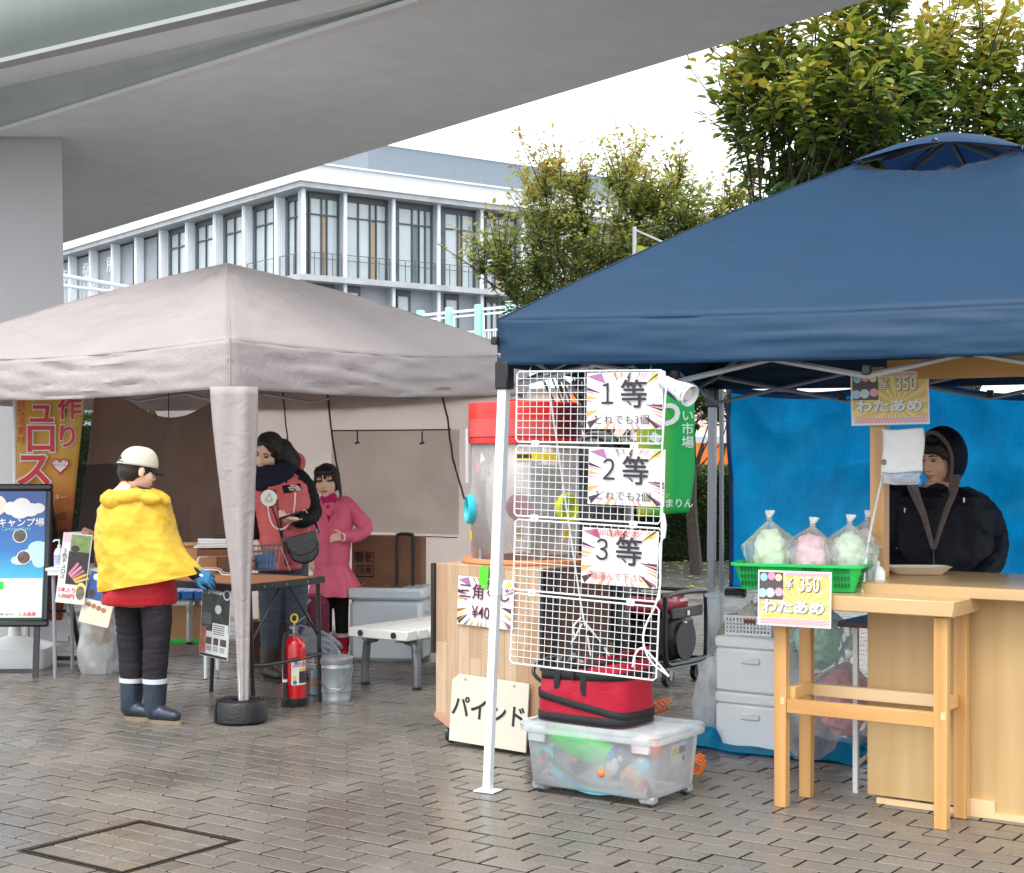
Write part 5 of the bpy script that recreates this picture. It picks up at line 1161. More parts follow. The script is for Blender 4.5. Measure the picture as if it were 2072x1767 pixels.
# ---- green market banner on its pole
nb = thing('green_banner', 'green market banner with white lettering on a pole behind the racks', 'banner', (P(1284, 930, 10.6).x, 10.6, 0))
def gban():
    m, n, l, b = newmat('green_banner_cloth'); tc = n.new('ShaderNodeTexCoord'); s = n.new('ShaderNodeSeparateXYZ'); l.new(tc.outputs['Object'], s.inputs[0])
    r = ramp(n, l, s.outputs[0], [(.0, S(235, 225, 70)), (.14, S(130, 205, 70)), (.28, S(45, 200, 108)), (.6, S(40, 190, 104))]); l.new(r.outputs[0], b.inputs['Base Color']); b.inputs['Roughness'].default_value = .6
    td = n.new('ShaderNodeBsdfTranslucent'); l.new(r.outputs[0], td.inputs[0]); mxs = n.new('ShaderNodeMixShader'); mxs.inputs[0].default_value = .35; l.new(b.outputs[0], mxs.inputs[1]); l.new(td.outputs[0], mxs.inputs[2]); l.new(mxs.outputs[0], n['Material Output'].inputs[0]); return m
m = MB(); m.tube([(-.03, .01, 0), (0, 0, 3.06)], .014, 6); m.tube([(0, 0, 3.04), (.40, -.01, 2.86)], .007, 5); m.build('pole', WHITEM, nb)
def gb(s, t): x = .015+.40*s-.03*t*(1-s)*0; return Vector((x-.04*max(0, t-.85)/.15*s, -.012+.03*math.sin(s*7+t*3)*(.3+.7*t), 2.93-1.88*t-.06*s*(1-t)+.035*s*t))
m = MB(); m.grid(gb, 16, 50); m.build('cloth', gban(), nb, smooth=60, sol=.001)
def gtext(s, size, x, z, bold=.01, **k): return text(s, size, INKW, nb, x=x, z=z, y=-.05, bold=bold, **k)
gtext('わ', .24, .20, 1.76, .03); gtext('い\n市\n場', .088, .362, 1.655, .004, lead=1.05); gtext('「たまりん', .066, .235, 1.145, .012); gtext('応援イメージ', .036, .13, 1.20, 0); gtext('キャラクター', .036, .13, 1.16, 0); gtext('お', .18, .22, 2.05, .03)
m = MB(); m.T = Matrix.Translation((.14, -.05, 1.60)) @ Matrix.Rotation(.5, 4, 'Y'); m.flat([(-.035, -.03), (.035, -.03), (.035, .03), (-.035, .03)]); m.build('white_emblem', INKW, nb, smooth=0)
m = MB(); m.ell((-.01, 0, .12), .10, .10, .12, n=20); m.build('base', WHITE, nb)
# ---- generator on wheels
gn = thing('generator', 'red and black portable generator in a tube frame on wheels', 'generator', (.97, 9.7, 0), FR)
GRED = M('generator_red', S(150, 22, 48), .3, var=.1, coat=.3); GBLK = M('engine_black', (.010, .010, .011, 1), .45, var=.4); PANEL = M('control_panel', S(190, 190, 185, .8), .5)
L0, D0 = -.75, .55
def frame_loop(x):
    pts = [Vector((x, y, z)) for (y, z) in ((.06, .14), (.0, .20), (.0, .52), (.05, .585), (.50, .585), (.55, .53), (.55, .20), (.49, .14))]
    m = MB(); m.tube(spline(pts+[pts[0]], 4)[:-1], .018, 8, closed=True); m.build('frame_loop', BLACKM, gn)
frame_loop(0); frame_loop(L0)
for (y, z) in ((.03, .585), (.52, .585), (.03, .14), (.52, .14)):
    m = MB(); m.tube([(L0, y, z), (0, y, z)], .016, 8); m.build('frame_rail', BLACKM, gn)
m = MB(); m.box((L0/2, .28, .50), (.60, .40, .12), bev=.04); m.build('fuel_tank', GRED, gn)
m = MB(); m.lathe([(.03, .56), (.035, .575), (.03, .59), (0, .592)], 16, c=(L0/2, .28, 0)); m.build('fuel_cap', BLACK, gn)
m = MB(); m.box((-.5, .02, .39), (.40, .03, .20), bev=.01); cp_ = m.build('control_panel', PANEL, gn)
for (x, z) in ((-.62, .34), (-.52, .34), (-.42, .34), (-.62, .44)): m = MB(); m.tube([(x, .0, z), (x, .012, z)], .022, 12); m.build('socket', BLACK, cp_)
m = MB(); m.box((-.5, .003, .44), (.12, .004, .02)); m.build('panel_mark', T_GD, cp_, smooth=0)
m = MB(); m.box((-.12, .28, .30), (.2, .36, .30), bev=.05); m.build('engine', GBLK, gn)
m = MB(); m.tube([(-.02, .28, .28), (.0, .28, .28)], .13, 20); m.build('recoil_starter', GBLK, gn)
m = MB(); m.tube([(-.7, .28, .30), (-.25, .28, .30)], .13, 18); m.build('alternator', GBLK, gn)
m = MB(); m.box((-.01, .30, .46), (.02, .42, .07), bev=.008); m.build('tank_bracket', BLACKM, gn)
m = MB(); m.box((.004, .30, .455), (.004, .03, .03)); m.build('decal', PAPER, gn, smooth=0); m = MB(); m.box((-.0, .25, .40), (.03, .02, .012)); m.build('lever', PAPER, gn)
m = MB(); m.box((L0/2, .28, .115), (.74, .5, .03), bev=.008); m.build('base_frame', GREYM, gn)
for (x, y) in ((-.03, .09), (-.03, .47), (-.72, .09), (-.72, .47)):
    m = MB(); m.tube([(x-.018, y, .055), (x+.018, y, .055)], .055, 18); w_ = m.build('wheel', RUB, gn); m = MB(); m.tube([(x-.022, y, .055), (x+.022, y, .055)], .018, 10); m.build('hub', STEEL, w_)
    m = MB(); m.box((x, y, .09), (.05, .05, .06), bev=.004); m.build('fork', GREYM, gn)
# ------------------------------------------------------------------ counter, side table and goods of the cotton candy stall
LAM = WOOD('counter_laminate', S(190, 156, 106), S(208, 178, 128), 2, .32, 10, ring=.25); LAMX = WOOD('counter_top_wood', S(192, 156, 106), S(210, 178, 130), 0, .28, 10, coat=.2, ring=.25)
PINEZ = WOOD('varnished_pine', S(192, 140, 80), S(214, 168, 106), 2, .3, 12, coat=.25); PINEX = WOOD('varnished_pine_rail', S(192, 140, 80), S(214, 168, 106), 0, .3, 12, coat=.25); PINEY = WOOD('raw_pine', S(220, 172, 108), S(236, 196, 138), 1, .5, 12); RAWP = WOOD('pale_pine', S(225, 190, 140), S(238, 208, 165), 0, .5, 12)
ct = thing('stall_counter', 'light wood stall counter with post and top beam at the right edge', 'counter', (1.51, 6.51, 0), FR)
CW = 1.7; CD = .62
m = MB(); m.box((.20, .012, .46), (.40, .02, .86)); m.build('front_panel', LAM, ct, smooth=0)
m = MB(); m.box((.40+(CW-.40)/2, .0, .46), (CW-.404, .022, .88)); m.build('front_panel', LAM, ct, smooth=0)
m = MB(); m.box((.012, CD/2, .46), (.022, CD-.03, .88)); m.build('side_panel', LAM, ct, smooth=0)
m = MB(); m.box((CW/2-.02, CD/2-.05, .918), (CW+.10, CD+.22, .046), bev=.004); m.build('counter_top', LAMX, ct)
m = MB(); m.box((.22, -.016, .012), (.34, .02, .022)); m.build('skirting_strip', RAWP, ct, smooth=0)
m = MB(); m.box((.49, -.022, .035), (.12, .018, .07)); m.build('skirting_block', RAWP, ct, smooth=0)
m = MB(); m.box((.85, -.018, .012), (.60, .02, .022)); m.build('skirting_strip', RAWP, ct, smooth=0)
m = MB(); m.box((-.012, .17, 1.36), (.062, .062, .98)); m.build('post', PINEZ, ct, smooth=0)
m = MB(); m.box((.86, .17, 1.835), (1.66, .05, .085)); m.build('top_beam', WOOD('beam_wood', S(190, 135, 70), S(212, 158, 92), 0, .4), ct, smooth=0)
m = MB(); m.box((CW-.05, .17, 1.40), (.062, .062, .90)); m.build('post', PINEZ, ct, smooth=0)
# side table
fl = Vector((1.095, 6.405, 0)); st = thing('side_table', 'narrow pine side table with low rails, tucked against the counter', 'table', fl, FR)
TWd, TDp = .74, .27
for (x, y) in ((.027, .02), (TWd-.03, .02), (.035, TDp-.02), (TWd-.03, TDp-.02)):
    m = MB(); m.box((x, y, .415), (.054, .040, .83), bev=.002); lg = m.build('leg', PINEZ, st)
    if y < .1:
        m = MB(); m.box((x+.012, y-.021, .445), (.018, .003, .03)); m.build('plug', RAWP, lg, smooth=0)
m = MB(); m.box((TWd/2, .02, .425), (TWd-.112, .038, .058), bev=.002); m.build('rail', PINEX, st)
m = MB(); m.box((TWd/2, TDp-.02, .465), (TWd-.112, .038, .05), bev=.002); m.build('rail', RAWP, st)
for x in (.055, TWd-.055): m = MB(); m.box((x, TDp/2, .475), (.04, TDp-.09, .05), bev=.002); m.build('cross_rail', PINEY, st)
m = MB(); m.box((TWd/2+.005, TDp/2+.02, .868), (TWd+.06, TDp+.12, .062), bev=.004); m.build('table_top', LAMX, st)
# green basket
GB = M('basket_green', S(22, 190, 88), .35, var=.05); bk = thing('green_basket', 'green slotted plastic basket of bagged cotton candy on the pine table', 'basket', fl+FA*.055+FB*.16+Vector((0, 0, .90)), FR+R(14))
BW, BDp, BH = .53, .30, .115
m = MB(); shell(m, [rrect(BW-.06, BDp-.06, .02, .002), rrect(BW, BDp, .03, BH-.012), rrect(BW+.026, BDp+.026, .035, BH-.012), rrect(BW+.026, BDp+.026, .035, BH), rrect(BW-.008, BDp-.008, .03, BH), rrect(BW-.066, BDp-.066, .02, .008)], cap0=True, cap1=True); m.build('body', GB, bk, smooth=35)
SL = M('slot_shadow_gap', S(10, 95, 48), .6)
for (x0, nn_) in ((-.20, 6), (.06, 6), (.19, 5)):
    for r_ in range(3):
        m = MB()
        for k in range(nn_): x = x0+.014*k-.03; zc = .03+.03*r_; m.box((x, -BDp/2+.022-.022*zc/.1, zc), (.006, .014, .018))
        m.build('slot_row', SL, bk, smooth=0)
for r_ in range(3):
    m = MB()
    for k in range(8): zc = .03+.03*r_; m.box((BW/2-.022+.022*zc/.1, -.09+.022*k, zc), (.014, .008, .018))
    m.build('slot_row', SL, bk, smooth=0)
FILM = CLEAR('bag_film', (.92, .95, .96, 1), .14, .1, 12)
def candy(name, label, p, sx, sy, h, col, seed, tilt=0, grp='bags of cotton candy'):
    t = thing(name, label, 'cotton candy', p, FR+rng(-.3, .3), grp, rot=(0, tilt, FR))
    m = MB(); m.ell((0, 0, h*.41), sx*.80, sy*.80, h*.43, n=20, k=14); m.ell((sx*.2, -sy*.2, h*.6), sx*.5, sy*.5, h*.2)
    fl_ = M('floss_%d' % seed, col, .85, var=.05, sheen=.3); rd = seed
    blob(m, 'candy_floss', fl_, t, .007, 1, lambda q_: .014*noise.fractal(q_*22+Vector((rd, 0, 0)), .8, 2, 5))
    def bagw(s, tt):
        a = s*2*math.pi; z = h*(-.02+1.02*tt)
        if tt < .62: k = .97+.12*math.sin(math.pi*tt)
        else: k = max(.07, 1.05*(1-((tt-.62)/.36)**1.1)) if tt < .97 else .07
        k *= 1+.09*noise.noise(Vector((math.cos(a)*2.5+seed, math.sin(a)*2.5, tt*4)))+.13*(1-2*abs(noise.noise(Vector((math.cos(a)*3.4, math.sin(a)*3.4+seed, tt*2.6)))))*(.35+tt)
        return Vector((sx*1.06*k*math.cos(a), sy*1.06*k*math.sin(a), z))
    m = MB(); m.grid(bagw, 70, 44, closed=True); m.build('bag', FILM, t, smooth=60)
    m = MB(); m.loft([(0, 0, h*.97, .013, .010), (0, 0, h*1.0, .010, .008), (.004, 0, h*1.05, .018, .012), (.006, 0, h*1.09, .024, .008), (.004, 0, h*1.11, .02, .006)], 10); m.build('bag_neck', CLEAR('neck_film', (.9, .9, .88, 1), .7, .2), t, smooth=30)
    m = MB(); m.lathe([(.013, h*.985), (.0145, h*.99), (.013, h*1.0)], 12); m.build('wire_tie', M('gold_tie', S(175, 150, 110), .4), t); return t
GRN = S(222, 246, 208, .95); PNK = S(246, 206, 212, .95); LGR = S(226, 242, 216, .95)
zb_ = .915
candy('candy_bag', 'leftmost bag of pale green cotton candy standing upright in the green basket', P(1565, 1150, 6.60).xy.to_3d()+Vector((0, 0, zb_)), .098, .08, .285, GRN, 1, R(-4))
candy('candy_bag', 'bag of pink cotton candy in the middle of the green basket', P(1638, 1150, 6.56).xy.to_3d()+Vector((0, 0, zb_-.01)), .108, .088, .27, PNK, 2, R(3))
candy('candy_bag', 'bag of pale green cotton candy at the right end of the green basket', P(1715, 1150, 6.52).xy.to_3d()+Vector((0, 0, zb_)), .098, .085, .272, LGR, 3, R(2))
candy('candy_bag', 'bag of pale pink cotton candy half hidden behind the right green one', P(1738, 1150, 6.70).xy.to_3d()+Vector((0, 0, zb_)), .08, .075, .285, S(240, 215, 205, .95), 4, R(8))
# price cards for cotton candy
CARD = M('card_gold', S(225, 195, 110), .4, var=.05); SUNP = FLAT('card_sun', S(238, 215, 145)); CHK = FLAT('card_check', S(225, 120, 130)); PHD = FLAT('photo_dark', S(90, 78, 80)); SHW = FLAT('print_shadow', S(120, 130, 150)); SHK = FLAT('print_black', S(45, 45, 50))
def card(label, w, rz, tilt, rx=0):
    t = thing('price_card', label, 'sign', w, rz, 'cotton candy price cards', rot=(rx, tilt, rz)); wd, h = .325, .228
    board(t, wd, h); m = MB(); m.rect(-wd/2+.006, -h/2+.006, wd/2-.006, h/2-.006, -.003); m.build('card_print', CARD, t, smooth=0)
    m = MB(); c = (.03, -.03)
    for k in range(16):
        a = 2*math.pi*k/16+.1; b = a+.16; q_ = []
        for aa in (a, b):
            cx, sx_ = math.cos(aa), math.sin(aa); tt = min(((wd/2-.007)-math.copysign(1, cx)*c[0])/max(abs(cx), 1e-5), ((h/2-.007)-math.copysign(1, sx_)*c[1])/max(abs(sx_), 1e-5)); q_.append((c[0]+cx*tt, c[1]+sx_*tt))
        m.flat([c, q_[0], q_[1]], -.0035-.00002*k)
    m.build('sunray_print', SUNP, t, smooth=0)
    m = MB(); m.rect(-wd/2+.006, -h/2+.006, wd/2-.006, -h/2+.033, -.0045); m.rect(-.045, h/2-.02, wd/2-.006, h/2-.006, -.0045); stuff(m.build('border_print', INKW, t, smooth=0))
    m = MB()
    for r_ in range(4):
        for k in range(22):
            x = -wd/2+.012+k*.0138+(.007 if r_ % 2 else 0); z = -h/2+.009+r_*.006
            m.flat([(x, z), (x+.008, z-.001), (x+.012, z+.004), (x+.004, z+.005)], -.0052)
    for r_ in range(2):
        for k in range(14): x = -.04+k*.0138+(.007 if r_ % 2 else 0); z = h/2-.018+r_*.006; m.flat([(x, z), (x+.008, z-.001), (x+.012, z+.004), (x+.004, z+.005)], -.0052)
    stuff(m.build('check_print', CHK, t, smooth=0))
    m = MB(); m.rect(-wd/2+.008, -.006, -.048, h/2-.008, -.0046); m.build('photo_print', PHD, t, smooth=0)
    for (x, z, r_, c_) in ((-.135, .085, .017, S(150, 205, 215)), (-.10, .09, .017, S(225, 150, 190)), (-.068, .085, .015, S(235, 225, 170)), (-.14, .02, .019, S(175, 215, 235)), (-.105, .022, .02, S(200, 228, 222)), (-.066, .026, .018, S(240, 170, 190))):
        m = MB(); m.disc(x, z, r_, -.0052, 16); m.build('photo_candy', FLAT('photo_candy_%d' % int((x+1)*1000+z*100000), c_), t, smooth=0)
    for (dx, dz, mt, yy) in ((.003, -.003, SHK, -.0052), (0, 0, INKW, -.0062)):
        text('¥', .062, mt, t, x=-.022+dx, z=.058+dz, y=yy, bold=.0); text('350', .086, mt, t, x=.068+dx, z=.058+dz, y=yy, bold=.006, sx=.72)
    for (dx, dz, mt, yy) in ((.004, -.003, SHW, -.0052), (0, 0, INKW, -.0064)): text('わたあめ', .068, mt, t, x=-.004+dx, z=-.035+dz, y=yy, bold=.012, sx=1.03, sz=.86); text('わたあめ', .068, mt, t, x=-.001+dx, z=-.035+dz, y=yy-.0002, bold=.012, sx=1.03, sz=.86); text('わたあめ', .068, mt, t, x=-.0025+dx, z=-.0375+dz, y=yy-.0001, bold=.012, sx=1.03, sz=.86)
    return t
card('cotton candy price card hung on the green basket', Vector((1.158, 6.288, P(1607.5, 1212, 6.288).z)), FR, R(-.6), R(-3))
card('cotton candy price card fixed high on the wooden counter post', P(1800.5, 806, 6.565), R(-14), R(-1.2))
# bundle of carrier bags on the post, with cord
hb = thing('bag_bundle', 'bundle of white plastic bags hanging from the counter post', 'plastic bags', P(1826, 868, 6.56), R(-16))
PEW = M('white_polythene', (.82, .83, .84, 1), .3, var=.03, bump=.5, bs=14)
m = MB(); m.grid(lambda s, t: Vector((-.082+.168*s+.004*math.sin(t*5), -.012-.012*math.sin(math.pi*s)+.006*noise.noise(Vector((s*4, t*4, 2))), .0-.185*t-.004*math.sin(s*5))), 16, 20); m.build('bags', PEW, hb, smooth=60, sol=.016)
m = MB(); m.grid(lambda s, t: Vector((-.085+.16*s+.01*noise.noise(Vector((s*3, t*3, 5))), -.005-.012*math.sin(math.pi*s)+.01*noise.noise(Vector((s*5, t*6, 2))), -.18-.055*t-.02*s*(1-s))), 14, 10); m.build('clear_sleeve', CLEAR('sleeve_film', (.8, .82, .85, 1), .4, .15), hb, smooth=60, sol=.002)
m = MB(); m.lathe([(.009, -.002), (.012, 0), (.009, .002), (.007, 0), (.009, -.002)], 14); o = m.build('ring', STEEL, hb); o.location = (-.077, -.03, -.143); o.rotation_euler = (R(90), 0, 0)
co = thing('white_rope', 'thin white rope running from the bag bundle down to the counter edge', 'rope', P(1790, 937, 6.62))
m = MB(); m.T = Matrix.Translation(-co.location); m.tube(spline([P(1791, 938, 6.62), P(1775, 1010, 6.56), P(1757, 1098, 6.45), P(1746, 1190, 6.36), P(1742, 1200, 6.36), P(1741, 1212, 6.36), P(1747, 1216, 6.36), P(1752, 1205, 6.36), P(1748, 1195, 6.36), P(1752, 1130, 6.42), P(1757, 1098, 6.45)]), .0045, 6); m.build('strand', WHITE, co)
m = MB(); m.T = Matrix.Translation(-co.location); a = P(1788, 945, 6.61); m.tube([a, a+Vector((-.006, 0, -.03))], .007, 6, roundcap=True); m.build('knot', WHITE, co)
bt_ = thing('pump_bottle', 'white pump bottle of sanitiser beside the counter post', 'bottle', P(1773, 930, 6.50).xy.to_3d()+Vector((0, 0, .9)), R(-20))
m = MB(); shell(m, [rrect(.072, .05, .016, 0), rrect(.076, .054, .018, .01), rrect(.076, .054, .018, .075), rrect(.05, .04, .016, .095), rrect(.03, .03, .014, .10)], cap1=True); m.build('body', M('bottle_white', (.80, .84, .86, 1), .3), bt_, smooth=50)
m = MB(); m.lathe([(.016, .10), (.016, .118), (.006, .12), (.006, .15), (.012, .152), (.012, .162), (0, .164)], 14); m.box((-.02, 0, .157), (.04, .012, .009), bev=.003); m.build('pump', WHITE, bt_)
tr = thing('foam_tray', 'white foam food tray lying on the counter top', 'tray', P(1856, 930, 6.78).xy.to_3d()+Vector((0, 0, .944)), R(-4))
m = MB(); shell(m, [rrect(.20, .11, .02, 0), rrect(.27, .165, .03, .032), rrect(.285, .18, .034, .034), rrect(.265, .16, .03, .030), rrect(.195, .105, .02, .006)], cap0=True, cap1=True); m.build('body', M('foam_cream', S(245, 236, 218), .55, var=.02), tr, smooth=50)
# foam boxes with goods on top
FOAM = M('foam_box', (.86, .88, .91, 1), .55, var=.03, vs=3, bump=.15, bs=160); fo = G(1447, 1509.5); SLOT = M('moulded_grip', (.80, .82, .85, 1), .5)
def foambox(z, h, label):
    t = thing('foam_box', label, 'foam box', fo+Vector((0, 0, z)), FR, 'stacked white foam boxes')
    m = MB(); m.box((.197, .215, (h-.06)/2), (.394, .43, h-.06), bev=.012); m.build('box', FOAM, t)
    m = MB(); m.box((.197, .215, h-.03), (.402, .438, .058), bev=.012); m.build('lid', FOAM, t)
    m = MB(); m.box((.197, -.004, h-.115), (.105, .014, .034), bev=.008); m.build('grip', SLOT, t); return t
foambox(0, .28, 'lower white foam box standing on the paving'); foambox(.282, .277, 'upper white foam box under the white basket')
wb = thing('white_basket', 'small white perforated basket on the upper foam box', 'basket', fo+FA*.13+FB*.17+Vector((0, 0, .56)), FR+R(8))
m = MB(); 
for (cx, cy, dx, dy) in ((0, -.09, .24, .004), (0, .09, .24, .004), (-.12, 0, .004, .18), (.12, 0, .004, .18)):
    m.box((cx, cy, .094), (dx+.01, dy+.008, .012)); m.box((cx, cy, .006), (dx, dy, .012))
m.build('rim', WHITE, wb, smooth=0)
m = MB()
for k in range(14):
    m.box((-.117+.018*k, -.09, .05), (.008, .003, .08)); m.box((-.117+.018*k, .09, .05), (.008, .003, .08))
for k in range(10):
    m.box((-.12, -.085+.019*k, .05), (.003, .009, .08)); m.box((.12, -.085+.019*k, .05), (.003, .009, .08))
for z in (.03, .048, .066):
    for (cx, cy, dx, dy) in ((0, -.09, .24, .003), (0, .09, .24, .003), (-.12, 0, .003, .18), (.12, 0, .003, .18)): m.box((cx, cy, z), (dx, dy, .008))
m.build('lattice', WHITE, wb, smooth=0)
m = MB(); m.box((0, 0, .004), (.235, .175, .004)); m.build('floor', WHITE, wb, smooth=0)
m = MB(); m.box((.01, -.0925, .072), (.06, .004, .02)); m.build('grip', M('grip_brown', S(110, 65, 55), .5), wb, smooth=0)
def film_bag(name, label, cat, p, rx, ry, h, mat, seed, grp=None):
    t = thing(name, label, cat, p, rng(0, 1), grp); m = MB()
    def f(s, tt):
        a = s*6.2832; k = (1-.25*tt)*math.sin(math.pi*min(1, .18+.8*tt))**.5; k *= 1+.22*noise.noise(Vector((math.cos(a)*1.7+seed, math.sin(a)*1.7, tt*3)))+.1*(1-2*abs(noise.noise(Vector((math.cos(a)*3, math.sin(a)*3+seed, tt*4)))))
        return Vector((rx*k*math.cos(a), ry*k*math.sin(a), h*tt+.02*noise.noise(Vector((a, tt*3, seed)))*tt))
    m.grid(f, 40, 24, closed=True); m.build('film', mat, t, smooth=30); return t
FILM2 = CLEAR('hazy_film', (.85, .88, .9, 1), .35, .2, 8)
t = film_bag('goods_bag', 'clear bag of packed goods inside the small white basket', 'plastic bag', fo+FA*.13+FB*.17+Vector((0, 0, .57)), .10, .07, .15, CLEAR('goods_film', (.72, .70, .64, 1), .5, .2, 20), 3); m = MB(); m.ell((0, 0, .06), .07, .05, .05); m.build('contents', M('beige_goods', S(190, 175, 140), .6, var=.4, vs=30), t)
pb_ = thing('clear_container', 'tall clear container with black grip behind the foam boxes', 'container', P(1478, 930, 8.35).xy.to_3d(), FR)
m = MB(); shell(m, [rrect(.17, .17, .03, .28), rrect(.21, .21, .04, .70), rrect(.23, .23, .04, .705), rrect(.23, .23, .04, .72)]); m.build('tub', CLEAR('container_film', (.8, .86, .88, 1), .25, .2, 5), pb_, smooth=50)
m = MB(); m.box((.06, -.06, .73), (.12, .05, .05), bev=.01); m.build('grip', BLACK, pb_); m = MB(); m.ell((0, 0, .44), .08, .08, .14); m.build('contents', M('mixed_goods', S(150, 140, 110), .7, var=.5, vs=18), pb_); m = MB(); m.box((0, 0, .14), (.18, .18, .28), bev=.01); m.build('stand', M('maroon_box', S(95, 25, 40), .5), pb_)
film_bag('white_sack', 'large whitish plastic sack slumped left of the foam boxes', 'plastic bag', P(1442, 930, 8.05).xy.to_3d(), .10, .12, .42, CLEAR('sack_film', (.82, .86, .88, 1), .6, .3, 5), 5)
tq_ = thing('ground_tarp', 'crumpled blue tarpaulin on the paving under the foam boxes', 'tarp', P(1500, 930, 8.0).xy.to_3d(), FR)
def gt(s, t): x = -.36+1.15*s; y = -.42+.85*t; e = min(s, 1-s, t, 1-t); return Vector((x+.05*noise.noise(Vector((s*4, t*4, 1))), y+.09*noise.noise(Vector((s*5, t*4, 5))), .012+.10*abs(noise.noise(Vector((s*5, t*6, 2))))*min(1, e*9+.25)*(1.6 if s < .35 or s > .7 else .25)))
m = MB(); m.grid(gt, 50, 40); m.build('sheet', TARP, tq_, smooth=50, sol=.002)
# folding table behind, and stock under it
ft = thing('folding_table', 'low dark topped folding table with white legs behind the pine table', 'table', (1.44, 6.62, 0), FR)
m = MB(); m.box((.38, .28, .735), (.86, .50, .026), bev=.004); m.build('table_top', M('dark_top', S(92, 78, 76), .4), ft)
for (x, y) in ((.02, .07), (.76, .07), (.02, .5), (.76, .5)):
    m = MB(); m.tube([(x, y, .722), (x, y, .0)], .015, 4, up=(1, 1, 0)); m.build('leg', WHITEM, ft, smooth=0)
m = MB(); m.tube([(.02, .07, .12), (.02, .5, .18)], .010, 6); m.build('stretcher', WHITEM, ft); m = MB(); m.tube([(.76, .07, .12), (.76, .5, .18)], .010, 6); m.build('stretcher', WHITEM, ft)
candy('candy_sack', 'pale green cotton candy bag hanging low behind the pine table', P(1655, 930, 7.55).xy.to_3d()+Vector((0, 0, .42)), .14, .12, .34, S(170, 215, 190, .9), 11, 0, 'spare cotton candy under the counter')
candy('candy_sack', 'pink cotton candy bag stored low behind the pine table', P(1700, 930, 7.2).xy.to_3d()+Vector((0, 0, .16)), .15, .12, .36, S(225, 150, 160, .8), 12, R(6), 'spare cotton candy under the counter')
film_bag('rubbish_bag', 'grey plastic bag on the ground between foam boxes and counter', 'plastic bag', P(1650, 930, 7.45).xy.to_3d()+Vector((0, 0, .01)), .16, .14, .40, CLEAR('grey_film', (.42, .42, .44, 1), .75, .3, 5), 8)
# ------------------------------------------------------------------ goods under the beige tent
# folding camp table
tn = Vector((-1.463, 8.56, 0)); ca = math.atan2(.866, .5)
tb = thing('camp_table', 'folding camp table with wood grain top and black metal frame', 'table', tn, ca)
TW_, TD_ = .69, .86; OAK = WOOD('oak_print', S(165, 108, 62), S(190, 130, 82), 1, .3, 12)
m = MB(); m.box((TW_/2, TD_/4, .742), (TW_-.02, TD_/2-.006, .014)); m.build('top_leaf', OAK, tb, smooth=0)
m = MB(); m.box((TW_/2, TD_*3/4, .742), (TW_-.02, TD_/2-.006, .014)); m.build('top_leaf', OAK, tb, smooth=0)
m = MB()
m.box((TW_/2, .006, .732), (TW_, .02, .04), bev=.004); m.box((TW_/2, TD_-.006, .732), (TW_, .02, .04), bev=.004); m.box((.006, TD_/2, .732), (.02, TD_-.03, .04), bev=.004); m.box((TW_-.006, TD_/2, .732), (.02, TD_-.03, .04), bev=.004); m.build('edge_frame', BLACKM, tb)
for x in (.12, .32, .52): m = MB(); m.tube([(x, -.006, .732), (x, .0, .732)], .006, 8); m.build('rivet', STEEL, tb)
for (x, y, sx_, sy_) in ((.03, .03, 0, -.03), (TW_-.03, .03, .02, 0), (.03, TD_-.03, 0, .03), (TW_-.03, TD_-.03, 0, .03)):
    m = MB(); m.tube([(x, y, .72), (x+sx_, y+sy_, 0)], .0135, 8); m.build('leg', BLACKM, tb)
for (x0, x1, y) in ((.03, .30, .03), (TW_-.03, TW_-.3, .03)):
    m = MB(); m.tube([(x0, y, .40), (x1, y, .71)], .008, 6); m.build('brace', BLACKM, tb)
m = MB(); m.tube(spline([Vector(p) for p in ((.03, .02, .50), (.035, .02, .34), (.07, .02, .29), (.30, .02, .28), (TW_-.05, .02, .29), (TW_-.03, .02, .34), (TW_-.03, .02, .5))]), .011, 8); m.build('cross_bar', BLACKM, tb)
def ontable(u, v, h=.75):
    z = (EYE-h)*FOC/(v-VH); return Vector(((u-UC)/FOC*z, z, h))
# wire stand with tray and boxes on the table
rk = thing('grill_rack', 'white wire rack holding a dark tray and papers on the camp table', 'rack', ontable(440, 1164), R(8)); WIRE = WHITE
m = MB()
for y in (0, .16): m.tube(spline([Vector(p) for p in ((-.20, y, .004), (-.13, y, .004), (-.10, y, .03), (0, y, .03), (.03, y, .004), (.10, y, .004), (.13, y, .03))]), .004, 5)
m.tube([(-.14, 0, .03), (-.11, .02, .115)], .004, 5); m.tube([(.13, 0, .03), (.12, .02, .115)], .004, 5); m.tube([(-.14, .16, .03), (-.11, .14, .115)], .004, 5); m.tube([(.13, .16, .03), (.12, .14, .115)], .004, 5)
m.tube([(-.11, .02, .115), (.12, .02, .115), (.12, .14, .115), (-.11, .14, .115)], .004, 5, closed=True); m.tube([(-.14, -.01, .17), (.13, -.01, .17), (.13, .15, .17), (-.14, .15, .17)], .004, 5, closed=True); m.build('wire_frame', WIRE, rk)
m = MB(); m.box((0, .07, .145), (.25, .14, .04), rot=(R(8), 0, 0), bev=.004); m.build('tray', M('tray_brown', S(110, 78, 58), .4), rk)
ps = thing('paper_stack', 'stack of white flyers lying on the wire rack', 'papers', ontable(440, 1164)+Vector((0, .06, .178)), R(8)); m = MB()
for k in range(5): m = MB(); m.box((rng(-.006, .006), rng(-.006, .006), .004+.008*k), (.25, .13, .007), rot=(0, 0, rng(-.05, .05))); m.build('sheet_pack', [PAPER, M('paper_grey', (.55, .57, .6, 1), .5)][k % 2], ps, smooth=0)
m = MB(); m.box((.03, .03, .05), (.14, .05, .02), bev=.006); m.build('black_clip', BLACK, ps)
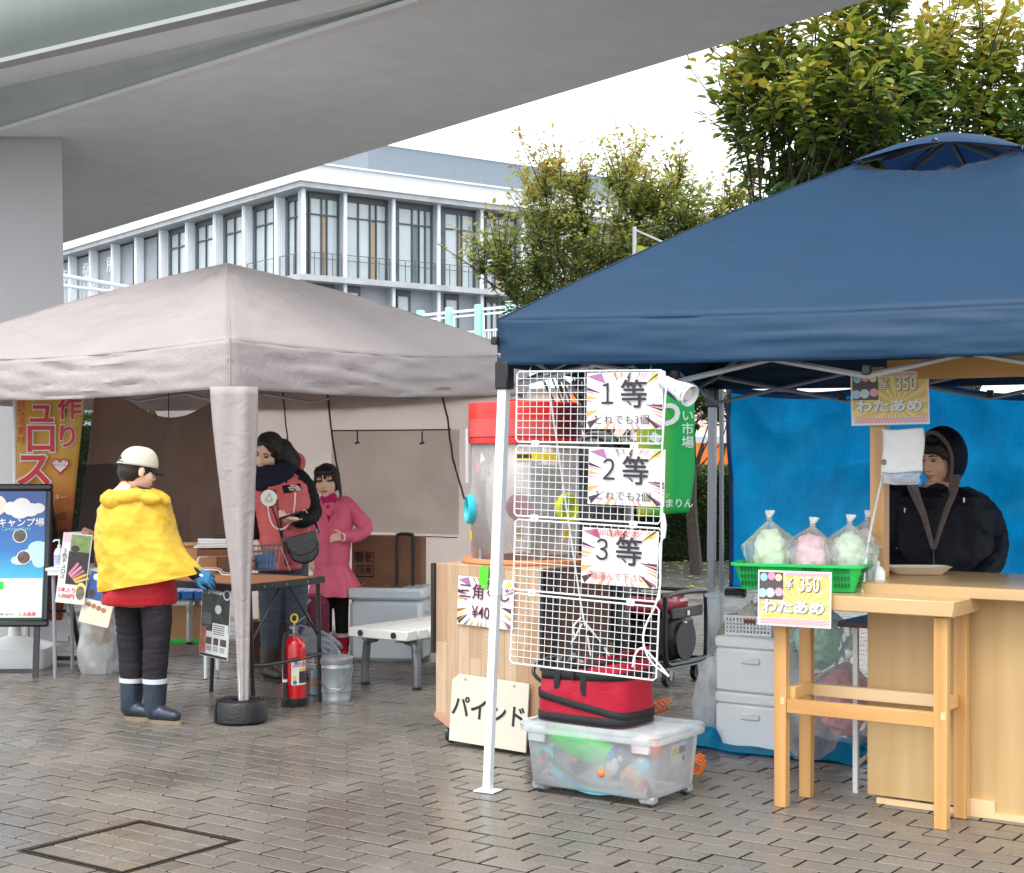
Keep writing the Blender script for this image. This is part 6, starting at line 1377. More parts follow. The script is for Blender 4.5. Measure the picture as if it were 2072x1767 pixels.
CARDB = M('cardboard', S(178, 135, 95), .7, var=.08, vs=4); CARDD = M('cardboard_dark', S(128, 92, 68), .7, var=.12, vs=4)
cbx = thing('cardboard_box', 'small open cardboard box with white label on the camp table', 'box', ontable(405, 1158), R(15))
m = MB(); m.box((0, .06, .085), (.20, .14, .17)); m.build('carton', CARDB, cbx, smooth=0); m = MB(); m.box((.02, -.012, .12), (.05, .002, .055)); m.build('label', PAPER, cbx, smooth=0); m = MB(); m.box((0, .0, .175), (.20, .05, .004), rot=(R(20), 0, 0)); m.build('flap', CARDB, cbx, smooth=0)
bx = thing('brown_box', 'brown cardboard box lying behind the wire rack on the camp table', 'box', ontable(455, 1162)+Vector((0, .2, 0)), R(10)); m = MB(); m.box((0, .05, .05), (.26, .1, .10)); m.build('carton', CARDD, bx, smooth=0); m = MB(); m.box((0, .05, .102), (.05, .1, .002)); m.build('tape', CARDB, bx, smooth=0)
wb2 = thing('wire_basket', 'grey wire basket with blue packets at the table corner', 'basket', ontable(536, 1154), R(20))
m = MB()
for z in (0.004, .06, .12, .155): k = 1+.25*z/.155; m.tube([(-.07*k, -.05*k, z), (.07*k, -.05*k, z), (.07*k, .05*k, z), (-.07*k, .05*k, z)], .003, 5, closed=True)
for k in range(7):
    x = -.07+.14*k/6; m.tube([(x, -.05, .004), (x*1.25, -.0625, .155)], .0022, 4); m.tube([(x, .05, .004), (x*1.25, .0625, .155)], .0022, 4)
m.tube([(.0875, -.06, .155), (.14, -.1, .0)], .003, 5); m.build('wires', STEEL, wb2)
m = MB(); m.box((0, 0, .05), (.12, .08, .09), rot=(0, .1, .1), bev=.01); m.build('packet', M('packet_blue', S(70, 115, 165), .4), wb2); m = MB(); m.box((.03, .02, .09), (.06, .05, .09), rot=(.1, .1, .4), bev=.01); m.build('packet', M('packet_grey', S(95, 105, 115), .4), wb2)
# poster on the table edge
def frame_from(pts_uvz):                         # four corners TL TR BR BL -> origin, axes
    return [P(*p) for p in pts_uvz]
tl, tr_ = P(411, 1178, 8.78), P(487, 1190, 8.60); dx = (tr_-tl).normalized()
def PHOTO(n, c, v=.6, s=30): return M(n, c, .4, var=v, vs=s)
po = thing('grill_poster', 'dark printed poster about pellet grills hung from the camp table', 'poster', tl, 0, rot=(0, R(4.5), math.atan2(dx.y, dx.x)-R(0)))
PWd, PHt = .235, .42
m = MB(); m.box((PWd/2, 0, -PHt/2), (PWd, .003, PHt)); m.build('sheet', PAPER, po, smooth=0)
m = MB(); m.rect(.004, -.27, PWd-.004, -.004, -.003); m.build('dark_print', PHOTO('photo_forest', S(62, 70, 68), .5, 25), po, smooth=0)
m = MB(); m.disc(.14, -.14, .026, -.0042, 18); m.build('plate_print', FLAT('plate_print2', S(205, 205, 208)), po, smooth=0); m = MB(); m.disc(PWd-.03, -.05, .03, -.0042, 18); m.build('plate_print', FLAT('plate_print', S(205, 205, 208)), po, smooth=0); m = MB(); m.disc(PWd-.03, -.05, .022, -.0048, 18); m.disc(.06, -.12, .03, -.0042, 18, .02); m.build('pan_print', PHOTO('photo_pan', S(55, 60, 68)), po, smooth=0)
m = MB(); m.rect(.10, -.415, PWd-.006, -.22, -.0042); m.build('white_print', INKW, po, smooth=0)
m = MB(); m.rect(.004, -.40, .05, -.25, -.0042); m.build('food_print', PHOTO('photo_food', S(170, 95, 85), .4), po, smooth=0)
for (x0, x1) in ((.055, .10), (.115, .155), (.17, .22)): m = MB(); m.rect(x0, -.345, x1, -.305, -.0048); m.build('small_photo', PHOTO('photo_small', S(90, 80, 75), .5), po, smooth=0)
m = MB()
for (x0, x1, z) in [(.11, .20, -.235-.012*k) for k in range(5)]+[(.02, .09, -.175-.011*k) for k in range(6)]+[(.06+.055*(k % 3), .10+.055*(k % 3), -.36-.01*(k//3)) for k in range(9)]: m.rect(x0, z, x1, z+.005, -.0052)
stuff(m.build('text_lines', FLAT('text_grey', S(130, 132, 138)), po, smooth=0))
m = MB(); m.rect(.004, -.416, PWd-.004, -.402, -.0048); m.build('footer_print', INK, po, smooth=0)
text('pelletan', .040, INKW, po, x=.115, z=-.042, y=-.0048, bold=.012); m = MB(); m.tube([(.012, -.005, -.058), (.042, -.005, -.058), (.028, -.005, -.028)], .0028, 4, closed=True); m.build('triangle_logo', INKW, po, smooth=0)
# fire extinguisher
fe = thing('fire_extinguisher', 'red fire extinguisher with black hose standing on the paving', 'extinguisher', G(595, 1428), R(20))
FRED = M('extinguisher_red', S(200, 18, 28), .2, var=.05, coat=.5)
m = MB(); m.lathe([(.070, .035), (.0705, .05), (.0705, .33), (.066, .362), (.052, .388), (.032, .402), (.028, .41)], 32); m.build('cylinder', FRED, fe)
m = MB(); m.lathe([(.0, .0), (.073, .0), (.075, .006), (.075, .048), (.071, .052), (0, .05)], 32); m.build('base_cup', BLACK, fe)
m = MB(); m.lathe([(.026, .405), (.030, .41), (.030, .425), (.022, .43), (.022, .45), (.027, .452), (.027, .47), (.018, .475), (0, .476)], 20); m.build('valve', STEEL, fe)
m = MB(); m.tube([(-.015, 0, .47), (.03, .0, .50), (.075, .0, .53)], [.010, .011, .008], 6, flat=.5); m.tube([(-.01, 0, .465), (.04, 0, .472), (.08, 0, .46)], [.010, .011, .008], 6, flat=.5); m.build('lever', STEEL, fe)
m = MB(); m.tube([(0.0+.020*math.cos(a*.524), -.005, .515+.024*math.sin(a*.524)) for a in range(12)], .0055, 6, closed=True); m.tube([(0, -.005, .49), (0, -.004, .465)], .005, 6); m.build('safety_pin', YELP, fe)
m = MB(); m.tube(spline([Vector(p) for p in ((-.02, -.01, .44), (-.055, -.035, .43), (-.068, -.045, .37), (-.068, -.050, .25), (-.065, -.052, .14), (-.06, -.056, .06))]), .011, 8); m.build('hose', RUB, fe)
m = MB(); m.tube([(-.064, -.053, .15), (-.058, -.057, .045)], [.013, .019], 10); m.build('nozzle', BLACK, fe); m = MB(); m.tube([(-.065, -.053, .15), (-.0645, -.053, .165)], .0145, 10); m.build('hose_clip', WHITE, fe)
def wrapband(r, z0, z1, a0, a1, mat, name, par):
    m = MB(); m.lathe([(r, z0), (r, z1)], 12, a0=R(a0), a1=R(a1)); return m.build(name, mat, par, smooth=180)
lb_ = wrapband(.0712, .13, .27, -115, -30, PAPER, 'label', fe); 
wrapband(.0716, .235, .245, -110, -35, FLAT('label_pink', S(225, 150, 165)), 'label_line', fe); wrapband(.0716, .212, .226, -78, -32, YELP, 'label_head', fe); wrapband(.0716, .14, .21, -78, -32, PHOTO('label_photo', S(60, 50, 55), .5, 60), 'label_photo', fe)
for (z, c) in ((.20, INKW), (.172, YELP), (.146, CYAND)): 
    m = MB(); a = R(-98); m.T = Matrix.Translation((.0722*math.cos(a), .0722*math.sin(a), z)) @ Matrix.Rotation(a+R(90), 4, 'Z'); m.disc(0, 0, .0125, 0, 16); m.build('label_mark', c, fe, smooth=0)
wrapband(.0712, .14, .25, -175, -150, PAPER, 'label', fe); text('消火器', .022, INK, fe, x=.018, z=.256, y=-.0735, bold=.01)
# galvanised pail
GALV = M('galvanised_steel', (.44, .49, .52, 1), .38, metal=.55, var=.2, vs=16); pl = thing('metal_pail', 'galvanised metal pail with lid and wire handle beside the bench', 'pail', G(677, 1417), R(-10))
m = MB(); m.lathe([(0, .004), (.095, .0), (.098, .012), (.096, .02), (.101, .06), (.104, .062), (.105, .2), (.108, .205), (.106, .21), (.107, .235)], 32); m.build('body', GALV, pl)
m = MB(); m.lathe([(.112, .228), (.114, .235), (.114, .258), (.108, .264), (.06, .275), (0, .277)], 32); m.build('lid', M('pail_lid', (.34, .34, .37, 1), .35, metal=.5, var=.2, vs=14), pl)
m = MB(); m.tube(spline([Vector(p) for p in ((-.03, 0, .275), (-.02, 0, .295), (.02, 0, .295), (.03, 0, .275))]), .006, 6); m.build('lid_handle', STEEL, pl)
m = MB(); m.tube(spline([Vector(p) for p in ((-.108, 0, .205), (-.09, -.06, .15), (-.03, -.115, .10), (.04, -.125, .085), (.08, -.11, .09), (.11, -.06, .13), (.112, 0, .2))]), .004, 6); m.build('bail', STEEL, pl)
for x in (-.108, .108): m = MB(); m.box((x, 0, .205), (.012, .03, .03), bev=.003); m.build('ear', STEEL, pl)
# fuel cans with work gloves drying on them
for (u, v, z, r, h, c, lb2) in ((640, 1395, 9.45, .036, .155, M('can_blue_grey', S(120, 145, 165), .35), 'blue grey gas canister behind the extinguisher, left of the gloves'), (652, 1398, 9.35, .030, .19, M('can_bronze', S(95, 75, 50), .35, metal=.4), 'bronze spray can between extinguisher and pail')):
    t = thing('gas_can', lb2, 'gas can', P(u, 930, z).xy.to_3d()+Vector((0, 0, 0))); m = MB(); m.lathe([(0, 0), (r, .003), (r, h-.01), (r*.9, h), (r*.5, h+.006)], 18); m.build('can', c, t); m = MB(); m.lathe([(r*.5, h+.004), (r*.4, h+.02), (0, h+.022)], 12); m.build('cap', GREYM, t)
    m = MB(); m.lathe([(r+.0006, h*.25), (r+.0006, h*.7)], 12, a0=R(200), a1=R(340)); m.build('label', M('can_label', S(150, 130, 95), .5, var=.4, vs=40), t, smooth=180)
# ---- hands: shared by gloves and people
def hand(mb, w, d, n, L, curl=.5, spread=.14, side=1, thumb=.6, fat=1.0):
    """w wrist, d direction of fingers, n back-of-hand normal, L length"""
    d = Vector(d).normalized(); n = Vector(n); n = (n-d*n.dot(d)).normalized(); x = d.cross(n)*side; w = Vector(w)
    pw = L*.20*fat; pl_ = L*.48
    for k in (-1, -.35, .35, 1):
        b = w+x*pw*.62*k; mb.tube([b*.0+w+x*pw*.42*k, w+x*pw*.75*k+d*pl_*.55, w+x*pw*.85*k+d*pl_], [L*.085*fat, L*.10*fat, L*.078*fat], 8, roundcap=True)
    ln = [.43, .50, .47, .37]
    for i in range(4):
        k = -1.05+.7*i; b = w+x*pw*.85*k+d*pl_*.93; fl_ = L*ln[i]; dd = (d+x*k*spread).normalized(); pts = [b]; a = curl*.5
        for j in range(3):
            dd = (dd*math.cos(a)-n*math.sin(a)).normalized(); nn2 = (n-dd*n.dot(dd)); pts.append(pts[-1]+dd*fl_*(.42, .33, .25)[j]); a = curl*.75
            n_ = nn2
        mb.tube(pts, [L*.056*fat, L*.052*fat, L*.046*fat, L*.036*fat], 8, roundcap=True)
    tb0 = w-x*pw*.6+d*pl_*.18; t1 = tb0+(d*.5-x*.75-n*.25*thumb).normalized()*L*.24; t2 = t1+(d*.8-x*.35-n*.5*thumb).normalized()*L*.17; t3 = t2+(d*.95+x*.05-n*.5*thumb).normalized()*L*.13
    mb.tube([tb0, t1, t2, t3], [L*.085*fat, L*.065*fat, L*.056*fat, L*.042*fat], 8, roundcap=True)
GLV = M('grey_work_glove', S(150, 155, 165, .8), .9, var=.1, bump=.6, bs=240)
gl_ = thing('work_gloves', 'pair of grey work gloves draped over the cans behind the extinguisher', 'gloves', P(645, 930, 9.3).xy.to_3d()+Vector((0, 0, .24)))
m = MB(); hand(m, (-.10, .0, .10), (.9, -.15, -.25), (.2, -1, .35), .24, .9, .1, 1, .4, 1.12); m.tube([(-.16, .0, .11), (-.08, .0, .09)], [.045, .042], 10); blob(m, 'glove', GLV, gl_, .006, 2, wrinkle(.003, 30))
m = MB(); hand(m, (-.04, .05, .13), (.75, -.2, -.45), (.2, -.9, .4), .24, .8, .12, -1, .4, 1.12); m.tube([(-.10, .06, .15), (-.02, .05, .12)], [.045, .042], 10); blob(m, 'glove', GLV, gl_, .006, 2, wrinkle(.003, 30))
m = MB(); m.tube([(.02, .02, .05), (.02, .0, -.05)], [.03, .02], 10, roundcap=True); blob(m, 'cuff', GLV, gl_, .006, 2, wrinkle(.006, 30))
# ---- slatted benches
def bench(label, loc, rz, ln, wd, h, mat, legm, nsl):
    t = thing('slat_bench', label, 'bench', loc, rz, 'slatted park benches'); p = ln/nsl
    for k in range(nsl):
        y = p*(k+.5); m = MB(); m.box((wd/2, y, h-.035), (wd, p-.010, .062), bev=.006); m.build('slat', mat, t)
    for x in (wd*.22, wd*.78):
        m = MB(); m.tube([(x, -.004, h-.035), (x, .002, h-.035)], .020, 16); m.build('end_cap', BLACK, t)
        m = MB(); m.box((x, ln/2, h-.075), (.04, ln-.08, .02)); m.build('bearer', legm, t, smooth=0)
    for y in (.14, ln-.2):
        for (x0, xo) in ((wd*.25, .03), (wd*.75, wd-.03)):
            s = 1 if xo > x0 else -1
            m = MB(); m.tube(spline([Vector(q_) for q_ in ((x0, y, h-.08), (x0+s*.07, y, h-.10), (xo-s*.01, y, h-.17), (xo, y, h-.25), (xo, y, .015))]), .026, 8); lg = m.build('leg', legm, t); m = MB(); m.tube([(xo, y, 0), (xo, y, .02)], .029, 10); m.build('foot_cap', BLACK, lg)
    return t
bl = P(703, 930, 9.78).xy.to_3d()
bench('white slatted bench with black end caps beside the metal pail', bl, FR, 1.9, .485, .385, M('bench_white', (.76, .77, .74, 1), .4, var=.03), M('bench_leg', (.22, .23, .24, 1), .3, metal=.6), 17)
bench('blue slatted bench with pale legs behind the child in yellow', P(418, 930, 12.0).xy.to_3d(), R(90), 1.62, .36, .42, M('bench_blue', S(40, 110, 185), .4), M('bench_leg_pale', S(170, 170, 165), .4), 16)
# ---- cool boxes, cartons, bag behind the table
COOL = M('cool_box_white', S(215, 225, 230, .85), .35, var=.04); cl_ = thing('cool_box', 'large white cool box with clear lid window behind the bench', 'cool box', P(708, 930, 11.0).xy.to_3d(), R(-8))
m = MB(); m.box((.26, .22, .22), (.53, .44, .44), bev=.03); m.build('tub', COOL, cl_); m = MB(); m.box((.26, .22, .485), (.56, .47, .085), bev=.02); m.build('lid', COOL, cl_); m = MB(); m.box((.2, .2, .529), (.34, .3, .006)); m.build('lid_window', M('lid_window', S(130, 105, 90), .15), cl_, smooth=0)
for (x, y) in ((.2, .15), (.26, .2), (.32, .12)): m = MB(); m.flat([(0, 0), (.05, .01), (.07, .05), (.02, .06)]); o = m.build('leaf_sticker', T_G, cl_, smooth=0); o.location = (x, y, .534); o.rotation_euler = (R(-90), 0, 0)
for x in (.0, .52): m = MB(); m.box((x, .2, .36), (.03, .14, .05), bev=.01); m.build('handle', COOL, cl_)
c2 = thing('small_cool_box', 'smaller cream cool box with black handle beside the wooden cabinet', 'cool box', P(866, 930, 10.75).xy.to_3d(), R(-20)); CR2 = M('cool_box_cream', S(215, 218, 212, .85), .4)
m = MB(); m.box((.15, .12, .14), (.30, .24, .26), bev=.02); m.build('tub', CR2, c2); m = MB(); m.box((.15, .12, .315), (.33, .27, .085), bev=.03); m.build('lid', CR2, c2); m = MB(); m.tube([(.06, -.03, .30), (.06, -.04, .38), (.24, -.04, .38), (.24, -.03, .30)], .010, 6); m.tube([(.06, -.035, .34), (.24, -.035, .34)], .008, 6); m.build('handle', BLACK, c2)
bc = thing('signboard_carton', 'large flat brown carton printed for a signboard, behind the cool box', 'carton', P(712, 930, 11.42).xy.to_3d(), R(-14)); m = MB(); m.box((.27, .06, .44), (.54, .12, .88)); m.build('carton', CARDD, bc, smooth=0)
text('看板', .085, INK, bc, x=.10, z=.72, y=-.003, bold=.02); m = MB(); m.tube([(.04, -.003, .58), (.17, -.003, .58), (.17, -.003, .66), (.04, -.003, .66)], .005, 4, closed=True); m.build('print_frame', INK, bc, smooth=0); text('注意', .05, INK, bc, x=.105, z=.62, y=-.003, bold=.02)
tr2 = thing('hand_trolley', 'folding hand trolley with black grip standing by the brown carton', 'trolley', P(803, 930, 11.2).xy.to_3d(), R(-8)); m = MB(); m.tube(spline([Vector(q_) for q_ in ((0, 0, .05), (0, 0, .5), (0, 0, .86), (.015, 0, .90), (.055, 0, .905), (.105, 0, .90), (.12, 0, .86), (.12, 0, .5), (.12, 0, .05))], 4), .013, 8); m.build('handle', BLACKM, tr2); m = MB(); m.box((.06, -.08, .02), (.2, .2, .02)); m.build('platform', BLACKM, tr2, smooth=0)
for x in (-.03, .15): m = MB(); m.tube([(x-.01, .02, .05), (x+.01, .02, .05)], .05, 14); m.build('wheel', RUB, tr2)
mb2 = thing('maroon_bag', 'maroon bag on a trolley frame under the far end of the table', 'bag', P(628, 930, 10.85).xy.to_3d(), R(10)); m = MB(); m.box((0, .1, .27), (.26, .2, .42), bev=.05); blob(m, 'bag', fabric('maroon_nylon', S(105, 35, 60), .02, .5), mb2, .012, 3, wrinkle(.01, 8)); m = MB(); m.tube([(.12, -.02, .05), (-.05, -.02, .4), (.0, -.02, .46)], .012, 6); m.build('trolley_bar', GREYM, mb2); m = MB(); m.box((.08, -.02, .04), (.1, .05, .08), bev=.01); m.build('trolley_base', BLACK, mb2)
yb = thing('yellow_box', 'yellow and white box glimpsed under the camp table', 'box', P(543, 930, 11.0).xy.to_3d(), R(10)); m = MB(); m.box((0, .06, .36), (.14, .1, .14)); m.build('carton', YELP, yb, smooth=0); m = MB(); m.box((0, .06, .46), (.15, .11, .06)); m.build('lid', PAPER, yb, smooth=0); m = MB(); m.box((0, .06, .145), (.3, .2, .29)); m.build('dark_crate', M('crate_dark', S(70, 30, 35), .6), yb, smooth=0)
gbx = thing('green_edged_box', 'brown box with bright green lower edge under the blue bench', 'box', P(362, 930, 12.15).xy.to_3d(), 0); m = MB(); m.box((0, .1, .155), (.36, .2, .25)); m.build('carton', CARDB, gbx, smooth=0); m = MB(); m.box((0, .1, .015), (.37, .21, .03)); m.build('green_edge', T_G, gbx, smooth=0)
# ---- white folding table at the left, what hangs on it and stands on it
wl_ = P(93, 930, 10.12).xy.to_3d(); wt2 = thing('white_table', 'light folding table with pale metal legs between poster stand and child', 'table', wl_, 0)
m = MB(); m.box((.54, .23, .722), (1.09, .47, .022), bev=.006); m.build('table_top', WHITE, wt2); m = MB(); m.box((.54, .01, .70), (1.06, .02, .03)); m.build('apron', WHITEM, wt2, smooth=0)
for (x, y) in ((.04, .03), (.62, .03), (1.05, .03), (.04, .43), (1.05, .43)):
    m = MB(); m.tube([(x, y, .71), (x+(.012 if x < .1 else 0), y, 0)], .013, 8); m.build('leg', GREYM if x < .1 else WHITEM, wt2)
sb = thing('spray_bottle', 'white pump bottle with printed label on the light folding table', 'bottle', wl_+Vector((.07, .06, .733))); m = MB(); m.lathe([(0, 0), (.032, .003), (.034, .02), (.034, .10), (.022, .125), (.012, .13)], 18); m.build('body', M('bottle_white2', (.78, .8, .82, 1), .3), sb); m = MB(); m.lathe([(.012, .13), (.012, .15), (.005, .152), (.005, .175), (.009, .178), (0, .19)], 12); m.tube([(0, 0, .182), (-.03, 0, .18), (-.04, 0, .17)], .006, 6); m.build('pump', WHITE, sb); m = MB(); m.lathe([(.0346, .02), (.0346, .085)], 10, a0=R(200), a1=R(340)); m.build('label', M('bottle_label', S(180, 185, 215), .4, var=.3, vs=60), sb, smooth=180)
# churros poster
cpst = thing('churros_poster', 'white churros poster with colourful sticks hung on the light folding table', 'poster', P(129, 1077, 10.07), 0, rot=(R(-4), R(6), R(2)))
cw, chh = .19, .46
m = MB(); m.box((cw/2, 0, -chh/2), (cw, .003, chh)); m.build('sheet', PAPER, cpst, smooth=0)
m = MB(); m.rect(.055, -.13, cw-.006, -.008, -.003); m.build('meadow_print', PHOTO('photo_meadow', S(135, 160, 95), .35, 18), cpst, smooth=0); m = MB(); m.rect(.05, -.335, cw-.006, -.12, -.0034); m.build('griddle_print', PHOTO('photo_griddle', S(50, 45, 48), .4), cpst, smooth=0)
for i, c in enumerate((S(225, 130, 160), S(235, 150, 175), S(190, 120, 130), S(240, 180, 60), S(225, 185, 140))):
    m = MB(); x0 = .06+.012*i; z0 = -.265-.012*i; a = R(52-8*i); m.flat([(x0, z0), (x0+.012, z0-.012), (x0+.012+.09*math.cos(a), z0-.012+.1*math.sin(a)), (x0+.09*math.cos(a), z0+.1*math.sin(a))], -.0040-.0002*i); m.build('churro_print', FLAT('churro_%d' % i, c), cpst, smooth=0)
m = MB(); m.disc(.09, -.10, .028, -.0042, 18, .022); m.build('bowl_print', PHOTO('photo_bowl', S(60, 55, 50)), cpst, smooth=0)
m = MB(); m.disc(.155, -.375, .034, -.0042, 24, .058); m.build('oval_print', FLAT('oval_yellow', S(240, 225, 120)), cpst, smooth=0); m = MB(); m.disc(.155, -.385, .027, -.0048, 20, .045); m.build('oval_photo', PHOTO('photo_oval', S(120, 105, 100), .4), cpst, smooth=0)
m = MB(); m.rect(.004, -.06, .05, -.006, -.0034); m.build('pink_print', FLAT('poster_pink', S(240, 200, 215)), cpst, smooth=0)
text('5\n色\nチ\nュ\nロ\nス', .036, INK, cpst, x=.026, z=-.205, y=-.0045, bold=.0, lead=.95); text('5本入り', .034, INKR, cpst, x=.068, z=-.375, y=-.0045, bold=.01); text('1,000円', .034, INKR, cpst, x=.066, z=-.415, y=-.0045, bold=.02)
# leaflet board and bin bag
lf = thing('leaflet_board', 'blue and cream leaflet sheet hanging below the light folding table', 'poster', P(184, 1152, 10.08), 0, rot=(R(-3), R(13), 0)); m = MB(); m.box((.10, 0, -.175), (.20, .003, .35)); m.build('sheet', M('leaflet_cream', S(240, 228, 205), .5), lf, smooth=0); m = MB(); m.rect(.004, -.19, .196, -.006, -.003); m.build('blue_print', PHOTO('leaflet_blue', S(55, 95, 165), .3, 12), lf, smooth=0)
for (x, z, r_, c) in ((.05, -.04, .022, INKW), (.04, -.15, .026, PHOTO('leaflet_food', S(85, 60, 55))), (.14, -.06, .03, FLAT('leaflet_cloud', S(205, 220, 235)))): m = MB(); m.disc(x, z, r_, -.0042, 16); m.build('round_print', c, lf, smooth=0)
m = MB()
for k in range(4): m.disc(.04+.035*k, -.225-.006*k, .016, -.0045, 12)
m.build('food_print', PHOTO('leaflet_food2', S(175, 120, 80)), lf, smooth=0)
gb_ = film_bag('bin_bag', 'clear bin bag with crumpled waste hanging by the light folding table', 'plastic bag', P(205, 930, 10.45).xy.to_3d(), .16, .13, .62, CLEAR('bin_film', (.80, .82, .82, 1), .42, .2, 6), 4)
m = MB(); m.ell((.0, 0, .12), .12, .09, .10); blob(m, 'waste', M('crumpled_waste', (.62, .62, .63, 1), .6, var=.25, vs=20), gb_, .012, 1, lambda q_: .03*noise.noise(q_*14)); m = MB(); m.tube([(.02, 0, .2), (-.03, .02, .4)], [.05, .08], 10); m.build('carton_waste', CARDB, gb_)
# paper cup sign: plain pink cup with a blossom, standing on the table
cu_ = thing('pink_cup_sign', 'pink cup shaped cutout with a blossom, standing beside the bottle', 'cutout', P(160, 930, 10.3).xy.to_3d()+Vector((0, 0, .733)), R(8))
m = MB(); m.loft([(0, 0, .09, .055, .04), (0, 0, .23, .072, .05)], 20); m.build('cup', FLAT('cup_pink', S(238, 205, 225)), cu_); m = MB(); m.loft([(0, -.005, .07, .05, .04), (0, -.005, .10, .062, .045)], 20); m.build('yellow_lip', FLAT('cup_yellow', S(240, 215, 80)), cu_)
m = MB()
for k in range(5): a = k*1.2566+.3; m.disc(.035+.016*math.cos(a), .20+.016*math.sin(a), .0125, -.056, 12)
m.build('blossom', FLAT('blossom_pink', S(225, 90, 130)), cu_, smooth=0); m = MB(); m.box((.05, .01, .19), (.10, .03, .12), rot=(0, .4, 0), bev=.01); m.build('wooden_handle', CARDB, cu_); m = MB(); m.box((0, .01, .035), (.10, .06, .07), bev=.01); m.build('foot', CLEAR('foot_film', (.75, .73, .76, 1), .6), cu_)
tb2 = thing('wooden_tub', 'brown wooden box on the light folding table behind the yellow cape', 'box', P(222, 930, 10.3).xy.to_3d()+Vector((0, 0, .733)), R(5)); m = MB(); m.box((0, 0, .10), (.18, .16, .20), bev=.004); m.build('box', WOOD('tub_wood', S(140, 88, 55), S(165, 108, 70), 0, .5), tb2); m = MB(); m.box((0, 0, .205), (.19, .17, .012)); m.build('lid', WOOD('tub_lid', S(140, 88, 55), S(165, 108, 70), 0, .5), tb2, smooth=0)
# ---- poster stand
af = thing('poster_stand', 'black A frame poster stand with blue campsite poster, cut by the left edge', 'poster stand', P(-8, 930, 10.16).xy.to_3d(), R(2))
FBk = M('frame_black', S(38, 40, 44), .35); aw = .305; tl_ = R(7)
T0 = Matrix.Rotation(-tl_, 4, 'X')
def afm(): q_ = MB(); q_.T = T0; return q_
for (c, d) in (((0, 0, 1.272), (2*aw+.06, .035, .045)), ((0, 0, .36), (2*aw+.06, .035, .045)), ((-aw-.008, 0, .815), (.045, .033, .88)), ((aw+.008, 0, .815), (.045, .033, .88))):
    m = afm(); m.box(c, d, bev=.012); m.build('panel_frame', FBk, af)
m = afm(); m.box((0, .012, .815), (2*aw, .008, .88)); m.build('back_board', FBk, af, smooth=0)
for x in (-aw+.06, aw-.05): m = afm(); m.box((x, .012, .17), (.038, .02, .345)); m.build('leg', FBk, af, smooth=0)
m = afm(); m.box((0, .012, .045), (2*aw-.16, .018, .03)); m.build('foot_bar', FBk, af, smooth=0)
for x in (-aw+.02, aw-.01): m = MB(); m.tube([(x, .16, 1.25), (x+.1*(1 if x > 0 else -1), .72, .0)], .019, 4, up=(1, 1, 0)); m.build('rear_leg', FBk, af, smooth=0)
m = MB(); m.box((0, .70, .04), (2*aw+.18, .02, .03)); m.build('rear_bar', FBk, af, smooth=0); m = MB(); m.box((aw-.06, .45, .40), (.2, .02, .02)); m.build('side_stay', BLACK, af, smooth=0)
def skypost():
    m, n, l, b = newmat('camp_poster_print'); tc = n.new('ShaderNodeTexCoord'); s = n.new('ShaderNodeSeparateXYZ'); l.new(tc.outputs['Object'], s.inputs[0])
    t = noise_node(n, l, 9, 7, rough=.7); k = n.new('ShaderNodeMath'); k.operation = 'MULTIPLY_ADD'; l.new(t.outputs[0], k.inputs[0]); k.inputs[1].default_value = .10; l.new(s.outputs[2], k.inputs[2])
    r = ramp(n, l, k.outputs[0], [(.36, S(40, 150, 80)), (.62, S(55, 165, 110)), (.66, S(60, 185, 215)), (.85, S(25, 110, 185)), (1.0, S(24, 75, 150))]); mr = n.new('ShaderNodeMapRange'); mr.inputs[1].default_value = 0; mr.inputs[2].default_value = 1.35; l.new(k.outputs[0], mr.inputs[0]); l.new(mr.outputs[0], r.inputs[0])
    e = r.color_ramp.elements; 
    for i, p in enumerate((.42, .475, .50, .66, .90)): e[i].position = p
    l.new(r.outputs[0], b.inputs['Base Color']); b.inputs['Roughness'].default_value = .25; b.inputs['Coat Weight'].default_value = .3; return m
m = afm(); m.rect(-aw+.015, .395, aw-.015, 1.245, -.0); m.build('poster', skypost(), af, smooth=0)
m = afm(); m.rect(-aw+.02, .40, aw-.02, .66, -.003); m.build('map_print', INKW, af, smooth=0)
m = afm()
for (x, z, r_, rz_) in ((.06, 1.13, .05, .045), (.13, 1.15, .06, .05), (.19, 1.12, .06, .045), (.24, 1.13, .045, .035), (.12, 1.10, .06, .04)): m.disc(x, z, r_, -.0035-.0003*x, 18, rz_)
m.build('cloud_print', INKW, af, smooth=0)
m = afm()
for (x, z, r_, rz_) in ((.25, .86, .07, .05), (.20, .82, .06, .04), (.26, .78, .05, .05), (.12, .78, .05, .03)): m.disc(x, z, r_, -.0032-.0003*x, 18, rz_)
m.build('cloud_print', FLAT('cloud_pale', S(190, 220, 240)), af, smooth=0)
m = afm(); m.disc(-.04, 1.15, .07, -.0035, 24); m.build('badge_print', FLAT('badge_cream', S(232, 222, 205)), af, smooth=0)
for (x, z, c) in ((.125, .945, S(90, 85, 70)), (.155, .80, S(110, 82, 75))):
    m = afm(); m.disc(x, z, .048, -.004, 24); r_ = m.build('photo_ring', INKW, af, smooth=0); m = afm(); m.disc(x, z, .042, -.0048, 24); m.build('round_photo', PHOTO('poster_food_%d' % int(z*1000), c, .7, 40), af, smooth=0)
for (x0, z0, x1, z1, c) in ((.0, .585, .028, .64, T_G), (-.05, .52, -.02, .58, CYAND), (-.06, .45, .0, .50, CYAND)): m = afm(); m.rect(x0, z0, x1, z1, -.0045); m.build('map_block', c, af, smooth=0)
m = afm()
for k in range(5): m.rect(.03+.05*k, .45, .032+.05*k, .645, -.0042)
for k in range(3): m.rect(.0, .47+.06*k, .27, .472+.06*k, -.0042)
